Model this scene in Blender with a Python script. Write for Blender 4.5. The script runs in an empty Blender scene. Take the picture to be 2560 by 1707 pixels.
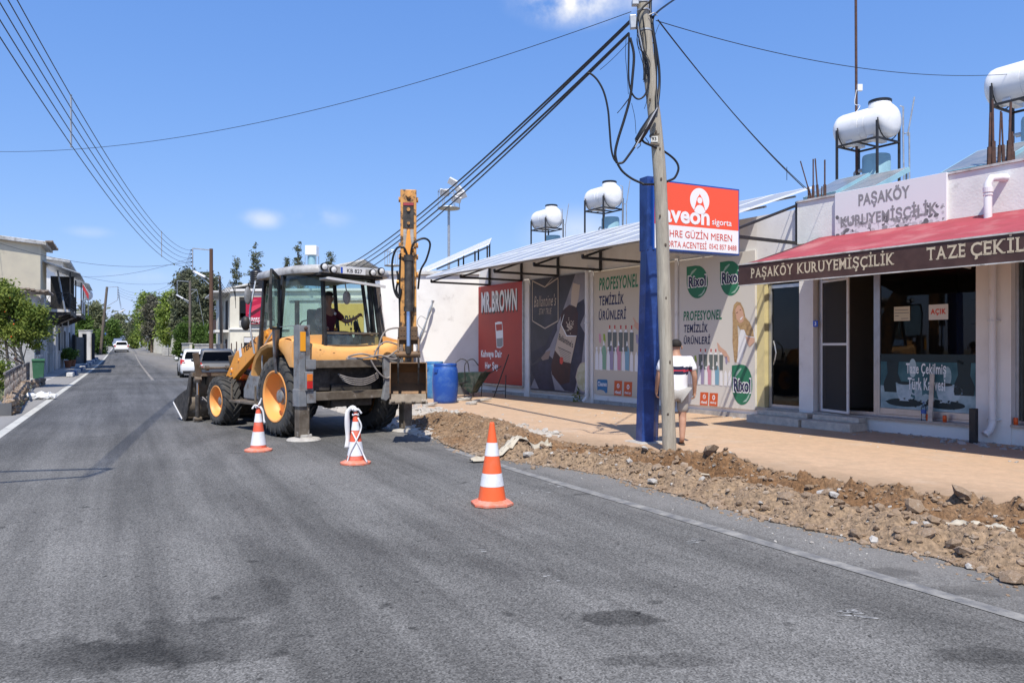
import bpy, math, random
from mathutils import Vector, Matrix, noise, Euler
from math import sin, cos, pi, sqrt, radians, atan2
random.seed(7)
SC = bpy.context.scene
COL = SC.collection
F, CX, HY, H = 1920.0, 1280.0, 868.0, 1.62
# ---------------------------------------------------------------- camera
cam_d = bpy.data.cameras.new('camera'); cam = bpy.data.objects.new('camera', cam_d); COL.objects.link(cam)
cam.location = (0, 0, H); cam.rotation_euler = (radians(90), 0, 0)
cam_d.sensor_width = 36; cam_d.lens = 27.0; cam_d.shift_y = (HY - 853.5) / 2560
cam_d.clip_start = .05; cam_d.clip_end = 4000
SC.camera = cam
# ---------------------------------------------------------------- light
SUNV = Vector((.01, -.60, 1.0)).normalized()
sun_el = math.asin(SUNV.z); sun_az = atan2(SUNV.x, SUNV.y)
w = bpy.data.worlds.new("World"); SC.world = w; w.use_nodes = True
nt = w.node_tree; N = nt.nodes; L = nt.links
for n in list(N): N.remove(n)
out = N.new('ShaderNodeOutputWorld'); bg = N.new('ShaderNodeBackground'); sky = N.new('ShaderNodeTexSky')
sky.sky_type = 'NISHITA'; sky.sun_disc = False; sky.sun_elevation = sun_el; sky.sun_rotation = sun_az
sky.altitude = 100; sky.air_density = 1.0; sky.dust_density = 0.5; sky.ozone_density = 6.0
bg.inputs[1].default_value = .105
tc = N.new('ShaderNodeTexCoord')
def wn(t, **k):
    n = N.new(t)
    for a, b in k.items(): setattr(n, a, b)
    return n
# thin wisps of cloud, each at its own direction in the sky
nz = wn('ShaderNodeTexNoise'); nz.inputs['Scale'].default_value = 9; nz.inputs['Detail'].default_value = 6
nz.inputs['Roughness'].default_value = .6
L.new(tc.outputs['Generated'], nz.inputs['Vector'])
nz2 = wn('ShaderNodeTexNoise'); nz2.inputs['Scale'].default_value = 26; nz2.inputs['Detail'].default_value = 4
L.new(tc.outputs['Generated'], nz2.inputs['Vector'])
acc = None
for (px, py, sx, sy, amt) in ((660, 548, 55, 24, .55), (800, 545, 75, 30, .35), (1430, 2, 135, 52, 1.5), (1440, 590, 130, 70, .5), (1600, 640, 90, 40, .4), (225, 580, 50, 14, .2), (350, 690, 70, 16, .18), (1560, 5, 110, 30, .4)):
    d = Vector(((px - CX) / F, 1, (HY - py) / F)).normalized()
    s = wn('ShaderNodeVectorMath', operation='SUBTRACT'); L.new(tc.outputs['Generated'], s.inputs[0]); s.inputs[1].default_value = d
    m = wn('ShaderNodeVectorMath', operation='MULTIPLY'); L.new(s.outputs[0], m.inputs[0]); m.inputs[1].default_value = (F / sx, F / sx, F / sy)
    le = wn('ShaderNodeVectorMath', operation='LENGTH'); L.new(m.outputs[0], le.inputs[0])
    mr = wn('ShaderNodeMapRange', interpolation_type='SMOOTHSTEP'); L.new(le.outputs['Value'], mr.inputs['Value'])
    mr.inputs['From Min'].default_value = 1.3; mr.inputs['From Max'].default_value = 0; mr.inputs['To Max'].default_value = amt
    if acc is None: acc = mr.outputs[0]
    else:
        a = wn('ShaderNodeMath', operation='MAXIMUM'); L.new(acc, a.inputs[0]); L.new(mr.outputs[0], a.inputs[1]); acc = a.outputs[0]
av = wn('ShaderNodeMath', operation='MULTIPLY_ADD'); L.new(nz2.outputs['Fac'], av.inputs[0]); av.inputs[1].default_value = .5
L.new(nz.outputs['Fac'], av.inputs[2])
mr = wn('ShaderNodeMapRange', interpolation_type='SMOOTHSTEP'); L.new(av.outputs[0], mr.inputs['Value'])
mr.inputs['From Min'].default_value = .56; mr.inputs['From Max'].default_value = .90
mm = wn('ShaderNodeMath', operation='MULTIPLY', use_clamp=True); L.new(mr.outputs[0], mm.inputs[0]); L.new(acc, mm.inputs[1])
# a clear, deep blue sky paling evenly to the horizon: per-channel response of the photograph
sp_ = wn('ShaderNodeSeparateColor'); L.new(sky.outputs[0], sp_.inputs[0]); hs = wn('ShaderNodeCombineColor')
for i, (k_, g_) in enumerate(((1.36, .82), (2.02, .62), (4.2, .40))):
    p_ = wn('ShaderNodeMath', operation='POWER'); L.new(sp_.outputs[i], p_.inputs[0]); p_.inputs[1].default_value = g_
    m_ = wn('ShaderNodeMath', operation='MULTIPLY'); L.new(p_.outputs[0], m_.inputs[0]); m_.inputs[1].default_value = k_; L.new(m_.outputs[0], hs.inputs[i])
mx = wn('ShaderNodeMix', data_type='RGBA'); L.new(mm.outputs[0], mx.inputs['Factor']); L.new(hs.outputs[0], mx.inputs['A'])
mx.inputs['B'].default_value = (8.6, 8.7, 9.0, 1)
L.new(mx.outputs['Result'], bg.inputs[0]); L.new(bg.outputs[0], out.inputs[0])
sd = bpy.data.lights.new('sun', 'SUN'); sd.energy = 5.0; sd.angle = radians(.55); sd.color = (1, .94, .84)
so = bpy.data.objects.new('sun', sd); COL.objects.link(so); so.rotation_euler = SUNV.to_track_quat('Z', 'Y').to_euler()
so.location = (0, 0, 30)
SC.view_settings.view_transform = 'Standard'; SC.view_settings.look = 'None'; SC.view_settings.exposure = 0.15
SC.view_settings.gamma = 1; SC.view_settings.use_curve_mapping = False
SC.render.engine = 'CYCLES'
SC.cycles.max_bounces = 7; SC.cycles.transparent_max_bounces = 12; SC.cycles.caustics_reflective = False; SC.cycles.caustics_refractive = False

# ---------------------------------------------------------------- helpers
def tag(o, label=None, cat=None, group=None, kind=None):
    if label: o['label'] = label
    if cat: o['category'] = cat
    if group: o['group'] = group
    if kind: o['kind'] = kind
    return o
def empty(name, loc=(0, 0, 0), rz=0, label=None, cat=None, group=None, rot=None):
    o = bpy.data.objects.new(name, None); COL.objects.link(o); o.location = loc
    o.rotation_euler = rot if rot else (0, 0, rz); o.empty_display_size = .2
    return tag(o, label, cat, group)
def link(name, me, parent=None):
    o = bpy.data.objects.new(name, me); COL.objects.link(o)
    if parent: o.parent = parent
    return o
def copy_tree(o, parent=None):
    c = o.copy(); COL.objects.link(c)
    if parent: c.parent = parent
    for ch in list(o.children): copy_tree(ch, c)
    return c
MAT = {}
def srgb(r, g, b):
    f = lambda c: (c / 255 / 12.92) if c / 255 <= .04045 else ((c / 255 + .055) / 1.055) ** 2.4
    return (f(r), f(g), f(b))
def mk(name, col, rough=.6, metal=0, spec=.5, col2=None, scale=3, lo=.4, hi=.65, amt=1, grime=None, gscale=1.2, glo=.5, ghi=.7, bump=0, bscale=40, alpha=1, emit=None, coat=0, trans=0, ior=1.45, stretch=None, attr=None):
    m = bpy.data.materials.new(name); m.use_nodes = True; t = m.node_tree; b = t.nodes['Principled BSDF']
    col = tuple(col) + (1,)
    b.inputs['Base Color'].default_value = col; b.inputs['Roughness'].default_value = rough; b.inputs['Metallic'].default_value = metal
    b.inputs['Specular IOR Level'].default_value = spec; b.inputs['Alpha'].default_value = alpha
    b.inputs['Coat Weight'].default_value = coat; b.inputs['Coat Roughness'].default_value = .08
    b.inputs['Transmission Weight'].default_value = trans; b.inputs['IOR'].default_value = ior
    cur = None
    tcn = t.nodes.new('ShaderNodeTexCoord'); vec = tcn.outputs['Object']
    mp = t.nodes.new('ShaderNodeMapping'); mp.inputs['Location'].default_value = (3.17, 7.73, .437)
    if stretch: mp.inputs['Scale'].default_value = stretch
    t.links.new(vec, mp.inputs[0]); vec = mp.outputs[0]
    def nz(sc, l, h, a, detail=6):
        n = t.nodes.new('ShaderNodeTexNoise'); n.inputs['Scale'].default_value = sc; n.inputs['Detail'].default_value = detail
        n.inputs['Roughness'].default_value = .62
        t.links.new(vec, n.inputs['Vector']); r = t.nodes.new('ShaderNodeMapRange'); t.links.new(n.outputs['Fac'], r.inputs['Value'])
        r.inputs['From Min'].default_value = l; r.inputs['From Max'].default_value = h; r.inputs['To Max'].default_value = a
        return r.outputs[0]
    if attr:
        at = t.nodes.new('ShaderNodeAttribute'); at.attribute_name = attr
        x = t.nodes.new('ShaderNodeMix'); x.data_type = 'RGBA'; x.inputs['A'].default_value = col; x.inputs['B'].default_value = tuple(col2) + (1,)
        t.links.new(at.outputs['Fac'], x.inputs['Factor']); cur = x.outputs['Result']
    elif col2:
        x = t.nodes.new('ShaderNodeMix'); x.data_type = 'RGBA'; x.inputs['A'].default_value = col; x.inputs['B'].default_value = tuple(col2) + (1,)
        t.links.new(nz(scale, lo, hi, amt), x.inputs['Factor']); cur = x.outputs['Result']
    if grime:
        x = t.nodes.new('ShaderNodeMix'); x.data_type = 'RGBA'; x.inputs['B'].default_value = tuple(grime) + (1,)
        if cur: t.links.new(cur, x.inputs['A'])
        else: x.inputs['A'].default_value = col
        t.links.new(nz(gscale, glo, ghi, 1, 8), x.inputs['Factor']); cur = x.outputs['Result']
    if cur: t.links.new(cur, b.inputs['Base Color'])
    if bump:
        n = t.nodes.new('ShaderNodeTexNoise'); n.inputs['Scale'].default_value = bscale; n.inputs['Detail'].default_value = 5
        t.links.new(vec, n.inputs['Vector']); bp = t.nodes.new('ShaderNodeBump'); bp.inputs['Strength'].default_value = bump; bp.inputs['Distance'].default_value = .02
        t.links.new(n.outputs['Fac'], bp.inputs['Height']); t.links.new(bp.outputs[0], b.inputs['Normal'])
    if emit:
        b.inputs['Emission Color'].default_value = tuple(emit[:3]) + (1,); b.inputs['Emission Strength'].default_value = emit[3]
    MAT[name] = m
    return m
def glassmat(name, tint, refl=.5, clear=.7, dirt=None):
    # window glass: tinted see-through with mirror-like reflection by Fresnel, and a film of dust
    m = bpy.data.materials.new(name); m.use_nodes = True; t = m.node_tree; t.nodes.clear()
    o = t.nodes.new('ShaderNodeOutputMaterial'); tr = t.nodes.new('ShaderNodeBsdfTransparent'); gl = t.nodes.new('ShaderNodeBsdfGlossy')
    tr.inputs[0].default_value = tuple(tint) + (1,); gl.inputs['Roughness'].default_value = .015
    lw = t.nodes.new('ShaderNodeFresnel'); lw.inputs['IOR'].default_value = 1 + refl
    mx = t.nodes.new('ShaderNodeMixShader'); t.links.new(lw.outputs[0], mx.inputs[0]); t.links.new(tr.outputs[0], mx.inputs[1]); t.links.new(gl.outputs[0], mx.inputs[2])
    cur = mx.outputs[0]
    if dirt:
        df = t.nodes.new('ShaderNodeBsdfDiffuse'); df.inputs[0].default_value = tuple(dirt[:3]) + (1,)
        tcn = t.nodes.new('ShaderNodeTexCoord'); n = t.nodes.new('ShaderNodeTexNoise'); n.inputs['Scale'].default_value = 4; n.inputs['Detail'].default_value = 6
        t.links.new(tcn.outputs['Object'], n.inputs['Vector']); r = t.nodes.new('ShaderNodeMapRange'); t.links.new(n.outputs['Fac'], r.inputs['Value'])
        r.inputs['From Min'].default_value = .35; r.inputs['From Max'].default_value = .75; r.inputs['To Min'].default_value = dirt[3] * .4; r.inputs['To Max'].default_value = dirt[3]
        m2 = t.nodes.new('ShaderNodeMixShader'); t.links.new(r.outputs[0], m2.inputs[0]); t.links.new(cur, m2.inputs[1]); t.links.new(df.outputs[0], m2.inputs[2]); cur = m2.outputs[0]
    t.links.new(cur, o.inputs[0]); MAT[name] = m
    return m

class MB:
    def __init__(s): s.v = []; s.f = []; s.m = []; s.mi = 0; s.M = None; s.att = None
    def add(s, vs, fs):
        k = len(s.v)
        if s.M is not None: vs = [tuple(s.M @ Vector(p)) for p in vs]
        s.v += [tuple(p) for p in vs]; s.f += [tuple(i + k for i in f) for f in fs]; s.m += [s.mi] * len(fs)
        return s
    def b2(s, x0, x1, y0, y1, z0, z1):
        vs = [(x, y, z) for z in (z0, z1) for y in (y0, y1) for x in (x0, x1)]
        return s.add(vs, [(0, 2, 3, 1), (4, 5, 7, 6), (0, 1, 5, 4), (1, 3, 7, 5), (3, 2, 6, 7), (2, 0, 4, 6)])
    def box(s, c, sz, R=None):
        hx, hy, hz = sz[0] / 2, sz[1] / 2, sz[2] / 2
        vs = [Vector((x, y, z)) for z in (-hz, hz) for y in (-hy, hy) for x in (-hx, hx)]
        if R is not None: vs = [R @ v for v in vs]
        vs = [v + Vector(c) for v in vs]
        return s.add(vs, [(0, 2, 3, 1), (4, 5, 7, 6), (0, 1, 5, 4), (1, 3, 7, 5), (3, 2, 6, 7), (2, 0, 4, 6)])
    def beam(s, p0, p1, w, h=None, up=(0, 0, 1), w1=None, h1=None):
        h = h or w; w1 = w1 or w; h1 = h1 or h
        p0, p1 = Vector(p0), Vector(p1); d = (p1 - p0).normalized(); up = Vector(up)
        if abs(d.dot(up)) > .98: up = Vector((0, 1, 0)) if abs(d.y) < .9 else Vector((1, 0, 0))
        a = d.cross(up).normalized(); b = a.cross(d)
        vs = [p0 + a * i * w / 2 + b * j * h / 2 for j in (-1, 1) for i in (-1, 1)] + [p1 + a * i * w1 / 2 + b * j * h1 / 2 for j in (-1, 1) for i in (-1, 1)]
        return s.add(vs, [(0, 1, 3, 2), (4, 6, 7, 5), (0, 4, 5, 1), (1, 5, 7, 3), (3, 7, 6, 2), (2, 6, 4, 0)])
    def tube(s, pts, r, n=8, cap=True, close=False):
        pts = [Vector(p) for p in pts]; k = len(pts); rs = r if isinstance(r, (list, tuple)) else [r] * k
        vs = []; a = None
        for i, p in enumerate(pts):
            if close: d = pts[(i + 1) % k] - pts[i - 1]
            else: d = pts[min(i + 1, k - 1)] - pts[max(i - 1, 0)]
            d = d.normalized() if d.length > 1e-9 else Vector((0, 0, 1))
            if a is None:
                u = Vector((0, 0, 1)) if abs(d.z) < .9 else Vector((1, 0, 0)); a = d.cross(u).normalized()
            else:
                a = a - d * a.dot(d); a.normalize()
            b = d.cross(a)
            vs += [p + (a * cos(2 * pi * j / n) + b * sin(2 * pi * j / n)) * rs[i] for j in range(n)]
        fs = [(i * n + j, i * n + (j + 1) % n, (i + 1) * n + (j + 1) % n, (i + 1) * n + j) for i in range(k - 1) for j in range(n)]
        if close: fs += [((k - 1) * n + j, (k - 1) * n + (j + 1) % n, (j + 1) % n, j) for j in range(n)]
        elif cap: fs += [tuple(range(n))[::-1], tuple(range((k - 1) * n, k * n))]
        return s.add(vs, fs)
    def cyl(s, p0, p1, r, n=16, r1=None): return s.tube([p0, p1], [r, r if r1 is None else r1], n)
    def lathe(s, prof, n=24, R=None, c=(0, 0, 0), caps=False):
        vs = []; c = Vector(c)
        for (r, z) in prof:
            for j in range(n):
                p = Vector((r * cos(2 * pi * j / n), r * sin(2 * pi * j / n), z))
                vs.append((R @ p if R is not None else p) + c)
        k = len(prof)
        fs = [(i * n + j, i * n + (j + 1) % n, (i + 1) * n + (j + 1) % n, (i + 1) * n + j) for i in range(k - 1) for j in range(n)]
        if caps: fs += [tuple(range(n))[::-1], tuple(range((k - 1) * n, k * n))]
        return s.add(vs, fs)
    def prism(s, poly, fn, d):
        # poly: list of 2-D points; fn maps a point to 3-D; d: extrusion vector
        d = Vector(d); k = len(poly); a = [Vector(fn(*p)) for p in poly]; b = [p + d for p in a]
        fs = [tuple(range(k))[::-1], tuple(range(k, 2 * k))] + [(i, (i + 1) % k, k + (i + 1) % k, k + i) for i in range(k)]
        return s.add(a + b, fs)
    def quad(s, a, b, c, d): return s.add([a, b, c, d], [(0, 1, 2, 3)])
    def poly(s, pts): return s.add(pts, [tuple(range(len(pts)))])
    def ell(s, c, r, nu=16, nv=10, R=None, z0=-1, z1=1):
        c = Vector(c); a0, a1 = math.asin(z0), math.asin(z1); vs = []
        for i in range(nv + 1):
            a = a0 + (a1 - a0) * i / nv
            for j in range(nu):
                p = Vector((r[0] * cos(a) * cos(2 * pi * j / nu), r[1] * cos(a) * sin(2 * pi * j / nu), r[2] * sin(a)))
                vs.append((R @ p if R is not None else p) + c)
        fs = [(i * nu + j, i * nu + (j + 1) % nu, (i + 1) * nu + (j + 1) % nu, (i + 1) * nu + j) for i in range(nv) for j in range(nu)]
        return s.add(vs, fs)
    def rock(s, c, r, rnd, flat=.65):
        # an irregular stone of 20 faces
        t = (1 + 5 ** .5) / 2
        V = [(-1, t, 0), (1, t, 0), (-1, -t, 0), (1, -t, 0), (0, -1, t), (0, 1, t), (0, -1, -t), (0, 1, -t), (t, 0, -1), (t, 0, 1), (-t, 0, -1), (-t, 0, 1)]
        Fs = [(0, 11, 5), (0, 5, 1), (0, 1, 7), (0, 7, 10), (0, 10, 11), (1, 5, 9), (5, 11, 4), (11, 10, 2), (10, 7, 6), (7, 1, 8), (3, 9, 4), (3, 4, 2), (3, 2, 6), (3, 6, 8), (3, 8, 9), (4, 9, 5), (2, 4, 11), (6, 2, 10), (8, 6, 7), (9, 8, 1)]
        R = Euler((rnd.uniform(-.5, .5), rnd.uniform(-.5, .5), rnd.uniform(0, 6.28))).to_matrix(); sx, sy = rnd.uniform(.75, 1.3), rnd.uniform(.7, 1.1)
        c = Vector(c); vs = []
        for p in V:
            k = r * rnd.uniform(.72, 1.15) / 1.9
            vs.append(c + R @ Vector((p[0] * k * sx, p[1] * k * sy, p[2] * k * flat)))
        return s.add(vs, Fs)
    def build(s, name, mats, parent=None, smooth=None, bev=None, loc=None, **kw):
        me = bpy.data.meshes.new(name); me.from_pydata(s.v, [], s.f)
        if isinstance(mats, str): mats = [mats]
        for m in mats: me.materials.append(MAT[m])
        if len(mats) > 1: me.polygons.foreach_set('material_index', s.m)
        if smooth:
            me.polygons.foreach_set('use_smooth', [True] * len(me.polygons))
            if smooth < 3: me.set_sharp_from_angle(angle=smooth)
        me.update()
        o = link(name, me, parent)
        if loc: o.location = loc
        if bev:
            b = o.modifiers.new('bevel', 'BEVEL'); b.width = bev; b.segments = 2; b.limit_method = 'ANGLE'; b.angle_limit = radians(50); b.harden_normals = False
        return tag(o, **kw)
def textmesh(s, shear=0, bold=0, spacing=1, italic=0):
    cu = bpy.data.curves.new('t', 'FONT'); cu.body = s; cu.size = 1; cu.offset = bold; cu.shear = italic; cu.space_character = spacing
    cu.resolution_u = 3
    o = bpy.data.objects.new('t', cu); me = bpy.data.meshes.new_from_object(o); bpy.data.objects.remove(o)
    vs = [(v.co.x, v.co.y) for v in me.vertices]; fs = [tuple(p.vertices) for p in me.polygons]
    bpy.data.meshes.remove(me); return vs, fs
def text_into(mb, s, x0, x1, z0, z1, fn, bold=.02, spacing=1, italic=0, keep=None):
    # fit the text's own bounds into the box; fn maps (x, z) to 3-D
    vs, fs = textmesh(s, 0, bold, spacing, italic)
    ax = min(v[0] for v in vs); bx = max(v[0] for v in vs); ay = min(v[1] for v in vs); by = max(v[1] for v in vs)
    mb.add([fn(x0 + (v[0] - ax) / (bx - ax) * (x1 - x0), z0 + (v[1] - ay) / (by - ay) * (z1 - z0)) for v in vs], fs)
SERIF = dict(P=[(.13, 0), (.13, 1)], A=[(.1, 0), (.9, 0)], K=[(.12, 0), (.12, 1), (.86, 1), (.88, 0)], Y=[(.5, 0), (.1, 1), (.9, 1)], U=[(.13, 1), (.87, 1)], R=[(.13, 0), (.13, 1), (.85, 0)], E=[(.13, 0), (.13, 1)], M=[(.1, 0), (.1, 1), (.9, 0), (.9, 1)], L=[(.13, 0), (.13, 1)], T=[(.5, 0)], Z=[])
def serif_text(mb, s, x0, x1, z0, z1, fn):
    # slab-serif capitals built letter by letter; z0..z1 is baseline..cap height
    import unicodedata
    glyphs = []; w = 0
    for ch in s:
        if ch == ' ': w += .32; continue
        vs, fs = textmesh(ch, bold=.018)
        base = {'Ş': 'S', 'İ': 'I', 'Ö': 'O', 'Ç': 'C'}.get(ch, ch)
        ax = min(v[0] for v in vs); bx = max(v[0] for v in vs)
        glyphs.append((w - ax, ax, bx, base, vs, fs)); w += bx - ax + .13
    w -= .13; sx = (x1 - x0) / w; sz = (z1 - z0) / .73
    for off, ax, bx, base, vs, fs in glyphs:
        mb.add([fn(x0 + (v[0] + off) * sx, z0 + v[1] * sz) for v in vs], fs)
        L0 = x0 + (ax + off) * sx; W = (bx - ax) * sx; hh = .055 * sz; sw = .085 * sx
        pos = [(.5, 0), (.5, 1)] if base == 'I' else SERIF.get(base, [])
        for (u, v) in pos:
            c = L0 + u * W; zz = z0 if v == 0 else z0 + .73 * sz - hh
            mb.add([fn(c - sw * 1.45, zz), fn(c + sw * 1.45, zz), fn(c + sw * 1.45, zz + hh), fn(c - sw * 1.45, zz + hh)], [(0, 1, 2, 3)])
        if base in 'TELZCSGR' and base != 'R':
            e = (.0, .16) if base == 'T' else (1.0, .16)
            for xx, v in (((0, 1), (1, 1)) if base == 'T' else (((1, 1), (1, 0)) if base == 'E' else (((1, 0),) if base == 'L' else (((1, 0), (0, 1)) if base == 'Z' else ((1, 1), (1 if base == 'C' else 0, 0)))))):
                c = L0 + xx * W; a, b = (c - .03 * sx, c + .03 * sx); zb = z0 + (0 if v == 0 else (.73 - .19) * sz)
                mb.add([fn(a, zb), fn(b, zb), fn(b, zb + .19 * sz), fn(a, zb + .19 * sz)], [(0, 1, 2, 3)])
def circle_pts(cx, cz, rx, rz=None, n=32, a0=0, a1=2 * pi):
    rz = rz or rx
    k = n if abs(a1 - a0 - 2 * pi) < 1e-6 else n + 1
    return [(cx + rx * cos(a0 + (a1 - a0) * i / n), cz + rz * sin(a0 + (a1 - a0) * i / n)) for i in range(k)]
def catmull(P, n=10):
    P = [Vector(p) for p in P]; Q = [2 * P[0] - P[1]] + P + [2 * P[-1] - P[-2]]; out = []
    for i in range(1, len(Q) - 2):
        for j in range(n):
            t = j / n
            out.append(.5 * ((2 * Q[i]) + (Q[i + 1] - Q[i - 1]) * t + (2 * Q[i - 1] - 5 * Q[i] + 4 * Q[i + 1] - Q[i + 2]) * t * t + (3 * Q[i] - Q[i - 1] - 3 * Q[i + 1] + Q[i + 2]) * t ** 3))
    out.append(P[-1]); return out
def sag(p0, p1, s, n=16):
    p0, p1 = Vector(p0), Vector(p1)
    return [p0.lerp(p1, i / n) - Vector((0, 0, s * 4 * (i / n) * (1 - i / n))) for i in range(n + 1)]
def G(px, py):
    Y = H * F / (py - HY); return Vector(((px - CX) / F * Y, Y, 0))
def P3(px, py, Y): return Vector(((px - CX) / F * Y, Y, H - (py - HY) / F * Y))
def ez(y):
    y = min(y, 178); d = y - 72
    return .0235 * ((d + sqrt(d * d + 500)) / 2) - .0235 * ((-72 + sqrt(72 * 72 + 500)) / 2)
def interp(tab, x):
    if x <= tab[0][0]: return tab[0][1]
    for (a, b), (c, d) in zip(tab, tab[1:]):
        if x <= c: return b + (d - b) * (x - a) / (c - a)
    return tab[-1][1]
# the shops' facade plane: local x runs along the wall to the right, y into the building, z up
FA = atan2(-.846, .533); FO = Vector((8.15, 12.2, 0)); FM = Matrix.Translation(FO) @ Matrix.Rotation(FA, 4, 'Z')
FI = FM.inverted()
def FP(px, py=None, t=0):
    # the point of the plane y = -t seen at (px, py), in facade coordinates
    a = (px - CX) / F; o = FI @ Vector((0, 0, H)); d = FI.to_3x3() @ Vector((a, 1, -((py if py is not None else HY) - HY) / F))
    k = (-t - o.y) / d.y; q = o + d * k
    return (q.x, q.z) if py is not None else q.x
def FW(x, t, z=0): return FM @ Vector((x, -t, z))
# ---------------------------------------------------------------- materials
mk('white_wall', (.80, .79, .76), .85, col2=(.70, .68, .65), scale=1.1, lo=.45, hi=.7, grime=(.40, .38, .35), gscale=2.2, glo=.62, ghi=.85, bump=.15, bscale=30)
mk('parapet', (.82, .84, .79), .85, col2=(.70, .71, .67), scale=1.4, lo=.4, hi=.68, grime=(.36, .35, .32), gscale=1.8, glo=.63, ghi=.8, bump=.2, bscale=25)
mk('cream_wall', (.66, .60, .45), .85, col2=(.55, .50, .39), scale=.8, lo=.4, hi=.7, grime=(.35, .32, .26), gscale=.9, glo=.6, ghi=.85, bump=.2, bscale=12)
mk('old_white', (.58, .57, .55), .88, col2=(.42, .41, .39), scale=.9, lo=.4, hi=.68, grime=(.26, .25, .23), gscale=.7, glo=.55, ghi=.8, bump=.3, bscale=10)
mk('yellow_wall', (.70, .60, .30), .8, col2=(.62, .53, .28), scale=3)
mk('market_wall', (.74, .71, .60), .85, col2=(.62, .58, .48), scale=.6)
mk('concrete', (.42, .41, .385), .9, col2=(.30, .29, .275), scale=4, grime=(.5, .48, .45), gscale=11, bump=.4, bscale=40)
mk('step_stone', (.64, .58, .49), .85, col2=(.44, .41, .36), scale=7, grime=(.2, .19, .17), gscale=4, glo=.6, ghi=.8, bump=.3, bscale=60)
mk('sill', (.45, .40, .35), .5, col2=(.35, .31, .27), scale=9)
mk('roof_grey', (.45, .44, .42), .9, col2=(.33, .32, .3), scale=1)
mk('roof_edge', (.62, .62, .60), .8, col2=(.40, .39, .36), scale=3, grime=(.22, .2, .18), gscale=6, glo=.55, ghi=.75)
mk('tile_old', (.30, .24, .19), .9, col2=(.17, .14, .12), scale=5, grime=(.42, .38, .33), gscale=8)
mk('alu', (.55, .56, .58), .35, metal=.7, col2=(.48, .49, .5), scale=6)
mk('alu_white', (.68, .68, .68), .45, metal=.1, grime=(.4, .38, .36), gscale=9, glo=.6, ghi=.85)
mk('pvc_white', (.74, .74, .74), .4, grime=(.45, .42, .4), gscale=4, glo=.58, ghi=.85)
mk('black_steel', (.022, .022, .024), .5, col2=(.035, .032, .03), scale=8)
mk('dark_inside', (.035, .032, .03), .9)
mk('inside_wall', (.38, .35, .31), .9)
mk('shelf', (.10, .08, .06), .7)
mk('rust', (.11, .055, .04), .85, col2=(.06, .035, .03), scale=12)
mk('tank_white', (.80, .80, .80), .35, grime=(.6, .59, .57), gscale=3, glo=.55, ghi=.85)
mk('tank_black', (.015, .015, .017), .4)
mk('boiler_blue', (.30, .50, .57), .45, col2=(.25, .42, .5), scale=3)
mk('solar_glass', (.16, .18, .19), .22, spec=.6, col2=(.24, .25, .25), scale=2.5, grime=(.30, .29, .27), gscale=1.5)
mk('module_glass', (.33, .335, .34), .34, spec=.8, col2=(.40, .405, .40), scale=.5)
mk('module_frame', (.86, .87, .88), .4)
mk('galv', (.50, .52, .53), .45, metal=.6, col2=(.36, .37, .38), scale=8)
mk('awning_red', (.37, .06, .075), .9, col2=(.31, .05, .06), scale=2.5, grime=(.46, .20, .19), gscale=1.4, glo=.50, ghi=.78, bump=.15, bscale=9)
mk('awning_brown', (.060, .030, .024), .55, col2=(.085, .045, .036), scale=4, grime=(.12, .075, .06), gscale=2.5, glo=.55, ghi=.8)
mk('letter_cream', (.62, .53, .38), .7, col2=(.5, .42, .30), scale=14)
mk('sign_white', (.78, .78, .78), .5)
mk('letter_grey', (.27, .27, .27), .6)
for i, c in enumerate((.78, .55, .34, .16)): mk('pebble%d' % i, (c, c, c), .6)
mk('blue_col', (.012, .043, .19), .42, col2=(.01, .032, .14), scale=3, grime=(.03, .08, .30), gscale=5, coat=.25, bump=.12, bscale=4)
mk('sign_blue', (.012, .07, .33), .35)
mk('sign_orange', (.84, .10, .045), .5)
mk('lt_white', (.80, .80, .80), .5)
mk('lt_red', (.62, .06, .035), .5)
mk('lt_black', (.02, .02, .02), .5)
mk('pole_wood', (.42, .385, .31), .85, col2=(.27, .245, .20), scale=3, lo=.35, hi=.7, stretch=(9, 9, .8), grime=(.48, .46, .38), gscale=2, glo=.55, ghi=.8, bump=.5, bscale=10)
mk('pole_brown', (.12, .065, .042), .85, col2=(.08, .045, .03), scale=3, stretch=(6, 6, .6))
mk('pole_old', (.17, .14, .115), .85, col2=(.10, .085, .07), scale=3, stretch=(6, 6, .6))
mk('knot', (.09, .07, .055), .9)
mk('cable', (.012, .012, .013), .45)
mk('cable_thin', (.04, .04, .045), .6)
mk('cone_orange', (.85, .13, .035), .5, grime=(.70, .16, .07), gscale=5, glo=.5, ghi=.75)
mk('cone_faded', (.72, .115, .055), .55, grime=(.62, .25, .19), gscale=6, glo=.5, ghi=.75)
mk('cone_base', (.70, .19, .11), .7, grime=(.55, .32, .26), gscale=8, glo=.45, ghi=.7)
mk('cone_white', (.74, .75, .77), .4, grime=(.55, .54, .53), gscale=7, glo=.5, ghi=.85)
mk('tape_white', (.72, .71, .70), .6)
mk('stone', (.28, .20, .135), .92, col2=(.21, .145, .09), scale=9, grime=(.40, .34, .27), gscale=4, glo=.52, ghi=.75, bump=.4, bscale=50)
mk('stone_pale', (.46, .44, .40), .92, col2=(.33, .30, .27), scale=9, bump=.4, bscale=50)
mk('slab_board', (.50, .43, .32), .85, col2=(.38, .32, .24), scale=7)
mk('nylon', (.50, .45, .35), .7, col2=(.40, .35, .27), scale=8)
mk('drum_blue', (.018, .08, .36), .4, grime=(.08, .18, .42), gscale=4, glo=.5, ghi=.8)
mk('drum_cyan', (.05, .20, .42), .45, grime=(.25, .38, .48), gscale=5, glo=.5, ghi=.75)
mk('barrow_green', (.022, .052, .042), .6, grime=(.16, .15, .13), gscale=6, glo=.45, ghi=.75)
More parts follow.
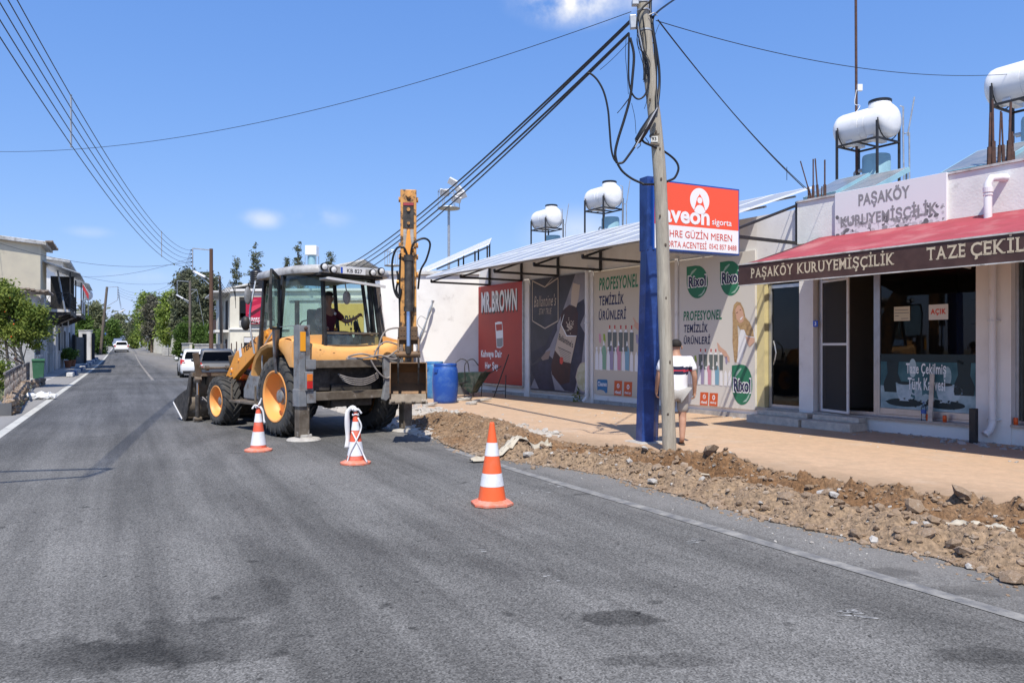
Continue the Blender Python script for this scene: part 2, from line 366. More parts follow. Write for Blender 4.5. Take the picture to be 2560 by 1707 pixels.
mk('rubber', (.045, .044, .042), .85, col2=(.075, .072, .066), scale=7, grime=(.14, .13, .12), gscale=11, glo=.58, ghi=.8)
mk('mach_yellow', (.84, .35, .05), .42, coat=.3, col2=(.78, .31, .05), scale=2, grime=(.42, .20, .08), gscale=5, glo=.6, ghi=.78)
mk('mach_peach', (.88, .46, .15), .5, coat=.2, col2=(.80, .40, .13), scale=3, grime=(.50, .27, .13), gscale=6, glo=.58, ghi=.8)
mk('arm_yellow', (.70, .35, .10), .6, col2=(.50, .25, .08), scale=6, grime=(.08, .05, .03), gscale=8, glo=.50, ghi=.60)
mk('rim', (.85, .38, .11), .5, grime=(.30, .16, .09), gscale=4, glo=.58, ghi=.78)
mk('mach_grey', (.20, .21, .22), .55, metal=.15, col2=(.27, .27, .27), scale=7, grime=(.12, .075, .045), gscale=5, glo=.52, ghi=.72)
mk('worn_steel', (.21, .175, .135), .55, metal=.25, col2=(.11, .085, .06), scale=5, lo=.35, hi=.65, grime=(.35, .31, .27), gscale=9, glo=.6, ghi=.72)
mk('bucket_tan', (.23, .125, .055), .6, metal=.1, col2=(.13, .08, .045), scale=2.5, lo=.35, hi=.65, grime=(.12, .075, .045), gscale=5, glo=.5, ghi=.75)
mk('dark_steel', (.04, .036, .033), .55, metal=.3, col2=(.09, .08, .07), scale=8, grime=(.16, .14, .12), gscale=11, glo=.6, ghi=.75)
mk('black_plastic', (.018, .018, .018), .55, grime=(.06, .055, .05), gscale=6, glo=.5, ghi=.8)
mk('chrome', (.55, .60, .70), .12, metal=1)
mk('rod_blue', (.35, .50, .75), .2, metal=.8)
mk('roof_dirty', (.46, .46, .45), .55, col2=(.30, .29, .28), scale=4, grime=(.14, .13, .12), gscale=5, glo=.55, ghi=.75)
mk('lamp_glass', (.75, .75, .73), .15, coat=.6)
mk('lamp_red', (.55, .02, .02), .25, coat=.5)
mk('lamp_amber', (.75, .20, .03), .25, coat=.5)
mk('reflector', (.88, .36, .02), .4)
mk('plate_white', (.75, .75, .75), .4)
mk('plate_blue', (.02, .09, .5), .4)
mk('hose', (.30, .27, .25), .6, col2=(.2, .18, .17), scale=10)
glassmat('cab_glass', (.60, .76, .74), .45, dirt=(.42, .50, .48, .16))
glassmat('shop_glass', (.5, .52, .52), .36, dirt=(.3, .3, .3, .01))
glassmat('car_glass', (.05, .055, .055), .25)
glassmat('mirror_glass', (.1, .1, .1), .7, dirt=(.4, .4, .4, .5))
glassmat('house_glass', (.16, .17, .17), .5)
mk('car_white', (.78, .79, .80), .3, coat=.6)
mk('car_grey', (.05, .055, .065), .45, metal=.1, coat=.3)
mk('car_silver', (.35, .37, .39), .3, metal=.6, coat=.5)
mk('skin', (.44, .25, .17), .6, col2=(.38, .20, .13), scale=12)
mk('skin_dark', (.30, .17, .12), .6)
mk('hair', (.02, .016, .013), .8)
mk('polo_white', (.78, .78, .79), .85)
mk('polo_navy', (.012, .016, .045), .85)
mk('polo_red', (.48, .03, .05), .85)
mk('shorts', (.36, .34, .31), .9)
mk('sandal', (.05, .04, .035), .7)
mk('maroon', (.085, .012, .022), .85)
mk('trousers', (.05, .05, .06), .9)
mk('blue_shirt', (.12, .22, .42), .85)
mk('bark', (.16, .12, .09), .95, col2=(.09, .07, .05), scale=6)
mk('bark_pale', (.30, .27, .22), .95, col2=(.2, .17, .13), scale=6)
def leafmat(name, a, b, sc):
    m = mk(name, a, .65, col2=b, scale=sc, lo=.35, hi=.65, spec=.3)
    t = m.node_tree; bs = t.nodes['Principled BSDF']; src = bs.inputs['Base Color'].links[0].from_socket
    tl = t.nodes.new('ShaderNodeBsdfTranslucent'); t.links.new(src, tl.inputs[0]); mx = t.nodes.new('ShaderNodeMixShader'); mx.inputs[0].default_value = .3
    t.links.new(bs.outputs[0], mx.inputs[1]); t.links.new(tl.outputs[0], mx.inputs[2]); t.links.new(mx.outputs[0], t.nodes['Material Output'].inputs[0])
leafmat('leaf_citrus', (.085, .145, .025), (.24, .28, .055), 2.2)
leafmat('leaf_pine', (.15, .23, .045), (.30, .37, .08), .5)
leafmat('leaf_dark', (.10, .12, .07), (.19, .20, .12), .7)
leafmat('leaf_mid', (.065, .125, .025), (.14, .22, .045), .8)
leafmat('leaf_olive', (.15, .175, .085), (.27, .28, .16), .6)
leafmat('leaf_grey', (.12, .12, .085), (.20, .19, .14), .6)
mk('bin_green', (.03, .11, .055), .5, grime=(.05, .13, .08), gscale=5)
mk('terracotta', (.32, .12, .06), .8)
mk('gate_grey', (.10, .10, .105), .6, col2=(.13, .13, .13), scale=2)
mk('kerb_blue', (.08, .13, .25), .8, grime=(.3, .3, .3), gscale=6)
mk('kerb_white', (.62, .61, .58), .8, grime=(.35, .33, .31), gscale=6)
mk('plastic_bag', (.72, .72, .70), .35, alpha=.92)
mk('fence_metal', (.14, .10, .085), .7, metal=.3, col2=(.3, .29, .28), scale=9)
mk('sign_traffic', (.03, .13, .55), .4)
mk('flag_red', (.42, .04, .05), .8)
mk('market_red', (.42, .012, .05), .5)
mk('market_red2', (.62, .05, .10), .5)
mk('market_dark', (.09, .01, .02), .5)
mk('block', (.42, .41, .39), .9, col2=(.34, .33, .31), scale=3)
mk('can_orange', (.72, .11, .02), .35, metal=.2)
glassmat('bottle_plastic', (.80, .88, .95), .45, dirt=(.5, .6, .7, .12))
mk('label_blue', (.05, .12, .40), .5)
mk('paper', (.68, .67, .62), .8)
mk('paper_cream', (.60, .56, .42), .8)
def asphaltmat():
    m = bpy.data.materials.new('asphalt'); m.use_nodes = True; t = m.node_tree; b = t.nodes['Principled BSDF']; nn = t.nodes.new; lk = t.links.new
    tcn = nn('ShaderNodeTexCoord'); vec = tcn.outputs['Object']
    of = nn('ShaderNodeMapping'); of.inputs['Location'].default_value = (3.17, 7.73, .437); lk(vec, of.inputs[0]); nvec = of.outputs[0]
    rot = nn('ShaderNodeMapping'); rot.vector_type = 'TEXTURE'; rot.inputs['Rotation'].default_value = (0, 0, radians(26.8)); lk(vec, rot.inputs[0]); rv = rot.outputs[0]
    def noise_(sc, det=5, v=None, rough=.6):
        n = nn('ShaderNodeTexNoise'); n.inputs['Scale'].default_value = sc; n.inputs['Detail'].default_value = det; n.inputs['Roughness'].default_value = rough; lk(v or nvec, n.inputs['Vector']); return n.outputs['Fac']
    def rng(v, a, b_, c, d, sm=False):
        r = nn('ShaderNodeMapRange'); lk(v, r.inputs['Value']); r.inputs['From Min'].default_value = a; r.inputs['From Max'].default_value = b_; r.inputs['To Min'].default_value = c; r.inputs['To Max'].default_value = d
        if sm: r.interpolation_type = 'SMOOTHSTEP'
        return r.outputs[0]
    def mul(a, b_):
        x = nn('ShaderNodeMath'); x.operation = 'MULTIPLY'; lk(a, x.inputs[0])
        if isinstance(b_, float): x.inputs[1].default_value = b_
        else: lk(b_, x.inputs[1])
        return x.outputs[0]
    # aggregate grain
    vo = nn('ShaderNodeTexVoronoi'); vo.inputs['Scale'].default_value = 95; lk(nvec, vo.inputs['Vector'])
    grain = rng(vo.outputs['Color'], 0, 1, .42, 1.72)
    grain2 = rng(noise_(75, 3), .32, .68, .72, 1.30)
    big = rng(noise_(.35, 4), .35, .65, .80, 1.14)
    st = nn('ShaderNodeMapping'); st.inputs['Scale'].default_value = (1.1, .05, 1); st.inputs['Location'].default_value = (0, 0, .37); lk(rv, st.inputs[0])
    streak = rng(noise_(1.9, 6, st.outputs[0], .7), .39, .64, 1.16, .74)
    spots = mul(rng(noise_(3.2, 3), .66, .74, 1.0, .52, True), rng(noise_(9, 2), .70, .75, 1.0, .40, True))
    v = mul(mul(mul(mul(grain, grain2), big), streak), spots)
    # oil and patch stains of their own shape: (x, y, radius x, radius y, strength)
    for (px, py, rx, ry, s) in ((480, 1600, .62, .42, .66), (330, 1640, .55, .22, .7), (1560, 1545, .28, .16, .5), (2230, 1430, .22, .16, .6), (2480, 1475, .5, .16, .6), (2450, 1640, .35, .14, .65), (1650, 1650, .4, .1, .7), (160, 1640, .7, .3, .7), (620, 1500, .3, .5, .75)):
        g = G(px, py); s_ = nn('ShaderNodeVectorMath'); s_.operation = 'SUBTRACT'; lk(vec, s_.inputs[0]); s_.inputs[1].default_value = g
        m_ = nn('ShaderNodeVectorMath'); m_.operation = 'MULTIPLY'; lk(s_.outputs[0], m_.inputs[0]); m_.inputs[1].default_value = (1 / rx, 1 / ry, 0)
        l_ = nn('ShaderNodeVectorMath'); l_.operation = 'LENGTH'; lk(m_.outputs[0], l_.inputs[0])
        a_ = nn('ShaderNodeMath'); a_.operation = 'MULTIPLY_ADD'; lk(noise_(6, 5), a_.inputs[0]); a_.inputs[1].default_value = 1.6; lk(l_.outputs['Value'], a_.inputs[2])
        v = mul(v, rng(a_.outputs[0], 1.48, 1.80, s, 1.0, True))
    # swept tyre arcs
    for (cx, cy, R0, w_, s) in ((3.2, 12.5, 7.6, .2, .91), (3.2, 12.5, 6.9, .25, .93), (4.5, 13.5, 9.9, .22, .88), (4.5, 13.5, 9.1, .2, .9)):
        s_ = nn('ShaderNodeVectorMath'); s_.operation = 'DISTANCE'; lk(vec, s_.inputs[0]); s_.inputs[1].default_value = (cx, cy, 0)
        d_ = nn('ShaderNodeMath'); d_.operation = 'SUBTRACT'; lk(s_.outputs['Value'], d_.inputs[0]); d_.inputs[1].default_value = R0
        a_ = nn('ShaderNodeMath'); a_.operation = 'ABSOLUTE'; lk(d_.outputs[0], a_.inputs[0])
        v = mul(v, rng(a_.outputs[0], w_ * .3, w_ * 1.3, s, 1.0, True))
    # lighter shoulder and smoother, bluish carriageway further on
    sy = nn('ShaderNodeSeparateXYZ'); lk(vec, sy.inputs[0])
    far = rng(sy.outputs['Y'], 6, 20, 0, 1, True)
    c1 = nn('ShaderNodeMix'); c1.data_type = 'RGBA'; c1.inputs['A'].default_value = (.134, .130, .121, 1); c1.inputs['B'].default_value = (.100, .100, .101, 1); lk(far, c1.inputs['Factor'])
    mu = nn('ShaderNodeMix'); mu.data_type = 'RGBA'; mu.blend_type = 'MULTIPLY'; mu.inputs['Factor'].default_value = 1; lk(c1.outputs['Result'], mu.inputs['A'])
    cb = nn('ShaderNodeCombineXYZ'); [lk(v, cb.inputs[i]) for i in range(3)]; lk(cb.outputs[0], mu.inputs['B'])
    # dust from the digging, near the heap (east side)
    lx = nn('ShaderNodeMath'); lx.operation = 'MULTIPLY_ADD'; lk(sy.outputs['Y'], lx.inputs[0]); lx.inputs[1].default_value = .56; lk(sy.outputs['X'], lx.inputs[2])
    a_ = nn('ShaderNodeMath'); a_.operation = 'MULTIPLY_ADD'; lk(noise_(2.5, 6), a_.inputs[0]); a_.inputs[1].default_value = 2.2; lk(lx.outputs[0], a_.inputs[2])
    du = nn('ShaderNodeMix'); du.data_type = 'RGBA'; lk(rng(a_.outputs[0], 6.0, 8.5, 0, .66, True), du.inputs['Factor']); lk(mu.outputs['Result'], du.inputs['A']); du.inputs['B'].default_value = (.25, .235, .215, 1)
    # left shoulder: pale dust
    ll = nn('ShaderNodeMath'); ll.operation = 'MULTIPLY_ADD'; lk(sy.outputs['Y'], ll.inputs[0]); ll.inputs[1].default_value = .503; lk(sy.outputs['X'], ll.inputs[2])
    sh = nn('ShaderNodeMix'); sh.data_type = 'RGBA'; lk(rng(ll.outputs[0], -2.1, -2.6, 0, .75, True), sh.inputs['Factor']); lk(du.outputs['Result'], sh.inputs['A']); sh.inputs['B'].default_value = (.30, .29, .275, 1)
    lk(sh.outputs['Result'], b.inputs['Base Color']); b.inputs['Roughness'].default_value = .85; b.inputs['Specular IOR Level'].default_value = .18
    bp = nn('ShaderNodeBump'); bp.inputs['Strength'].default_value = .5; bp.inputs['Distance'].default_value = .006; lk(vo.outputs['Distance'], bp.inputs['Height']); lk(bp.outputs[0], b.inputs['Normal'])
    MAT['asphalt'] = m
asphaltmat()
def linemat(name, c, l, h):
    mk(name, c, .75, col2=(.15, .148, .145), scale=7, lo=l, hi=h, amt=1, grime=(.22, .215, .205), gscale=1.5, glo=.5, ghi=.8)
linemat('line_left', (.50, .49, .44), .56, .74)
linemat('line_right', (.33, .315, .28), .30, .60)
mk('line_mid', (.30, .27, .23), .8, col2=(.12, .12, .12), scale=3, lo=.4, hi=.62)
mk('paint_fleck', (.40, .395, .38), .85, col2=(.16, .16, .155), scale=22, lo=.40, hi=.56)
mk('pavement', (.52, .355, .23), .92, col2=(.43, .305, .20), scale=5, lo=.35, hi=.75, grime=(.50, .40, .31), gscale=1.3, glo=.55, ghi=.85, bump=.10, bscale=70)
mk('slab_pale', (.42, .37, .31), .92, col2=(.32, .28, .235), scale=2.4, grime=(.5, .44, .37), gscale=5, bump=.4, bscale=22)
mk('earth', (.30, .235, .16), .95, col2=(.20, .165, .11), scale=.3, grime=(.12, .12, .06), gscale=.15, bump=.3, bscale=4)
mk('side_conc', (.40, .39, .375), .9, col2=(.30, .29, .28), scale=2, bump=.3, bscale=20)
def soilmat():
    m = mk('soil', (.265, .185, .115), .95, col2=(.185, .10, .045), attr='wet', bump=.9, bscale=55)
    t = m.node_tree; b = t.nodes['Principled BSDF']; src = b.inputs['Base Color'].links[0].from_socket
    tcn = t.nodes.new('ShaderNodeTexCoord'); n = t.nodes.new('ShaderNodeTexNoise'); n.inputs['Scale'].default_value = 26; n.inputs['Detail'].default_value = 6; t.links.new(tcn.outputs['Object'], n.inputs[0])
    r = t.nodes.new('ShaderNodeMapRange'); t.links.new(n.outputs['Fac'], r.inputs['Value']); r.inputs['From Min'].default_value = .3; r.inputs['From Max'].default_value = .7; r.inputs['To Min'].default_value = .5; r.inputs['To Max'].default_value = 1.45
    cb = t.nodes.new('ShaderNodeCombineXYZ'); [t.links.new(r.outputs[0], cb.inputs[i]) for i in range(3)]
    x = t.nodes.new('ShaderNodeMix'); x.data_type = 'RGBA'; x.blend_type = 'MULTIPLY'; x.inputs['Factor'].default_value = 1; t.links.new(src, x.inputs['A']); t.links.new(cb.outputs[0], x.inputs['B']); t.links.new(x.outputs['Result'], b.inputs['Base Color'])
soilmat()
def pavedirt():
    m = MAT['pavement']; t = m.node_tree; b = t.nodes['Principled BSDF']; src = b.inputs['Base Color'].links[0].from_socket; nn = t.nodes.new; lk = t.links.new
    tcn = nn('ShaderNodeTexCoord'); sy = nn('ShaderNodeSeparateXYZ'); lk(tcn.outputs['Object'], sy.inputs[0])
    a = nn('ShaderNodeMath'); a.operation = 'MULTIPLY_ADD'; lk(sy.outputs['Y'], a.inputs[0]); a.inputs[1].default_value = .79; lk(sy.outputs['X'], a.inputs[2])
    n = nn('ShaderNodeTexNoise'); n.inputs['Scale'].default_value = 3.5; n.inputs['Detail'].default_value = 8; n.inputs['Roughness'].default_value = .7; of = nn('ShaderNodeMapping'); of.inputs['Location'].default_value = (1.3, 2.9, .371); lk(tcn.outputs['Object'], of.inputs[0]); lk(of.outputs[0], n.inputs[0])
    c = nn('ShaderNodeMath'); c.operation = 'MULTIPLY_ADD'; lk(n.outputs['Fac'], c.inputs[0]); c.inputs[1].default_value = 2.2; lk(a.outputs[0], c.inputs[2])
    r = nn('ShaderNodeMapRange'); lk(c.outputs[0], r.inputs['Value']); r.inputs['From Min'].default_value = 13.5; r.inputs['From Max'].default_value = 12.2; r.inputs['To Max'].default_value = .85
    x = nn('ShaderNodeMix'); x.data_type = 'RGBA'; lk(r.outputs[0], x.inputs['Factor']); lk(src, x.inputs['A']); x.inputs['B'].default_value = (.31, .215, .135, 1)
    n2 = nn('ShaderNodeTexNoise'); n2.inputs['Scale'].default_value = 11.3; n2.inputs['Detail'].default_value = 6; n2.inputs['Distortion'].default_value = .8; n2.inputs['Roughness'].default_value = .75; lk(of.outputs[0], n2.inputs[0])
    r2 = nn('ShaderNodeMapRange'); lk(n2.outputs['Fac'], r2.inputs['Value']); r2.inputs['From Min'].default_value = .3; r2.inputs['From Max'].default_value = .7; r2.inputs['To Min'].default_value = .87; r2.inputs['To Max'].default_value = 1.07
    cb = nn('ShaderNodeCombineXYZ'); [lk(r2.outputs[0], cb.inputs[i]) for i in range(3)]
    y = nn('ShaderNodeMix'); y.data_type = 'RGBA'; y.blend_type = 'MULTIPLY'; y.inputs['Factor'].default_value = 1; lk(x.outputs['Result'], y.inputs['A']); lk(cb.outputs[0], y.inputs['B']); lk(y.outputs['Result'], b.inputs['Base Color'])
pavedirt()
# ---------------------------------------------------------------- ground, road, pavement
YS = [-40, -20, -10, -6, -4, -3, -2, -1, 0] + [i for i in range(1, 61)] + [60 + 4 * i for i in range(1, 36)] + [240, 300, 450, 700, 1300]
TXL = [(-8, 9.9), (0, 5.95), (2, 4.9), (4, 4.02), (5.25, 3.5), (6.02, 3.07), (6.85, 2.61), (7.42, 2.25), (8, 2.0), (8.7, 1.66), (9.4, 1.30), (10.06, .85), (10.6, .28), (11.03, -.13), (11.87, -.8), (13.46, -1.32), (18, -3.4)]
TXU = [(-8, 12.0), (0, 8.4), (2, 7.4), (4.7, 6.1), (7.3, 4.85), (8.55, 3.95), (9.5, 3.2), (10.4, 2.5), (11.3, 1.72), (12, 1.2), (13.3, .45), (15.2, -.4), (18, -1.5)]
XL0 = lambda y: interp(TXL, y)
XL = lambda y: XL0(y) + .16 * noise.noise(Vector((0, y * 1.3, 5))) + .07 * noise.noise(Vector((0, y * 4.5, 9)))
XU = lambda y: interp(TXU, y)
rleft = lambda y: -3.72 - .503 * y
rright = lambda y: XL0(y) + .34 if y < 13.4 else 5.72 - .505 * y
fac = lambda y: 8.15 - .63 * (y - 12.2)
def strip(name, fa, fb, dz, mat, y0, y1, kind='structure', cols=1, parent=None, **kw):
    mb = MB(); ys = [y0] + [y for y in YS if y0 < y < y1] + [y1]
    for i in range(len(ys) - 1):
        a, b = ys[i], ys[i + 1]
        for c in range(cols):
            f = lambda y, q: fa(y) + (fb(y) - fa(y)) * q / cols
            mb.quad((f(a, c), a, ez(a) + dz), (f(a, c + 1), a, ez(a) + dz), (f(b, c + 1), b, ez(b) + dz), (f(b, c), b, ez(b) + dz))
    return mb.build(name, mat, parent, kind=kind, **kw)
mb = MB()
for a, b in zip(YS, YS[1:]):
    if a >= 1 and b <= 12:
        segs = [(lambda y: -600, lambda y: XL0(y) + .3), (lambda y: XU(y) - .05, lambda y: 500)]
    else: segs = [(lambda y: -600, lambda y: 500)]
    for f, g in segs:
        mb.quad((f(a), a, ez(a) - .012), (g(a), a, ez(a) - .012), (g(b), b, ez(b) - .012), (f(b), b, ez(b) - .012))
mb.build('ground', 'earth', kind='structure')
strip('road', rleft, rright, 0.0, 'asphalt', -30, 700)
strip('pavement', lambda y: (XU(y) - .06) if y < 13.5 else 5.95 - .505 * y, lambda y: fac(y) + .3, .045, 'pavement', -10, 27.5)
def linestrip(name, f, wd, mat, y0, y1): return strip(name, lambda y: f(y) - wd / 2, lambda y: f(y) + wd / 2, .005, mat, y0, y1)
lrx = lambda y: 5.56 - .548 * y if y < 9.69 else .25 - .505 * (y - 9.69)
linestrip('road_edge_line', lrx, .15, 'line_right', -2, 12.2)
linestrip('road_edge_line', lrx, .15, 'line_right', 24, 170)
linestrip('road_edge_line', lambda y: -2.32 - .503 * y, .20, 'line_left', -5, 170)
linestrip('road_centre_line', lambda y: -17.1 - .5045 * (y - 36.6), .14, 'line_mid', 36.6, 170)
# white flecks and scrapes of paint on the asphalt
mb = MB(); rr = random.Random(3)
for (px, py, ln, n) in ((1745, 1355, .5, 5), (2140, 1535, .55, 6), (1385, 1210, .35, 5), (1360, 1228, .3, 4), (945, 1138, .4, 4), (1290, 1230, .25, 4), (2000, 1372, .3, 2), (1375, 1445, .16, 3), (1190, 1372, .2, 3), (2440, 1455, .5, 1), (1640, 1233, .2, 2)):
    for k in range(n):
        g = G(px + rr.uniform(-25, 25), py + rr.uniform(-9, 9)); a = rr.uniform(-.35, .25) + (.3 if k % 2 else -.2); l_ = ln * rr.uniform(.3, .9) / 2; wv = rr.uniform(.006, .018)
        d = Vector((cos(a), sin(a), 0)); q = Vector((-sin(a), cos(a), 0)); g.z = .0055; l_ *= .45; wv *= 1.3
        mb.poly([g + d * l_ * cos(t) * rr.uniform(.6, 1) + q * wv * sin(t) * rr.uniform(.5, 1.2) for t in [j * pi / 4 for j in range(8)]])
mb.build('paint_flecks', 'paint_fleck', kind='stuff', label='scraped flecks of white paint on the road', cat='paint')
# side paths further on
strip('pavement', lambda y: 5.72 - .505 * y, lambda y: 8.6 - .505 * y, .11, 'side_conc', 30, 120)
strip('pavement', lambda y: -4.75 - .51 * y, lambda y: rleft(y), .004, 'side_conc', 2, 120)

# ---- the dug strip: heap, trench and lumps, as one height field
def sst(a, b, x):
    t = max(0, min(1, (x - a) / (b - a))); return t * t * (3 - 2 * t)
def fbm(x, y, s, o=4): return noise.fractal(Vector((x * s, y * s, 3.1)), .9, 2.1, o)
def strip_h(wv, y):
    x = XL(y) + (XU(y) - XL(y)) * wv
    n1 = fbm(x, y, .9); n2 = fbm(x + 7, y, 3.2); n3 = fbm(x, y + 5, 10, 3)
    near = 1 - sst(11.2, 12.4, y)
    wc = .58 + .05 * n1
    T = near * sst(4.6, 6.4, y) * max(.15, .75 + .5 * fbm(3, y, .8, 2))
    ed = sst(0, .12, wv) * sst(1.03, .9, wv)
    h = .01 + .04 * wv
    h += near * math.exp(-((wv - .24) / .17) ** 2) * (.14 + .07 * n1 + .03 * n2) * ed
    tr = math.exp(-(abs(wv - wc) / .19) ** 3)
    h -= T * .60 * tr
    h += near * math.exp(-((wv - .93) / .07) ** 2) * (.07 + .06 * n2 + .03 * n3)
    pile = sst(10.9, 12.6, y) * sst(17.6, 14.5, y)
    h += pile * math.exp(-((wv - .5) / .27) ** 2) * (.34 + .10 * n1)
    h += math.exp(-((y - 11.05) / .5) ** 2) * math.exp(-((wv - .72) / .16) ** 2) * .16 + math.exp(-((y - 10.1) / .45) ** 2) * math.exp(-((wv - .93) / .13) ** 2) * .15
    h += ed * (.05 * n2 + .040 * n3 + .018 * fbm(x, y, 27, 2))
    wet = max(0, min(1, math.exp(-((wv - .70) / .21) ** 2) * near * 1.15 + tr * T * 1.2 + pile * .55 + (.35 * n1 + .25 * n2) - .08 + .35 * math.exp(-((wv - .9) / .1) ** 2) * near))
    return x, h, wet
def hf_mesh(name, fn, y0, y1, dy, nw, mat, **kw):
    rows = int((y1 - y0) / dy); vs = []; wets = []
    for i in range(rows + 1):
        y = y0 + dy * i
        for j in range(nw + 1):
            x, h, wt = fn(j / nw, y); vs.append((x, y, h)); wets.append(wt)
    k = nw + 1
    fs = [(i * k + j, i * k + j + 1, (i + 1) * k + j + 1, (i + 1) * k + j) for i in range(rows) for j in range(nw)]
    me = bpy.data.meshes.new(name); me.from_pydata(vs, [], fs); me.materials.append(MAT[mat])
    at = me.attributes.new('wet', 'FLOAT', 'POINT'); at.data.foreach_set('value', wets)
    me.polygons.foreach_set('use_smooth', [True] * len(me.polygons)); me.update()
    return tag(link(name, me), **kw)
hf_mesh('dug_soil', strip_h, -2, 18, .033, 84, 'soil', kind='structure')
def rub_h(wv, y):
    x = 5.2 - .505 * y + 2.9 * wv; n1 = fbm(x + 3, y, 1.1); n2 = fbm(x, y, 4); n3 = fbm(x, y, 12, 3)
    ed = sst(0, .15, wv) * sst(1, .7, wv) * sst(13.2, 14.5, y) * sst(22.5, 19.5, y)
    h = -.004 + .056 * wv + ed * (.055 + .07 * n1 + .03 * n2 + .014 * n3)
    return x, h, max(0, min(1, .12 + .3 * n1))
mk('soil_pale', (.50, .46, .40), .95, col2=(.36, .27, .18), attr='wet', bump=.8, bscale=60)
hf_mesh('rubble_bank', rub_h, 13, 22.8, .045, 56, 'soil_pale', kind='structure')
# stones: uncountable small ones in one mesh, the big ones by themselves
mb = MB(); rr = random.Random(11)
for k in range(9500):
    y = rr.uniform(2.2, 12) if k < 7600 else rr.uniform(11, 16.5); wv = min(1.0, max(.0, rr.gauss(.28, .24)))
    if rr.random() < .25: wv = rr.uniform(.8, 1.02)
    if rr.random() < .10: wv = rr.triangular(-.13, .05, .02)
    x, h, _ = strip_h(wv, y) if wv >= 0 else (XL(y) + (XU(y) - XL(y)) * wv, 0.0, 0)
    r = min(.07, .008 + rr.expovariate(115)); mb.rock((x, y, h + r * .18), r, rr)
mb.build('loose_stones', 'stone', kind='stuff', label='loose brown stones strewn over the dug strip', cat='stones')
mb = MB()
for k in range(900):
    y = rr.uniform(13.4, 22); wv = rr.random(); x, h, _ = rub_h(wv, y); r = .012 + rr.expovariate(42); mb.rock((x, y, h + r * .15), min(r, .12), rr, .5)
for k in range(260):
    y = rr.uniform(15, 24); x = rr.uniform(6.4 - .505 * y, fac(y) - 1.5); r = .008 + rr.expovariate(90); mb.rock((x, y, .05 + r * .1), min(r, .06), rr, .4)
for k in range(340):
    g = G(rr.uniform(1000, 2560), rr.uniform(1130, 1420)); y = g.y
    if XL(y) - .7 < g.x < XL(y) + .1: r = .004 + rr.expovariate(260); mb.rock((g.x, y, .004 + r * .2), min(r, .02), rr)
for k in range(220):
    y = rr.uniform(2.5, 12); wv = min(1, max(0, rr.gauss(.3, .25))); x, h, _ = strip_h(wv, y); r = .010 + rr.expovariate(90); mb.rock((x, y, h + r * .25), min(r, .05), rr)
for k in range(240):
    x = rr.uniform(-9, 3); y = -rr.uniform(.2, 2.1) ; q = FW(x, -y, .05); r = .006 + rr.expovariate(120); mb.rock((q.x, q.y, .048 + r * .2), min(r, .04), rr, .5)
mb.build('loose_rubble', 'stone_pale', kind='stuff', label='pale broken concrete crumbs on pavement and bank', cat='rubble')
rmesh = []
for k in range(7):
    mb = MB(); mb.rock((0, 0, 0), 1, rr); o = mb.build('stone', 'stone' if k < 5 else 'stone_pale', tag=None) if False else None
    me = bpy.data.meshes.new('stone'); me.from_pydata(mb.v, [], mb.f); me.materials.append(MAT['stone' if k < 6 else 'stone_pale']); rmesh.append(me)
for k in range(70):
    y = rr.uniform(4.4, 11.5); wv = rr.choice([rr.uniform(.06, .45), rr.uniform(.1, .5), rr.uniform(.82, .98)])
    x, h, _ = strip_h(wv, y); r = .032 + rr.expovariate(38); r = min(r, .095)
    o = link('stone', rmesh[k % 7]); o.location = (x, y, h + r * .25); o.scale = (r, r * rr.uniform(.7, 1.1), r * rr.uniform(.6, .9)); o.rotation_euler = (rr.uniform(-.4, .4), rr.uniform(-.4, .4), rr.uniform(0, 6))
    tag(o, 'fist sized dusty stone lying among the dug up soil beside the road', 'stone', 'larger stones on the spoil heap')
BR = [((2110, 1160), .17, 'dark angular rock on the kerb side of the trench'), ((2020, 1268), .11, 'rounded grey rock low on the near heap'), ((2405, 1262), .17, 'dark brown rock at the right end of the trench'), ((1965, 1265), .13, 'grey boulder standing out of the near heap'), ((2285, 1253), .14, 'smooth grey stone stuck in the trench wall'), ((2140, 1330), .10, 'pale block at the foot of the near heap'), ((2530, 1440), .12, 'brown stone at the heap edge near the picture corner'), ((1333, 1155), .07, 'dark brown stone at the foot of the first pile')]
for (px, py), r, lb in BR:
    py += 18
    g = G(px, py); g.y = max(g.y, 4.6)
    for _ in range(6):
        g.x = min(g.x, XL(g.y) + .9 * (XU(g.y) - XL(g.y))); wv = (g.x - XL(g.y)) / (XU(g.y) - XL(g.y)); x, h, _w = strip_h(min(1, max(0, wv)), g.y)
        if wv < 0: h = 0
        if wv > 1: h = .045
    o = link('rock', rmesh[rr.randrange(7)]); o.location = (g.x, g.y, h + r * .3); o.scale = (r * .8, r * .75, r * .65); o.rotation_euler = (.3, .2, rr.uniform(0, 6)); tag(o, lb, 'rock')
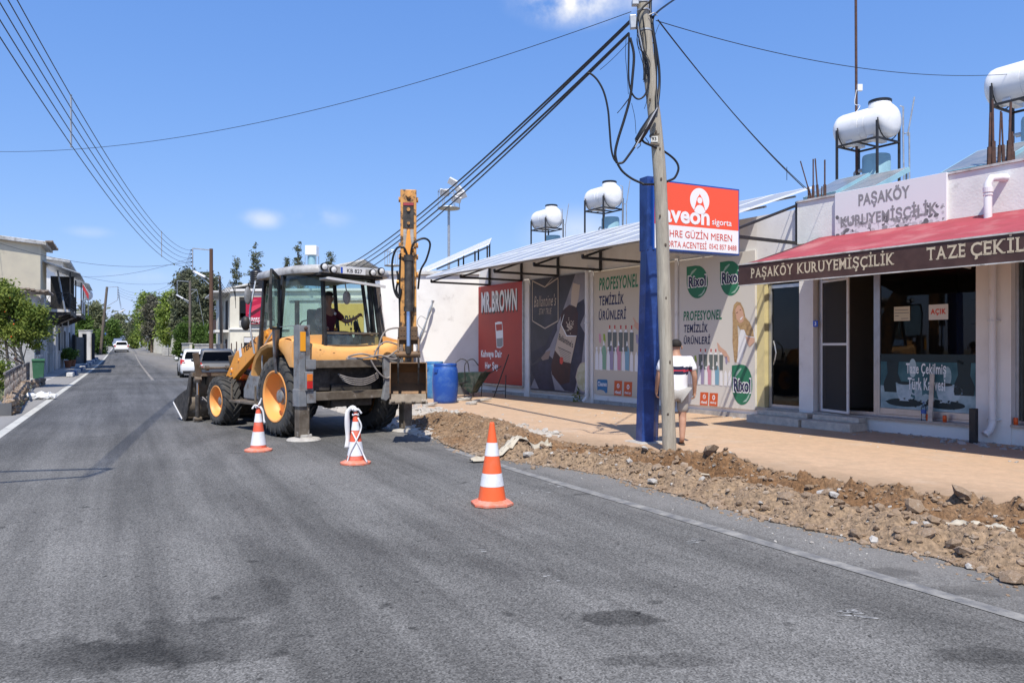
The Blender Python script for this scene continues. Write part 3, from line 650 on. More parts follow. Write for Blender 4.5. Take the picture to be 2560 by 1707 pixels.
def sheet(name, p0, p1, wd, mat, amp, lb, cat, n=26, m=8, seed=0, zoff=.03):
    # a crumpled strip lying on the soil from p0 to p1
    p0, p1 = Vector(p0), Vector(p1); d = p1 - p0; q = Vector((-d.y, d.x, 0)).normalized(); mb = MB(); vs = []
    for i in range(n + 1):
        for j in range(m + 1):
            u = i / n; v = j / m - .5; p = p0 + d * u + q * v * wd * (1 - .5 * abs(2 * u - 1) ** 3 + .3 * noise.noise(Vector((u * 5, seed, 0))))
            wv = (p.x - XL(p.y)) / (XU(p.y) - XL(p.y)); b = max(0.004, strip_h(wv, p.y)[1]) if 0 <= wv <= 1 else .004
            h = b + zoff * .6 + amp * (.5 + noise.noise(Vector((u * 6, v * 4, seed + 3)))) + amp * .5 * noise.noise(Vector((u * 17, v * 11, seed)))
            vs.append((p.x, p.y, h))
    k = m + 1; mb.add(vs, [(i * k + j, i * k + j + 1, (i + 1) * k + j + 1, (i + 1) * k + j) for i in range(n) for j in range(m)])
    o = mb.build(name, mat, None, smooth=.7, label=lb, cat=cat); s = o.modifiers.new('thickness', 'SOLIDIFY'); s.thickness = .004
    return o
sheet('plastic_sheet', G(1178, 1158) + Vector((0, 0, 0)), G(1375, 1128), .24, 'nylon', .055, 'crumpled beige plastic sheet stretched out from the first soil pile', 'sheet', seed=1)
sheet('plastic_sheet', G(2350, 1320), G(2535, 1345), .42, 'nylon', .05, 'torn beige sheet half buried at the right end of the trench', 'sheet', seed=5)
for (a, b, wd, lb) in (((1762, 1226), (1822, 1190), .10, 'pale split board leaning in the trench below the utility pole'), ((2066, 1272), (2118, 1262), .06, 'thin board lying across the middle of the trench'), ((2388, 1362), (2415, 1330), .14, 'broken triangular board on the right of the near heap')):
    p, q = G(*a), G(*b); mb = MB(); q = p + (q - p).normalized() * min(.55, (q - p).length)
    hz = lambda v: strip_h(min(1, max(0, (v.x - XL(v.y)) / (XU(v.y) - XL(v.y)))), v.y)[1]
    mb.beam((p.x, p.y, hz(p) + .03), (q.x, q.y, hz(q) + .05), wd, .018, up=(0, 0, 1)); mb.build('board', 'slab_board', None, bev=.004, label=lb, cat='board')
# broken concrete slabs by the drums
for (px, py, sx, sy, lb) in ((1160, 1006, .55, .3, 'broken flat concrete slab nearest the blue drums'), (1205, 1008, .5, .22, 'long broken slab piece behind the others by the wheelbarrow'), (1180, 1016, .3, .35, 'small tilted slab piece in front of the wheelbarrow'), (1075, 1020, .35, .3, 'pale slab fragment at the edge of the rubble bank')):
    g = G(px, py); mb = MB(); pts = [(sx * (.5 + .13 * rr.random()) * cos(a), sy * (.5 + .13 * rr.random()) * sin(a)) for a in (0.2, 1.1, 2.2, 3.0, 4.1, 5.2)]
    mb.prism(pts, lambda u, v: (u, v, .05 + .12 * u), (0, 0, .05)); o = mb.build('concrete_slab', 'stone_pale', None, label=lb, cat='slab'); o.location = (g.x, g.y, .03); o.rotation_euler = (0, 0, rr.uniform(0, 1))
# ---------------------------------------------------------------- the row of shops
def froot(name, x, t, z, label, cat, group=None):
    return empty(name, FW(x, t, z), FA, label, cat, group)
x1197, x1890, x2010, x2035, x2050, x2180, x2442, x2530 = [FP(p) for p in (1197, 1892, 2012, 2037, 2050, 2182, 2441, 2528)]
XE = x2530 + 5.5
# --- the poster building
b = froot('shop_building', x1197, 0, 0, 'long low white shop wall hung with large posters under solar panels', 'building')
Wp = x1890 - x1197
mb = MB(); mb.b2(0, Wp, 0, .25, -.3, 4.46); mb.build('wall', 'white_wall', b)
mb = MB(); mb.b2(0, Wp, .25, 9, 4.1, 4.3); mb.b2(0, .25, .25, 9, -.3, 4.1); mb.b2(0, Wp, 8.75, 9, -.3, 4.4 - .3); mb.build('roof', 'roof_grey', b)
for pxa, pxb in ((1313.5, 1326), (1466, 1486), (1691, 1698)):
    a, c = FP(pxa) - x1197, FP(pxb) - x1197; mb = MB(); mb.b2(a, c, -.06, -.002, 0, 3.8); mb.build('pilaster', 'white_wall', b)
mb = MB(); mb.b2(0, Wp, -.03, -.001, -.02, .16); mb.build('plinth', 'concrete', b)
# --- the nut and coffee shop
s = froot('shop_building', x1890, 0, 0, 'white nut and coffee shop with glass front under a red awning', 'building')
def sx(px): return FP(px) - x1890
E = XE - x1890; zs = .33
def wbox(name, mat, a, c, y0, y1, z0, z1, parent=s, bev=None):
    mb = MB(); mb.b2(a, c, y0, y1, z0, z1); return mb.build(name, mat, parent, bev=bev)
p0, p1 = sx(2001), sx(2036)      # pillar between the two doors
q0, q1 = sx(2442), sx(2530)      # pillar with the drain pipe
d0, d1 = sx(1913), p0            # door one opening
wbox('wall', 'yellow_wall', 0.002, d0 - .02, 0, .25, 0, 3.3)
wbox('wall', 'white_wall', 0.001, E, .02, .27, 3.25, 3.72)
wbox('wall', 'white_wall', 0.003, p0, 0.001, .25, 3.3, 4.46)
wbox('pillar', 'white_wall', p0, p1, -.04, .35, -.2, 3.5)
wbox('pillar', 'white_wall', q0, q1, -.03, .35, -.2, 3.5)
wbox('wall', 'white_wall', p1, q0, 0, .3, -.2, zs - .04)
wbox('wall', 'white_wall', 0, p0, 0, .3, -.2, zs - .04)
wbox('wall', 'white_wall', q1, E, 0, .3, -.2, zs + .01)
wbox('sill', 'sill', p1 + .002, q0 - .002, -.07, .5, zs - .038, zs)
wbox('sill', 'sill', 0.01, p0 - .002, -.05, .5, zs - .038, zs)
wbox('sill', 'sill', q1 + .002, E, -.07, .3, zs + .012, zs + .05)
wbox('parapet', 'parapet', p0 + .001, E, -.10, .12, 3.72, 4.56)
wbox('coping', 'roof_edge', p0 + .001, E, -.13, .16, 4.562, 4.60)
mb = MB(); mb.b2(0, E, .12, 9, 4.0, 4.2); mb.b2(0, E, 8.8, 9, -.2, 4.0); mb.build('roof', 'roof_grey', s)
mb = MB(); mb.b2(0.1, E, .5, 6, .27, .30); mb.build('inner_floor', 'shelf', s)
mb = MB(); mb.b2(0.1, E, 5.9, 6, .3, 3.9); mb.b2(p0 - .05, p0 + .05, .36, 5.9, .3, 3.9); mb.b2(q1 - .3, q1 - .2, .36, 5.9, .3, 3.9); mb.b2(0.1, E, .3, 5.9, 3.5, 3.55); mb.build('inner_wall', 'inside_wall', s)
mb = MB()
for k in range(5): mb.b2(p1 + .4, q0 - .2, 5.2, 5.88, .5 + k * .55, .53 + k * .55)
for k in range(60):
    a = p1 + .5 + rr.random() * (q0 - p1 - .9); mb.b2(a, a + .12, 5.3, 5.5, .53 + (k % 5) * .55, .75 + (k % 5) * .55)
mb.build('shelf', 'shelf', s)
def frame(name, mat, a, c, z0, z1, y, wd=.06, dp=.06, parent=s, mid=None):
    mb = MB(); mb.b2(a, a + wd, y, y + dp, z0, z1); mb.b2(c - wd, c, y, y + dp, z0, z1); mb.b2(a + wd, c - wd, y, y + dp, z0, z0 + wd); mb.b2(a + wd, c - wd, y, y + dp, z1 - wd, z1)
    if mid: mb.b2(a + wd, c - wd, y + .005, y + dp - .005, mid - wd / 2, mid + wd / 2)
    return mb.build(name, mat, parent)
# door one, closed dark glass
dd = frame('door', 'alu', d0, d1 - .003, zs, 2.95, .12, .07)
wbox('pane', 'shop_glass', d0 + .07, d1 - .073, .145, .15, zs + .07, 2.88, dd)
mb = MB(); mb.tube([(d0 + .14, .1, 1.25), (d0 + .22, .04, 1.35), (d0 + .26, .03, 1.5), (d0 + .22, .04, 1.65), (d0 + .14, .1, 1.75)], .014, 8); mb.build('handle', 'alu', dd)
# open door way with a screen door ajar
a0, a1 = p1 + .04, sx(2185)
dr = frame('door', 'alu', a0, a1, zs, 3.05, .1, .07)
sd_ = empty('screen_door', (a0 + .07, .09, zs), -.32); sd_.parent = s
wd = (sx(2131) - a0) * 1.03
frame('door_frame', 'alu_white', 0, wd, .02, 2.62, -.03, .045, .03, sd_, mid=1.35)
mk('mesh_screen', (.05, .05, .05), .9, alpha=.62)
wbox('mesh_screen', 'mesh_screen', .045, wd - .045, -.016, -.013, .065, 2.575, sd_)
# the big shop window
w0, w1 = a1 + .002, q0 - .002
wf = frame('window', 'alu', w0, w1, zs, 3.05, .1, .05)
wbox('pane', 'shop_glass', w0 + .05, w1 - .05, .125, .13, zs + .05, 3.0, wf)
wbox('sash_rail', 'alu', w0 + .05, w1 - .05, .11, .15, zs + .055, zs + .16, wf)
wf2 = frame('window', 'alu', q1 + .002, E, zs + .055, 3.05, .1, .05)
wbox('pane', 'shop_glass', q1 + .05, E - .05, .125, .13, zs + .1, 3.0, wf2)
# coffee picture along the foot of the window
def c2(cx, cy): return (1960 + cx * .33167, 640 + cy * .33167)
def c1(cx, cy): return (1840 + cx * .47182, 420 + cy * .47182)
mk('coffee_dark', (.012, .03, .035), .5); mk('coffee_teal', (.025, .10, .125), .5, col2=(.06, .17, .20), scale=2.2, lo=.4, hi=.6); mk('coffee_pale', (.42, .56, .60), .5, col2=(.20, .32, .36), scale=3)
mk('coffee_white', (.80, .86, .88), .5)
def art(t, ox=0.0, oz=0.0):
    return lambda px, py, k=0: (lambda r: (r[0] - ox, -t - .0018 * k, r[1] - oz))(FP(px, py, t))
cp = froot('coffee_picture', x1890 + w0 + .06, -.11, zs + .165, 'blue printed coffee picture along the foot of the shop window', 'poster')
pw = w1 - w0 - .12; ph = 1.0
mb = MB(); mb.b2(0, pw, 0, .008, 0, ph); mb.build('print', 'coffee_teal', cp)
fl = lambda k: (lambda u, v: (u, -.0016 * k, v))
mb = MB(); mb.poly([fl(1)(*p) for p in [(0, 0), (pw, 0), (pw, .30), (pw * .75, .36), (pw * .62, .22), (pw * .5, .30), (pw * .38, .2), (pw * .2, .38), (0, .42)]]); mb.build('print_table', 'coffee_pale', cp)
mb = MB(); mb.poly([fl(1)(*p) for p in [(0, .86), (pw, .86), (pw, ph), (0, ph)]]); mb.build('print_top', 'coffee_dark', cp)
mb = MB(); k = 3
for cx, sgn in ((.46, 1), (pw - .52, 1)):
    mb.mi = 1; mb.poly([fl(2)(cx + u, .12 + v) for u, v in circle_pts(0, 0, .34, .075, 24)])                       # saucer
    mb.mi = 0; mb.poly([fl(3)(cx + u, .12 + v) for u, v in [(-.09, .03), (.09, .03), (.14, .18), (.16, .36), (-.16, .36), (-.14, .18)]])
    mb.mi = 0; mb.add([fl(2)(cx + .2 + u, .36 + v) for u, v in circle_pts(0, 0, .10, .10, 16)] + [fl(2)(cx + .2 + u, .36 + v) for u, v in circle_pts(0, 0, .07, .07, 16)], [(i, (i + 1) % 16, 16 + (i + 1) % 16, 16 + i) for i in range(16)])
    mb.mi = 1; mb.poly([fl(4)(cx + u, .475 + v) for u, v in circle_pts(0, 0, .13, .03, 20)])
mk('cup', (.46, .58, .64), .5, col2=(.25, .38, .44), scale=6); mb.build('print_cups', ['cup', 'coffee_dark'], cp)
mb = MB()
for cx in (.24, pw - .2):
    mb.poly([fl(2)(cx + u, .30 + v) for u, v in [(-.16, 0), (.16, 0), (.18, .15), (.1, .35), (.12, .6), (-.12, .6), (-.1, .35), (-.18, .15)]])
    mb.poly([fl(2)(cx + u, .82 + v) for u, v in [(-.02, 0), (-.26, .14), (-.26, .16), (.0, .05)]])
for i in range(70):
    cx = rr.choice([.5, .8, pw * .5, pw - .75, pw - .5]) + rr.gauss(0, .18); 
    if .03 < cx < pw - .03: mb.poly([fl(3)(cx + u, .07 + rr.random() * .14 + v) for u, v in circle_pts(0, 0, .022, .014, 6)] if False else [fl(5)(cx + u, .06 + (i % 7) * .022 + v) for u, v in circle_pts(0, 0, .022, .013, 6)])
mb.build('print_pots', 'coffee_dark', cp, kind='stuff')
mb = MB()
for (u, v) in ((pw * .36, .75), (pw * .42, .32), (pw * .72, .62)): mb.poly([fl(2)(u + a, v + c) for a, c in circle_pts(0, 0, .07, .17, 20)])
mb.build('print_beans', 'coffee_pale', cp)
mb = MB(); text_into(mb, 'Taze Çekilmiş', pw * .29, pw * .71, .60, .84, fl(6), .02, 1.08); text_into(mb, 'Türk Kahvesi', pw * .31, pw * .70, .36, .58, fl(6), .02, 1.08); mb.build('lettering', 'coffee_white', cp)
# papers taped inside the glass
def paper(px0, py0, px1, py1, mat, label, cat='notice'):
    r0 = FP(px0, py0, -.135); r1 = FP(px1, py1, -.135)
    o = froot('notice', r0[0], -.112, r1[1], label, cat); W, Hh = r1[0] - r0[0], r0[1] - r1[1]
    mb = MB(); mb.b2(0, W, -.002, 0, 0, Hh); mb.build('paper', mat, o); return o, W, Hh
o, W, Hh = paper(c2(1097, 0)[0], c2(0, 368)[1], c2(1243, 0)[0], c2(0, 478)[1], 'paper', 'white sheet reading AÇIK in red taped inside the shop window')
mb = MB(); text_into(mb, 'AÇIK', W * .1, W * .9, Hh * .28, Hh * .72, lambda u, v: (u, -.004, v), .035, 1.15); mb.build('lettering', 'lt_red', o)
o, W, Hh = paper(c2(835, 0)[0], c2(0, 384)[1], c2(955, 0)[0], c2(0, 487)[1], 'paper_cream', 'small cream handwritten note taped inside the shop window')
mb = MB()
for k, (a, c) in enumerate(((.05, .9), (.05, .95), (.05, .3), (.45, .9))): mb.quad(*[(W * u, -.004, Hh * v) for u, v in ((a, .78 - k * .2), (c, .78 - k * .2), (c, .74 - k * .2), (a, .74 - k * .2))])
mb.build('writing', 'pebble3', o)
# number plate of the house
r = FP(*c2(236, 533), .045); r2 = FP(*c2(272, 486), .045)
o = froot('house_number', r[0] - .05, .042, r[1], 'small blue house number 3 on the pillar beside the screen door', 'number plate')
mb = MB(); mb.b2(0, r2[0] - r[0], -.006, 0, 0, r2[1] - r[1]); mb.build('plate', 'plate_blue', o)
mb = MB(); W = r2[0] - r[0]; Hh = r2[1] - r[1]; text_into(mb, '3', W * .32, W * .68, Hh * .2, Hh * .8, lambda u, v: (u, -.008, v), .03); mb.build('lettering', 'lt_white', o)
# steps
for (pa, pb, lb) in ((1866, 1995, 'double stone step in front of the closed glass door'), (2003, 2124, 'double stone step in front of the screen door')):
    a, c = FP(pa, t=.62), FP(pb, t=.62); o = froot('door_step', a, 0, .04, lb, 'step')
    mb = MB(); mb.b2(0, c - a, -.62, -.071, -.05, .165); mb.build('lower_step', 'step_stone', o, bev=.008)
    mb = MB(); mb.b2(.03, c - a - .02, -.32, -.072, .167, .262); mb.build('upper_step', 'step_stone', o, bev=.008)
# shop sign on the parapet
a, c = FP(2088, t=.16), FP(2367, t=.16)
o = froot('shop_sign', a, .102, 3.74, 'white shop sign with grey letters and pebbles on the parapet', 'sign'); W = c - a; Hh = .86
mb = MB(); mb.b2(0, W, -.07, 0, 0, Hh); mb.build('board', 'sign_white', o, bev=.004)
fl7 = lambda u, v: (u, -.0732, v)
mb = MB(); text_into(mb, 'PAŞAKÖY', W * .235, W * .70, Hh * .55, Hh * .93, fl7, .03, 1.06); text_into(mb, 'KURUYEMİŞÇİLİK', W * .06, W * .93, Hh * .14, Hh * .52, fl7, .03, 1.06); mb.build('lettering', 'letter_grey', o)
mb = MB()
for k in range(230):
    u = rr.random() * W; top = .10 + .18 * abs(u / W - .5) * 2 + .05; v = rr.random() ** 1.3 * top * 1.5 * Hh; r = rr.uniform(.025, .055) * (1.2 - v)
    if r < u < W - r and v > .02:
        mb.mi = rr.choice([0, 0, 1, 1, 2, 3]); an = rr.random() * 3; e = rr.uniform(.55, .85)
        pts = [(u + r * cos(t_) * cos(an) - r * e * sin(t_) * sin(an), max(.005, v + r * cos(t_) * sin(an) + r * e * sin(t_) * cos(an))) for t_ in [2 * pi * j / 10 for j in range(10)]]
        mb.poly([(x, -.0705 - .000008 * k, z) for x, z in pts])
mb.build('pebble_print', ['pebble0', 'pebble1', 'pebble2', 'pebble3'], o, kind='stuff')
# --- awning
aw0, aw1 = FP(1849, t=2.4), XE - .3
o = froot('awning', aw0, 0, 0, 'dark red shop awning with a brown lettered valance', 'awning'); W = aw1 - aw0
mb = MB(); n = 40; vs = []
for i in range(n + 1):
    for j in range(9):
        u = W * i / n; v = j / 8; vs.append((u, -.10 - 2.3 * v, 3.80 + (3.12 - 3.80) * v - .035 * sin(pi * v) + .012 * sin(u * 9) * sin(pi * v)))
mb.add(vs, [(i * 9 + j, i * 9 + j + 1, (i + 1) * 9 + j + 1, (i + 1) * 9 + j) for i in range(n) for j in range(8)])
ob = mb.build('canopy', 'awning_red', o, smooth=1); m_ = ob.modifiers.new('t', 'SOLIDIFY'); m_.thickness = .006
mb = MB(); mb.b2(0, W, -2.43, -2.40, 2.75, 3.11); mb.build('valance', 'awning_brown', o)
mb = MB(); mb.b2(0, W, -2.445, -2.39, 3.111, 3.135); mb.b2(0, W, -2.44, -2.395, 2.732, 2.749); mb.build('trim', 'roof_edge', o)
mb = MB(); mb.prism([(-2.398, 2.75), (-2.398, 3.10), (-.10, 3.78), (-.10, 3.42)], lambda y, z: (0, y, z), (.02, 0, 0)); mb.build('side_flap', 'awning_brown', o)
mb = MB()
for u in (.15, W * .33, W * .66): mb.beam((u, -2.38, 3.08), (u, -.05, 2.95), .03); mb.cyl((u, -.05, 2.95), (u, -.05, 3.7), .02)
mb.build('awning_arm', 'alu_white', o)
fv = lambda u, v: (u, -2.434, v)
mb = MB(); ta = FP(c1(80, 0)[0], t=2.434) - aw0; tb = FP(c1(300, 0)[0], t=2.434) - aw0; tc_ = FP(c1(325, 0)[0], t=2.434) - aw0; td = FP(c1(835, 0)[0], t=2.434) - aw0
serif_text(mb, 'PAŞAKÖY', ta, tb, 2.86, 3.035, fv); serif_text(mb, 'KURUYEMİŞÇİLİK', tc_, td, 2.86, 3.035, fv)
te = FP(c1(1012, 0)[0], t=2.434) - aw0; tf = FP(c1(1213, 0)[0], t=2.434) - aw0; tg = FP(c1(1243, 0)[0], t=2.434) - aw0; th = FP(c1(1535, 0)[0], t=2.434) - aw0
serif_text(mb, 'TAZE', te, tf, 2.87, 3.06, fv); serif_text(mb, 'ÇEKİLMİŞ', tg, tg + (th - tg) * 1.62, 2.87, 3.06, fv)
mb.build('lettering', 'letter_cream', o)
# --- drain pipes
px_ = FP(2481, t=.12); o = froot('drain_pipe', px_, 0, 0, 'white drain pipe on the pillar right of the shop window', 'pipe')
mb = MB(); mb.tube([(0, -.12, 3.0), (0, -.12, .42)], .055, 14); mb.tube([(0, -.12, .42), (0, -.13, .36), (-.02, -.16, .28), (-.06, -.24, .2)], .06, 14); mb.build('pipe', 'pvc_white', o, smooth=1)
mb = MB()
for z in (2.05, .44): mb.tube([(0, -.12, z - .012), (0, -.12, z + .012)], .075, 14); mb.b2(-.09, .09, -.12, 0, z - .01, z + .01)
mb.build('bracket', 'alu_white', o)
px_ = FP(2470, t=.38); o = froot('drain_pipe', px_, 0, 3.6, 'short white elbow pipe coming out of the parapet above the awning', 'pipe')
mb = MB(); mb.tube([(.16, .0, .74), (.10, -.2, .74), (.02, -.32, .73), (0, -.38, .64), (0, -.38, -.06)], .06, 14); mb.build('pipe', 'pvc_white', o, smooth=1)
mb = MB(); mb.tube([(0, -.38, .50), (0, -.38, .58)], .075, 14); mb.tube([(0, -.38, .45), (0, -.38, .475)], .07, 14); mb.build('collar', 'pvc_white', o)
px_ = FP(1470, t=.1); o = froot('drain_pipe', px_, 0, 0, 'white drain pipe between the dark poster and the cleaning poster', 'pipe')
mb = MB(); mb.tube([(0, -.14, 3.9), (0, -.14, .25), (-.02, -.17, .16), (-.06, -.24, .1)], .055, 12); mb.build('pipe', 'pvc_white', o, smooth=1)
mb = MB()
for z in (2.3, .45, .3): mb.tube([(0, -.14, z - .012), (0, -.14, z + .012)], .072, 12)
mb.build('bracket', 'alu_white', o)
# black post and bits on the ground by the pillar
px_, _z = FP(2434, 1130, .30); o = froot('iron_post', px_, .30, 0, 'short dark iron post standing in front of the shop wall', 'post')
mb = MB(); mb.b2(-.05, .05, -.05, .05, -.02, .62); mb.build('post', 'black_steel', o, bev=.006)
# bottle and cans on the sill
def can(x, t, z, lb, mat='can_orange', r=.033, h=.115):
    o = froot('drink_can', x, t, z, lb, 'can'); mb = MB(); mb.lathe([(0, 0), (r * .8, 0), (r, .01), (r, h - .012), (r * .82, h), (0, h)], 16); mb.build('body', mat, o, smooth=.8)
    mb = MB(); mb.lathe([(0, h + .001), (r * .78, h + .001), (r * .82, h + .004), (r * .7, h + .004)], 16); mb.build('lid', 'alu', o)
can(FP(c2(1211, 0)[0], t=0), 0.0, zs, 'orange drink can standing alone on the window sill')
can(FP(c2(1087, 0)[0], t=0), 0.0, zs, 'orange drink can beside the water bottle on the sill')
can(FP(c2(1752, 0)[0], t=.0), 0.02, zs + .05, 'orange drink can on the sill right of the drain pipe')
o = froot('water_bottle', FP(c2(1053, 0)[0], t=.02), .02, zs, 'clear plastic water bottle with blue label on the window sill', 'bottle')
mb = MB(); mb.lathe([(0, 0), (.042, 0), (.045, .02), (.042, .06), (.045, .1), (.043, .22), (.03, .27), (.014, .30), (.014, .31), (0, .31)], 16); mb.build('body', 'bottle_plastic', o, smooth=1)
mb = MB(); mb.lathe([(.0455, .12), (.0455, .19)], 16); mb.build('label_band', 'label_blue', o)
mb = MB(); mb.lathe([(0, .31), (.016, .31), (.016, .33), (0, .33)], 12); mb.build('cap', 'label_blue', o)
px_ = FP(c2(1103, 0)[0], t=.04); o = froot('wood_stick', px_, .05, zs, 'pale flat strip of wood propped against the shop window', 'stick'); mb = MB(); mb.beam((0, 0, 0), (-.01, .09, .82), .075, .02, up=(0, 1, 0)); mb.build('strip', 'step_stone', o)
# broken edge of concrete and rubble along the wall foot
mb = MB()
for k in range(420):
    x = rr.uniform(x2035 - 2, XE - 1); y = -rr.uniform(.0, .22 if x < x2442 - .4 else .75); q = FW(x, -y, .05); r = rr.uniform(.012, .045) if y > -.25 else rr.uniform(.015, .07); mb.rock((q.x, q.y, .045 + r * .2), r, rr, .5)
mb.build('wall_foot_rubble', 'concrete', kind='stuff', label='broken concrete crumbs along the foot of the shop wall', cat='rubble')
# ---------------------------------------------------------------- posters on the long wall
def c5(cx, cy): return (1160 + cx * .26786, 640 + cy * .26786)
def c4(cx, cy): return (1460 + cx * .26786, 640 + cy * .26786)
def c6(cx, cy): return (1700 + cx * .30628, 640 + cy * .30628)
class Poster:
    def __init__(s, pxl, pxr, z0, z1, t, label, edge='lt_white', base='sign_white', conv=None):
        s.t = t; s.x0 = FP(pxl, t=t); s.x1 = FP(pxr, t=t); s.z0 = z0; s.W = s.x1 - s.x0; s.H = z1 - z0; s.conv = conv
        s.o = froot('poster', s.x0, t, z0, label, 'poster'); mb = MB(); mb.b2(0, s.W, 0, t - .004, 0, s.H); mb.build('board', base, s.o)
    def a(s, cx, cy, k=1):     # picture position -> place on the board
        x, z = FP(*s.conv(cx, cy), t=s.t); return (min(s.W - .004, max(.004, x - s.x0)), -.0012 * k - .001, min(s.H - .004, max(.004, z - s.z0)))
    def poly(s, name, mat, k, *polys):
        mb = MB()
        for i, p in enumerate(polys): mb.poly([s.a(cx, cy, k + .03 * i) for cx, cy in p])
        return mb.build(name, mat, s.o)
    def text(s, name, mat, k, items, bold=.02, italic=0, sp=1.13):
        mb = MB()
        for it in items:
            txt, xl, xr, yt, yb = it[:5]
            p = s.a(xl, yb); q = s.a(xr, yb); r = s.a(xl, yt)
            text_into(mb, txt, p[0], q[0], p[2], r[2], lambda u, v: (u, -.0012 * k - .001, v), bold, sp, italic)
        return mb.build(name, mat, s.o)
mk('poster_red', (.42, .035, .025), .5, col2=(.36, .03, .025), scale=1.5)
P1 = Poster(1196, 1306, .40, 3.72, .12, 'red coffee poster with large white block letters', base='poster_red', conv=c5)
P1.text('letter_shadow', 'lt_black', 1, [('MR.BROWN', 170, 500, 352, 549)], .04, 0, 1.2)
P1.text('lettering', 'lt_white', 2, [('MR.BROWN', 163, 493, 338, 532), ('Kahveye Dair', 160, 355, 878, 962), ('Her Şey', 197, 320, 985, 1068)], .035, 0, 1.1)
# (the cartoon figure of the photograph is left out; only a plain can is printed here)
mk('print_cream', (.62, .55, .45), .5)
P1.poly('print_can', 'lt_white', 1, [(290, 622), (322, 612), (356, 614), (364, 700), (366, 840), (340, 858), (306, 855), (296, 700)])
P1.poly('print_can_band', 'letter_grey', 2, [(304, 770), (362, 764), (362, 838), (338, 850), (310, 846)])
P1.poly('print_can_top', 'poster_red', 2, [(297, 640), (354, 632), (358, 690), (303, 698)])
mb = MB(); mb.b2(-.02, P1.W + .02, -.01, .12, -.05, -.01); mb.b2(P1.W, P1.W + .03, -.01, .12, -.01, P1.H); mb.build('frame', 'galv', P1.o)
# --- whisky poster
mk('wh_dark', (.035, .032, .038), .5, col2=(.055, .05, .065), scale=1.2); mk('wh_navy', (.020, .018, .035), .5, col2=(.04, .035, .065), scale=2.5); mk('wh_pale', (.30, .28, .30), .5, col2=(.20, .19, .22), scale=1.3)
mk('wh_brown', (.055, .014, .012), .45, col2=(.03, .01, .012), scale=2); mk('wh_label', (.50, .40, .31), .5); mk('wh_amber', (.40, .38, .22), .5, col2=(.55, .53, .4), scale=5); mk('wh_skin', (.28, .20, .16), .6)
P2 = Poster(1325.5, 1465.5, .30, 3.73, .06, 'dark whisky poster with a tilted bottle', base='wh_dark', conv=c5)
P2.poly('print_light', 'wh_pale', 1, [(1040, 165), (1140, 150), (1140, 1290), (860, 1250), (620, 1232), (800, 800), (905, 560)])
P2.poly('print_sweep', 'wh_navy', 2, [(620, 900), (760, 830), (870, 610), (870, 690), (800, 850), (640, 1010)], [(622, 1030), (800, 930), (830, 960), (815, 1090), (850, 1250), (700, 1240), (622, 1060)], [(1060, 440), (1120, 400), (1138, 520), (1085, 640), (1128, 720), (1100, 980), (1030, 1270), (940, 1255), (840, 1130), (900, 900)])
P2.poly('print_hand', 'wh_skin', 3, [(720, 950), (770, 890), (810, 880), (790, 960), (735, 975)])
P2.poly('print_bottle', 'wh_brown', 4, [(985, 455), (1050, 475), (1065, 540), (1060, 745), (1000, 1000), (985, 1180), (900, 1200), (820, 1100), (815, 1010), (870, 800), (905, 640), (905, 560), (925, 505)])
P2.poly('print_cap', 'wh_label', 5, [(1005, 330), (1020, 250), (1085, 270), (1070, 400), (1050, 480), (1000, 452)])
P2.poly('print_label', 'wh_label', 5, [(908, 640), (960, 745), (1052, 748), (998, 1000), (935, 985), (850, 880), (880, 750)])
P2.poly('print_label_edge', 'lt_white', 6, [(905, 640), (935, 545), (938, 545), (912, 640), (962, 740), (1054, 744), (1053, 750), (958, 749)])
P2.poly('print_seal', 'lt_red', 6, [(895, 960), (905, 940), (925, 945), (928, 985), (915, 1012), (897, 1000)])
mb = MB(); rr2 = random.Random(4)
for i in range(60): cx, cy = 985 + rr2.gauss(0, 20), 655 + rr2.gauss(0, 30); mb.poly([P2.a(cx + u, cy + v, 6 + .01 * i) for u, v in circle_pts(0, 0, 5, 6, 5)])
mb.build('print_crest', 'wh_label', P2.o)
mb = MB(); f = [(638, 232), (755, 290), (880, 205), (880, 605), (757, 675), (640, 605)]
for (a, c) in zip(f, f[1:] + f[:1]):
    A_, B_ = P2.a(*a, 5), P2.a(*c, 5); mb.beam(A_, B_, .0008, .035, up=(0, 0, 1)) if abs(A_[0] - B_[0]) > .1 else mb.b2(A_[0] - .017, A_[0] + .017, -.008, -.0075, min(A_[2], B_[2]), max(A_[2], B_[2]))
A_, B_ = P2.a(755, 290, 5), P2.a(830, 205, 5); mb.beam(A_, B_, .0008, .02); mb.build('print_badge', 'wh_label', P2.o)
P2.text('lettering', 'wh_label', 6, [('Ballantine\'s', 655, 862, 372, 478), ('STAY TRUE', 700, 820, 492, 548)], 0, .35)
mb = MB(); a = P2.a(885, 780); c = P2.a(1020, 860); hh = .20
import itertools
vs, fs = textmesh("Ballantine's", bold=.01, italic=.3); ax = min(v[0] for v in vs); bx = max(v[0] for v in vs); ay = min(v[1] for v in vs); by = max(v[1] for v in vs)
mb.add([(a[0] + (v[0] - ax) / (bx - ax) * (c[0] - a[0]), -.0105, a[2] + (c[2] - a[2]) * (v[0] - ax) / (bx - ax) + (v[1] - ay) / (by - ay) * hh) for v in vs], fs)
for i in range(7): p = P2.a(880 + i * 5, 850 + 18 * i, 8); q = P2.a(1000 - i * 2, 905 + 15 * i, 8); mb.beam(p, q, .0008, .008 if i else .02)
mb.build('label_print', 'lt_black', P2.o)
P2.poly('print_glass', 'wh_amber', 3, [(1050, 1130), (1065, 1060), (1090, 1010), (1115, 998), (1138, 1000), (1138, 1262), (1110, 1255), (1075, 1225)])
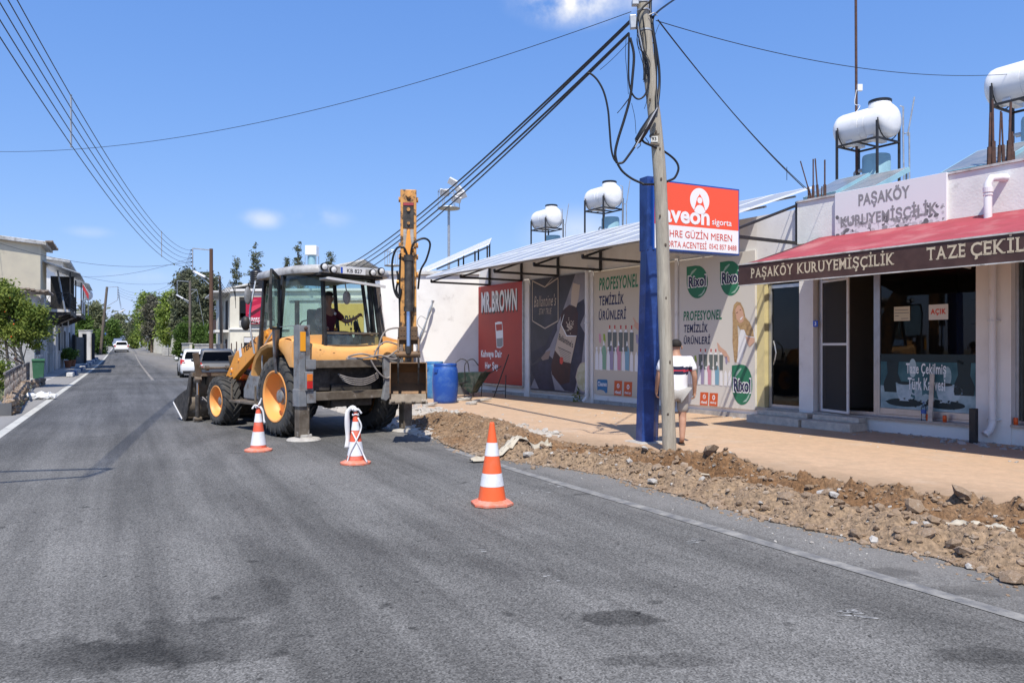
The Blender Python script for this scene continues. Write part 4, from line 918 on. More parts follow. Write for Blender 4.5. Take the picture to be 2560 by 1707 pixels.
P2.poly('print_glass_edge', 'wh_label', 2.6, [(1042, 1130), (1060, 1050), (1085, 1003), (1115, 990), (1139, 992), (1139, 1270), (1105, 1262), (1068, 1232)])
mb = MB(); mb.b2(-.02, P2.W + .02, -.03, .06, -.05, -.01); mb.build('frame', 'galv', P2.o)
# --- the two cleaning-goods posters
mk('rx_green', (.03, .20, .105), .5, col2=(.025, .17, .09), scale=2); mk('rx_navy', (.025, .028, .085), .5); mk('rx_board', (.58, .52, .42), .55); mk('rx_board2', (.66, .63, .57), .5); mk('rx_sheen', (.35, .5, .42), .5)
mk('rx_orange', (.62, .11, .03), .5); mk('rx_blue', (.03, .17, .36), .5); mk('b_grey', (.13, .15, .14), .5); mk('b_pink', (.60, .28, .36), .5); mk('b_cyan', (.20, .38, .50), .5); mk('b_violet', (.34, .29, .42), .5); mk('b_green', (.22, .40, .27), .5); mk('b_lime', (.3, .42, .05), .5); mk('b_red', (.5, .03, .03), .5)
mk('w_hair', (.50, .34, .17), .6, col2=(.34, .21, .10), scale=14); mk('w_skin', (.62, .38, .27), .6); mk('w_dark', (.12, .05, .03), .6)
def bottles(P, X, Y, only=None):
    # rows of cleaning bottles: X(u), Y(u, v) map 0..10 along the row and 0..1 up
    D = {}
    def add(m, pts): D.setdefault(m, []).append([(X(u), Y(u, v)) for u, v in pts])
    for u in (2.95, 4.0, 5.25, 6.3, 7.5):
        add('b_grey', [(u - .42, .84), (u + .42, .84), (u + .36, .45), (u - .36, .45)]); add('b_red', [(u - .1, .90), (u + .1, .90), (u + .14, .98), (u - .14, .98)])
        add('lt_white', [(u - .35, .84), (u + .35, .84), (u + .12, .90), (u - .12, .90)])
        add('b_green', [(u - .1, .5), (u + .3, .5), (u + .3, .66), (u - .1, .66)])
    for u, m, mm in ((.9, 'b_pink', None), (1.8, 'b_lime', None), (8.6, 'b_violet', None)): add(m, [(u - .22, .80), (u + .16, .80), (u + .3, .66), (u + .12, .60), (u - .14, .64)])
    for u, m in ((1.75, 'b_green'), (3.25, 'b_violet'), (4.8, 'b_pink'), (6.55, 'b_cyan')):
        add(m, [(u - .5, .08), (u + .42, .06), (u + .5, .4), (u + .35, .52), (u, .58), (u - .4, .5)]); add('lt_white', [(u - .2, .56), (u + .2, .57), (u + .06, .66), (u - .06, .66)])
    for u in (.3, 1.1, 2.65, 4.2, 5.8): 
        add('lt_white', [(u - .36, .06), (u + .36, .05), (u + .33, .36), (u + .1, .46), (u - .1, .47), (u - .32, .37)]); add('b_grey', [(u - .22, .10), (u + .22, .09), (u + .22, .29), (u - .22, .30)])
        add('lt_white', [(u - .26, .52), (u + .14, .54), (u + .14, .48), (u - .1, .46)])
    for u in (7.5, 8.5, 9.4): add('lt_white', [(u - .35, .06), (u + .35, .05), (u + .3, .36), (u, .46), (u - .3, .36)]); add('b_green', [(u - .3, .12), (u + .3, .11), (u + .3, .22), (u - .3, .23)])
    kk = {'b_grey': 2, 'b_red': 2, 'b_green': 2.4, 'b_lime': 2, 'b_pink': 3, 'b_violet': 3, 'b_cyan': 3, 'lt_white': 4}
    for m, ps in D.items():
        back = [p for i, p in enumerate(ps)]
        o = P.poly('print_bottles', m, kk[m] + (1.2 if m == 'b_grey' else 0), *back); tag(o, kind='stuff')
def social(P, xa, xb, ytop, ybot, txt, skew=5):
    P.poly('print_badge', 'rx_orange', 2, [(xa + skew, ytop), (xb + skew, ytop + 3), (xb, ybot + 6), (xa, ybot)])
    P.text('lettering', 'lt_white', 4, [(txt, xa + 10, xb - 8, ybot - (ybot - ytop) * .36, ybot - (ybot - ytop) * .12)], .05)
    cx = (xa + xb) / 2 + 4; cy = ytop + (ybot - ytop) * .36; r = (xb - xa) * .17
    P.poly('print_icon', 'lt_white', 3, [(cx + r * u, cy + 2.0 * r * v) for u, v in circle_pts(0, 0, 1, .9, 16)])
    if '.' in txt: P.poly('print_icon', 'rx_orange', 4, [(cx + r * .45 * u, cy + r * v) for u, v in circle_pts(0, 0, 1, .9, 12)])
    else: P.text('print_icon', 'rx_orange', 4, [('f', cx - r * .45, cx + r * .5, cy - r * 1.2, cy + r * 1.6)], .05)
P3_ = Poster(1485.5, 1690, .33, 3.73, .05, 'cleaning products poster beside the drain pipe, partly behind the blue post', base='rx_board', conv=c4)
P3_.text('lettering', 'rx_green', 2, [('PROFESYONEL', 142, 505, 205, 325)], .028, .12)
P3_.text('lettering', 'rx_navy', 2, [('TEMİZLİK', 142, 372, 345, 463), ('ÜRÜNLERİ', 138, 395, 485, 600)], .028, .12)
bottles(P3_, lambda u: 108 + u * 45, lambda u, v: 1085 + u * 2 - v * (450 + u * 1.5))
P3_.poly('print_hand', 'w_skin', 3, [(455, 575), (462, 572), (490, 615), (525, 640), (540, 700), (545, 760), (515, 700), (480, 672), (465, 650), (475, 625)])
P3_.poly('print_logo', 'rx_blue', 2, [(130, 1150), (212, 1152), (220, 1162), (218, 1272), (205, 1280), (185, 1255), (150, 1245), (125, 1252), (124, 1160)])
P3_.text('lettering', 'lt_white', 4, [('Cleanex', 131, 215, 1168, 1212)], .03)
social(P3_, 280, 352, 1162, 1300, 'rixol'); social(P3_, 371, 446, 1172, 1308, 'rixol.cy')
def rixol(P, L_, R_, T_, B_, slope=-.03):
    w_ = R_ - L_; h_ = B_ - T_; cx = (L_ + R_) / 2; yy = lambda u, v: T_ + h_ * v + slope * w_ * (u - .5)
    pts = [(0, .03), (.40, 0)] + [(.5 + .5 * sin(a), .5 - .5 * cos(a)) for a in [i * pi / 14 for i in range(1, 22)]] + [(0, .42)]
    P.poly('print_logo', 'rx_green', 2, [(L_ + w_ * u, yy(u, v)) for u, v in pts])
    P.poly('print_sheen', 'rx_sheen', 3, [(L_ + w_ * u, yy(u, v)) for u, v in [(.15, .30), (.25, .17), (.42, .09), (.48, .10), (.35, .2), (.2, .3)]], [(L_ + w_ * u, yy(u, v)) for u, v in [(.52, .93), (.72, .84), (.88, .68), (.84, .8), (.7, .92)]])
    P.text('lettering', 'lt_white', 4, [('Rixol', L_ + w_ * .05, L_ + w_ * .95, T_ + h_ * .31, T_ + h_ * .70)], .08, 0, 1.04)
    P.text('lettering', 'rx_navy', 6, [('Rixol', L_ + w_ * .10, L_ + w_ * .91, T_ + h_ * .345, T_ + h_ * .665)], .035, 0, 1.06)
P4_ = Poster(1698.5, 1887.5, .26, 3.73, .05, 'cleaning products poster with three green logos and a smiling blonde woman', base='rx_board2', conv=c6)
rixol(P4_, 55, 228, 78, 346); rixol(P4_, 327, 500, 40, 324); rixol(P4_, 424, 592, 885, 1214, .02)
P4_.text('lettering', 'rx_green', 2, [('PROFESYONEL', 29, 342, 452, 530)], .028, .1)
P4_.text('lettering', 'rx_navy', 2, [('TEMİZLİK', 33, 226, 540, 625), ('ÜRÜNLERİ', 31, 247, 640, 720)], .028, .1)
bottles(P4_, lambda u: 60 + u * 37, lambda u, v: 1060 + u * 2 - v * (312 + u * 1.2))
social(P4_, 162, 228, 1110, 1214, 'rixol'); social(P4_, 238, 306, 1116, 1220, 'rixol.cy')
P4_.poly('print_hand', 'w_skin', 3, [(303, 706), (312, 710), (335, 745), (375, 775), (405, 830), (405, 870), (375, 835), (345, 795), (315, 770), (310, 745)])
P4_.poly('print_shirt', 'lt_white', 2.5, [(500, 600), (560, 590), (610, 620), (615, 700), (555, 660), (540, 700), (500, 880), (450, 860), (470, 700)])
P4_.poly('print_hair', 'w_hair', 3.5, [(430, 460), (440, 400), (465, 372), (495, 380), (520, 430), (535, 500), (570, 540), (600, 610), (605, 660), (575, 655), (545, 650), (525, 600), (495, 600), (470, 560), (478, 700), (470, 830), (462, 870), (445, 860), (430, 700), (432, 560)])
P4_.poly('print_face', 'w_skin', 5, [(452, 440), (470, 405), (492, 402), (512, 440), (524, 490), (520, 530), (505, 545), (485, 545), (462, 510)], [(535, 655), (610, 668), (614, 700), (570, 740), (550, 710)])
P4_.poly('print_smile', 'lt_white', 6, [(490, 515), (512, 492), (514, 500), (500, 522)]); P4_.poly('print_eye', 'w_dark', 6, [(460, 462), (475, 455), (474, 463), (462, 468)], [(488, 440), (500, 434), (500, 441), (490, 446)])
# steel brackets and the solar panels over the pavement
b = empty('solar_canopy', FW(FP(1065, t=2.45), 0, 0), FA, 'long row of grey solar panels on black brackets over the poster wall', 'solar panels'); xo = FP(1065, t=2.45)
zt = lambda t: 3.88 + (2.45 - t) * .325
gl = MB(); pwid = 1.134; L0 = 2.12
n_ = 10; pm = None
for i in range(n_):
    for j in range(2):
        if pm is None:
            m1 = MB(); sl = .325; y0, y1 = 0, L0
            f = lambda x, y, d: (x, y, y * sl + d)
            def slab(x0, x1, ya, yb, d0, d1): m1.add([f(x, y, d) for d in (d0, d1) for y in (ya, yb) for x in (x0, x1)], [(0, 2, 3, 1), (4, 5, 7, 6), (0, 1, 5, 4), (1, 3, 7, 5), (3, 2, 6, 7), (2, 0, 4, 6)])
            slab(.02, pwid - .02, .02, L0 - .02, 0, .032); m1.mi = 1
            slab(0, .02, 0, L0, -.002, .04); slab(pwid - .02, pwid, 0, L0, -.002, .04); slab(.02, pwid - .02, 0, .02, -.002, .04); slab(.02, pwid - .02, L0 - .02, L0, -.002, .04)
            o = m1.build('solar_panel', ['module_glass', 'module_frame'], b); pm = o.data
        else: o = link('solar_panel', pm, b)
        o.location = ((pwid + .012) * i, -2.45 + j * (L0 + .02), zt(2.45) + j * (L0 + .02) * sl)
br = None
for Yw in (26.3, 24.6, 22.9, 21.2, 19.45, 17.65, 15.78):
    xx = -(Yw - 12.2) * 1.182 - xo
    if br is None:
        m1 = MB(); m1.beam((0, -2.25, 3.75), (0, -.03, 3.75), .06); m1.beam((0, -.05, 3.72), (0, -.05, zt(.05) - .06), .06); m1.beam((0, -2.27, 3.75), (0, .3, zt(-.3) - .12), .05); m1.beam((0, -2.25, 3.75), (0, -2.25, 3.83), .05)
        o = m1.build('bracket', 'black_steel', b); br = o.data
    else: o = link('bracket', br, b)
    o.location.x = xx
m1 = MB()
for t in (2.1, .9, -.3, -1.3): m1.beam((.3, -t, zt(t) - .07), (n_ * pwid, -t, zt(t) - .07), .04)
m1.build('rail', 'alu', b)
# ---------------------------------------------------------------- white building across the end of the pavement
b = empty('white_building', (-5.2, 27.05, 0), 0, 'plain white building standing square to the camera behind the blue drums', 'building')
WB = 4.35
mb = MB(); mb.b2(0, WB, 0, .25, -.1, 4.22); mb.build('wall', 'white_wall', b)
mb = MB(); mb.b2(0, .25, .25, 12, -.1, 4.22); mb.b2(.25, 9, 11.8, 12, -.1, 4.2); mb.build('wall', 'white_wall', b)
mb = MB(); mb.b2(-.08, WB + .03, -.10, -.002, 4.18, 4.30); mb.build('roof_edge', 'roof_edge', b)
mb = MB(); mb.b2(0, 9, .26, 12, 4.1, 4.22); mb.build('roof', 'roof_grey', b)
mb = MB(); mb.tube([(.55, -.1, 0), (.55, -.1, 3.5), (.35, -.3, 3.75), (.1, -.25, 3.85)], .06, 10); mb.build('pipe', 'pvc_white', b)
# a loose conduit leaning on the white wall
o = empty('conduit', (-3.38, 26.9, 0), 0, 'thin grey conduit hanging crookedly on the white wall', 'pipe')
mb = MB(); pts = catmull([(0, 0, .45), (.05, -.05, 1.5), (.35, -.1, 2.4), (.55, -.06, 3.0), (.62, -.04, 3.25)], 5); mb.tube(pts, [.045 + .015 * sin(i) for i in range(len(pts))], 8); mb.build('pipe', 'galv', o)
mb = MB(); mb.tube(catmull([(.3, -.1, 2.2), (.1, -.3, 2.45), (.2, -.2, 2.7), (.4, -.1, 2.6)], 5), .012, 5); mb.build('wire', 'galv', o)
# panels on that roof
b = empty('solar_canopy', (-3.05, 28.0, 4.40), 0, 'smaller tilted solar panel array on the roof of the white building', 'solar panels'); pm2 = None
BF = [(0, 2, 3, 1), (4, 5, 7, 6), (0, 1, 5, 4), (1, 3, 7, 5), (3, 2, 6, 7), (2, 0, 4, 6)]
for i in range(4):
    if pm2 is None:
        m1 = MB(); f = lambda x, y, d: (x, y, .44 * x + .2 * y + d)
        m1.add([f(x, y, d) for d in (0, .03) for y in (.02, .75) for x in (-.9, 2.2)], BF); m1.mi = 1
        for q0_, q1_ in ((-.012, .018), (.752, .772)): m1.add([f(x, y, d) for d in (-.01, .045) for y in (q0_, q1_) for x in (-.9, 2.2)], BF)
        m1.add([f(x, y, d) for d in (-.01, .045) for y in (.02, .75) for x in (2.201, 2.23)], BF)
        o = m1.build('solar_panel', ['module_glass', 'module_frame'], b); pm2 = o.data
    else: o = link('solar_panel', pm2, b)
    o.location = (0, i * .79, i * .79 * .2)
m1 = MB()
for x in (1.1, 1.7, 2.15): m1.beam((x, .0, -.2), (x, 0, .44 * x - .03), .06); m1.beam((x, 2.9, -.2), (x, 2.9, .44 * x + .5), .06)
m1.beam((.3, -.03, .06), (2.2, -.03, .88), .05); m1.beam((.5, -.03, .0), (2.15, -.03, .28), .04); m1.build('bracket', 'black_steel', b)
# ---------------------------------------------------------------- water tanks, boilers and collectors on the roofs
def roof_set(X, Y, s_, lab, boil=True, coll=True, zb=4.2):
    base = Vector((X, Y, zb)); Hs = 2.62
    st = empty('tank_stand', base, FA, 'black steel stand carrying ' + lab, 'tank stand', 'stands of the roof water tanks')
    L_, D_ = -1.12, .94          # along the wall to the left, into the building
    cor = [(0, 0), (L_, 0), (L_, D_), (0, D_)]
    for x, y in cor: mb = MB(); mb.beam((x, y, 0), (x, y, Hs + .42), .05); mb.build('leg', 'black_steel', st)
    mb = MB()
    for (a, c) in zip(cor, cor[1:] + cor[:1]): mb.beam((a[0], a[1], Hs), (c[0], c[1], Hs), .045)
    mb.beam((L_ / 2, 0, Hs), (L_ / 2, D_, Hs), .04); mb.build('frame', 'black_steel', st)
    mb = MB()
    for x in (0, L_): mb.tube([(x, D_ / 2 - .45 * cos(a), Hs + .49 - .49 * sin(a)) for a in [pi * i / 12 for i in range(13)]], .015, 6)
    mb.build('cradle', 'black_steel', st)
    tk = empty('water_tank', base + Vector((0, 0, Hs + .05)), FA, lab, 'water tank', 'white water tanks on the roofs')
    R = Matrix.Rotation(radians(-90), 3, 'Y'); cy = D_ / 2; r = .43
    prof = [(0, -.25), (.22, -.24), (.34, -.20), (.41, -.13), (r, -.04), (r, .35), (r - .012, .355), (r - .012, .365), (r, .37), (r, .52), (r - .012, .525), (r - .012, .535), (r, .54), (r, 1.1), (.41, 1.20), (.34, 1.28), (.22, 1.33), (0, 1.35)]
    mb = MB(); mb.lathe([(a, z) for a, z in prof], 32, R, (-.05, cy, r + .0)); mb.build('body', 'tank_white', tk, smooth=.7)
    mb = MB(); mb.lathe([(.31, .22), (.29, .40), (.27, .44), (.26, .50)], 24, None, (-.22, cy, r)); mb.build('neck', 'tank_white', tk, smooth=1)
    mb = MB(); mb.lathe([(0, .575), (.2, .57), (.26, .56), (.275, .55), (.275, .49), (.26, .488)], 24, None, (-.22, cy, r)); mb.build('lid', 'tank_black', tk, smooth=.6)
    mb = MB()
    for x in (-.3, -.9): mb.b2(x - .08, x + .08, cy - .3, cy + .3, -.03, .08)
    mb.build('foot', 'tank_white', tk)
    mb = MB(); mb.tube([(.25, cy + .3, -2.6), (.22, cy + .28, .05), (.24, cy + .25, .75), (.18, cy + .2, .78)], .02, 6); mb.tube([(.33, cy + .38, -2.6), (.33, cy + .36, .1), (.18, cy + .32, .1)], .02, 6); mb.tube([(.25, cy + .42, .05), (.38, cy + .5, 1.0)], .018, 6); mb.build('pipe', 'galv', tk)
    if boil:
        bo = empty('boiler', base + Matrix.Rotation(FA, 3, 'Z') @ Vector((-.50, .75, 0)), FA, 'pale blue upright boiler under ' + lab, 'boiler', 'boilers under the roof tanks')
        mb = MB(); mb.lathe([(0, .7), (.31, .7), (.34, .73), (.34, 2.3), (.32, 2.36), (0, 2.38)], 28); mb.build('body', 'boiler_blue', bo, smooth=.6)
        mb = MB(); mb.tube([(-.34, -.1, 2.05), (-.5, -.12, 2.05), (-.55, -.12, 2.0), (-.55, -.12, .2)], .025, 8); mb.lathe([(.05, 0), (.05, .12)], 10, Matrix.Rotation(radians(-90), 3, 'Y'), (-.3, -.1, 2.03)); mb.build('pipe', 'galv', bo)
        mb = MB()
        for x, y in ((.2, .2), (-.2, .2), (.2, -.2), (-.2, -.2)): mb.beam((x, y, 0), (x, y, .72), .04)
        mb.build('leg', 'black_steel', bo)
roof_set(9.035, 19.0, 1, 'white water tank above the pebble shop sign')
roof_set(10.92, 15.6, 1, 'white water tank cut by the right edge of the picture')
roof_set(3.39, 28.5, 1, 'higher white water tank left of the blue sign post')
roof_set(1.45, 33.3, 1, 'smaller looking white water tank furthest left on the roofs')
def collector(px0, py0, px1, py1, Yb, tilt, wdt, ln, lab):
    q = P3(px0, py0, Yb); o = empty('solar_collector', q, FA, lab, 'solar collector', 'solar water collectors on the roof')
    mb = MB(); dy, dz = cos(tilt) * ln, sin(tilt) * ln
    f = lambda u, v, d: (u * wdt, v * dy - d * sin(tilt), v * dz + d * cos(tilt))
    mb.add([f(u, v, d) for d in (.0, .1) for v in (0, 1) for u in (0, 1)], [(0, 2, 3, 1), (4, 5, 7, 6), (0, 1, 5, 4), (1, 3, 7, 5), (3, 2, 6, 7), (2, 0, 4, 6)]); mb.build('casing', 'boiler_blue', o)
    mb = MB(); mb.add([f(u, v, .103) for v in (.03, .97) for u in (.03, .97)], [(0, 1, 3, 2)]); mb.build('glass', 'solar_glass', o)
    mb = MB(); mb.beam(f(.1, 1, 0), (wdt * .1, dy, -.3), .03); mb.beam(f(.9, 1, 0), (wdt * .9, dy, -.3), .03); mb.build('leg', 'galv', o)
collector(2010, 505, 0, 0, 16.75, radians(24), .80, 1.3, 'left solar collector tilted behind the parapet by the rebars')
collector(2097, 494, 0, 0, 16.1, radians(24), .85, 1.3, 'middle solar collector tilted behind the pebble shop sign')
collector(2352, 446, 0, 0, 14.1, radians(24), 1.05, 1.45, 'right solar collector tilted behind the parapet near the elbow pipe')
collector(2498, 430, 0, 0, 13.2, radians(24), 1.0, 1.45, 'solar collector at the picture edge behind the rebars')
# starter bars sticking out of the roof
def rebars(lst, Y, lab):
    q = P3(lst[0][0], lst[0][1], Y); o = empty('rebar_bundle', q, 0, lab, 'rebar', 'rusty starter bars on the roofs')
    for (xa, ya, xb, yb, r) in lst:
        a = P3(xa, ya, Y) - q; c = P3(xb, yb, Y) - q; mb = MB(); mb.tube([a, c], r, 6); mb.tube([a, a.lerp(c, .4)], r * 1.9, 6); mb.build('bar', 'rust', o)
rebars([(2032, 510, 2001, 403, .012), (2033, 508, 2033, 398, .014), (2046, 506, 2038, 397, .014), (2062, 503, 2062, 400, .016), (2053, 504, 2055, 466, .012), (2022, 510, 2020, 470, .012)], 15.9, 'rusty starter bars on the roof corner left of the shop sign')
rebars([(2472, 425, 2476, 282, .018), (2484, 423, 2481, 250, .02), (2497, 420, 2502, 278, .014), (2509, 416, 2504, 282, .014), (2521, 415, 2527, 256, .02), (2530, 413, 2524, 300, .016), (2534, 412, 2531, 330, .014)], 13.2, 'rusty starter bars in front of the tank at the picture edge')
# radio mast
q = P3(2142, 500, 20); o = empty('antenna_mast', q, 0, 'tall thin rusty mast rising behind the water tank', 'mast')
mb = MB(); mb.tube([(0, 0, 0), P3(2139, -120, 20) - q], .035, 8); mb.build('pole', 'rust', o)
mb = MB(); mb.box(P3(2149, 220, 19.95) - q, (.13, .08, .17)); mb.build('antenna_box', 'sign_white', o, bev=.01)
mb = MB(); mb.tube(catmull([P3(2141, 225, 19.9) - q, P3(2137, 260, 19.9) - q, P3(2150, 265, 19.9) - q, P3(2137, 285, 19.9) - q], 6), .008, 5); mb.build('wire', 'lt_white', o)
# ---------------------------------------------------------------- sign on its blue column
SA = radians(26.7); SO = Vector((2.26, 12.78, .05))
o = empty('pylon_sign', SO, SA, 'orange and white insurance office sign on a dark blue folded steel column', 'sign')
SMi = (Matrix.Translation(SO) @ Matrix.Rotation(SA, 4, 'Z')).inverted()
def PP(Mi, px, py, y):
    a = Mi @ Vector((0, 0, H)); d = Mi.to_3x3() @ Vector(((px - CX) / F, 1, (HY - py) / F)); k = (y - a.y) / d.y; q = a + d * k; return (q.x, q.z)
mb = MB(); mb.prism([(-.165, -.06), (.0, -.15), (.165, -.06), (.15, .13), (-.15, .13)], lambda x, y: (x, y, .0), (0.10, 0, 3.24)); mb.build('column', 'blue_col', o)
mb = MB(); mb.b2(-.065, .20, -.08, .15, 3.17, 4.40); mb.build('column_head', 'blue_col', o, bev=.01)
bx0, bz0 = PP(SMi, 1633, 620.5, -.13); bx1, bz1 = PP(SMi, 1848.5, 479.5, -.13); bz0 = 3.18; bz1 = 4.345
mb = MB(); mb.b2(bx0, bx1, -.13, .10, bz0, bz1); mb.build('box', 'sign_blue', o, bev=.008)
BW, BH = bx1 - bx0, bz1 - bz0
mb = MB(); e = .028; zsplit = bz0 + BH * .37
mb.b2(bx0 + e, bx1 - e, -.136, -.131, zsplit, bz1 - e); mb.build('upper_panel', 'sign_orange', o)
mb = MB(); mb.b2(bx0 + e, bx1 - e, -.136, -.131, bz0 + e, zsplit - .001); mb.build('lower_panel', 'lt_white', o)
def sp(u, v, k=1): return (bx0 + BW * u, -.138 - .001 * k, bz1 - BH * v)
mb = MB(); cx, cy = .52, .235; R_ = .18 * BH
cc = lambda a, r, k=1: (bx0 + BW * cx + r * sin(a), -.138 - .001 * k, bz1 - BH * cy + r * cos(a))
mb.poly([cc(2 * pi * i / 40, R_) for i in range(40)]); mb.mi = 1
# the inner arch, cut in orange, with a round head and shoulders inside it
arch = [(-.62, -1.1), (-.50, -.55), (-.28, .15), (0, .52), (.28, .15), (.50, -.55), (.62, -1.1)]
mb.poly([(bx0 + BW * cx + R_ * x, -.1405, bz1 - BH * cy + R_ * max(-.99, z)) for x, z in arch]); mb.mi = 0
mb.poly([(bx0 + BW * cx + R_ * .26 * cos(a), -.142, bz1 - BH * cy + R_ * (.0 + .26 * sin(a))) for a in [2 * pi * i / 20 for i in range(20)]])
mb.poly([(bx0 + BW * cx + R_ * x, -.142, bz1 - BH * cy + R_ * z) for x, z in [(-.58, -.92), (-.45, -.62), (-.25, -.42), (0, -.36), (.25, -.42), (.45, -.62), (.58, -.92), (.35, -1.05), (0, -1.12), (-.35, -1.05)]])
mb.build('emblem', ['lt_white', 'sign_orange'], o)
mb = MB(); fs_ = lambda u, v: (u, -.140, v)
def st(txt, u0, u1, v0, v1, bold): text_into(mb, txt, bx0 + BW * u0, bx0 + BW * u1, bz1 - BH * v1, bz1 - BH * v0, fs_, bold)
st('aveon', .10, .635, .415, .595, .03); st('sigorta', .665, .90, .485, .60, .01); mb.build('lettering', 'lt_white', o)
mb = MB(); st('ZÜHRE GÜZİN MEREN', .06, .905, .665, .80, .0); st('SİGORTA ACENTESİ', .045, .60, .825, .945, .0); st('0542 857 8488', .63, .96, .855, .93, .0); mb.build('lettering', 'lt_red', o)
mb = MB(); mb.box((0, 0, -.03), (.62, .5, .09)); mb.build('footing', 'stone_pale', o, bev=.02)
# ---------------------------------------------------------------- utility pole and its cables
PB = G(1674, 1137); PB.z = 0; YP = PB.y
def pp(px, py, dy=0): return P3(px, py, YP + dy)
pl = empty('utility_pole', PB, 0, 'weathered leaning wooden utility pole in front of the orange sign', 'utility pole')
axis = [Vector((PB.x, YP, -.3)), Vector((PB.x, YP, 0)), pp(1662, 800), pp(1650, 446), pp(1628, 220), pp(1605, 0), pp(1596, -85)]
pts = catmull(axis, 6); n = len(pts)
mb = MB(); mb.tube([p - PB for p in pts], [.108 - .024 * i / n + .002 * sin(i * 2.1) for i in range(n)], 20); mb.build('shaft', 'pole_wood', pl, smooth=1)
def on(px, py): return pp(px, py, -.1) - PB
mb = MB(); rk = random.Random(5)
for (px, py) in ((1653, 448), (1640, 330), (1625, 250), (1665, 745), (1664, 612), (1670, 1035), (1650, 540), (1618, 240), (1650, 372), (1675, 905)): mb.ell(on(px, py), (.012 + .006 * rk.random(), .006, .02 + .01 * rk.random()), 8, 5)
mb.build('knot', 'knot', pl, smooth=1, kind='stuff')
mb = MB(); mb.box(on(1636, 348), (.10, .004, .085)); mb.build('number_plate', 'paper', pl)
mb = MB(); q = on(1636, 348); text_into(mb, '93', q.x - .04, q.x + .03, q.z - .025, q.z + .03, lambda u, v: (u, q.y - .004, v), .03); mb.build('lettering', 'lt_black', pl)
mb = MB(); mb.box(on(1637, 360), (.14, .012, .025), Matrix.Rotation(.12, 3, 'Y')); mb.build('band', 'worn_steel', pl)
for py in (8, 28, 78, 340): mb = MB(); q = pp(1606 + (py - 5) * .1, py) - PB; mb.tube([q - Vector((0, 0, .012)), q + Vector((0, 0, .012))], .098, 20); mb.build('band', 'galv' if py != 340 else 'worn_steel', pl)
mb = MB(); q = on(1583, 56); mb.box(q, (.10, .08, .20), Matrix.Rotation(-.08, 3, 'Y')); mb.build('junction_box', 'galv', pl, bev=.01)
mb = MB(); q = on(1588, 8); mb.box(q, (.1, .1, .08)); mb.build('clamp', 'galv', pl, bev=.01)
mb = MB(); mb.tube([on(1607, 128), on(1594, 66)], .011, 8); mb.tube([on(1622, 38), on(1636, 32), on(1644, 40)], .008, 6); mb.build('conduit', 'galv', pl)
# thin wires stapled to the pole
for k in range(9):
    a = rk.uniform(1590, 1612); mb = MB()
    mb.tube(catmull([on(a, 30 + rk.uniform(0, 60)), on(a + rk.uniform(-4, 12), 110), on(a + rk.uniform(4, 22), 140 + rk.uniform(0, 40)), on(a + rk.uniform(10, 18), 190 + rk.uniform(0, 30))], 6), rk.uniform(.004, .007), 5); mb.build('wire', 'cable', pl)
def cab(name, pts, r, lab, dy=-.14, mat='cable', cat='cable', group=None, n=7, seg=8):
    r = r * 1.25 if r > .009 else r
    mb = MB(); P_ = catmull([pp(*p, dy) if len(p) == 2 else pp(p[0], p[1], p[2]) for p in pts], n); o_ = P_[0].copy(); mb.tube([p - o_ for p in P_], r, seg)
    return mb.build(name, mat, None, smooth=1, loc=o_, label=lab, cat=cat, group=group)
def k4(cx, cy): return (1480 + .3189 * cx, .3189 * cy)
cab('cable', [k4(-40, 570), k4(0, 587), k4(50, 640), k4(95, 730), k4(125, 860), k4(137, 1000), k4(150, 1160), k4(170, 1240), k4(200, 1282)], .012, 'black cable drooping in a long curve from the bundle to the splice')
cab('cable', [k4(300, 300), k4(328, 430), k4(318, 600), k4(300, 760), k4(255, 930), k4(205, 1090), k4(182, 1200), k4(195, 1280)], .016, 'thick black cable hanging left of the pole down to the splice')
cab('cable', [k4(290, 265), k4(288, 420), k4(288, 620), k4(312, 730), k4(360, 778), k4(415, 745), k4(448, 640), k4(440, 500), k4(405, 410)], .011, 'grey black cable looping in a U beside the pole top')
cab('cable', [k4(200, 1285), k4(240, 1345), k4(310, 1400), k4(390, 1437), (1612, 461), (1650, 460, .12), (1672, 452, .12), k4(650, 1392) + (.1,), k4(678, 1320) + (.1,), k4(650, 1255) + (.1,), k4(565, 1188) + (.05,), k4(470, 1145), k4(395, 1100), k4(410, 1010)], .014, 'black cable looping round the pole above the orange sign')
cab('cable', [(1629, -30, .05), k4(458, 30) + (.05,), k4(462, 160) + (0,), k4(490, 330) + (-.02,), k4(500, 500) + (-.02,), k4(500, 680) + (-.05,), k4(508, 860)], .018, 'thick black cable running down the right side of the pole')
cab('cable', [k4(480, 130) + (.05,), k4(475, 200) + (0,), k4(510, 420) + (0,), k4(527, 560) + (0,), k4(527, 700) + (-.02,), k4(510, 850)], .016, 'second thick black cable bowing out right of the pole')
cab('cable', [k4(350, 230), k4(360, 130), k4(400, 60), k4(450, 15), k4(500, -30)], .012, 'black cable bending over the pole top')
cab('cable', [k4(480, 135) + (0,), k4(520, 90) + (.3,), k4(600, 30) + (1.0,), k4(690, -30) + (2.0,)], .013, 'black cable leaving the pole top up to the right')
cab('cable', [k4(205, 1281), k4(245, 1272), k4(290, 1215), k4(335, 1150), k4(355, 1115)], .014, 'short black cable tail below the splice closure')
cab('cable', [k4(268, 290), k4(262, 430), k4(275, 580), k4(285, 740)], .004, 'thin wire hanging left of the thick loop', n=5, seg=5)
cab('cable', [k4(300, 760), k4(250, 830), k4(200, 885), k4(215, 870), k4(290, 770)], .005, 'thin wire bent into a small loop left of the pole', n=5, seg=5)
cab('cable', [k4(310, 810), k4(335, 920), k4(345, 1050)], .004, 'thin wire dangling above the splice closure', n=5, seg=5)
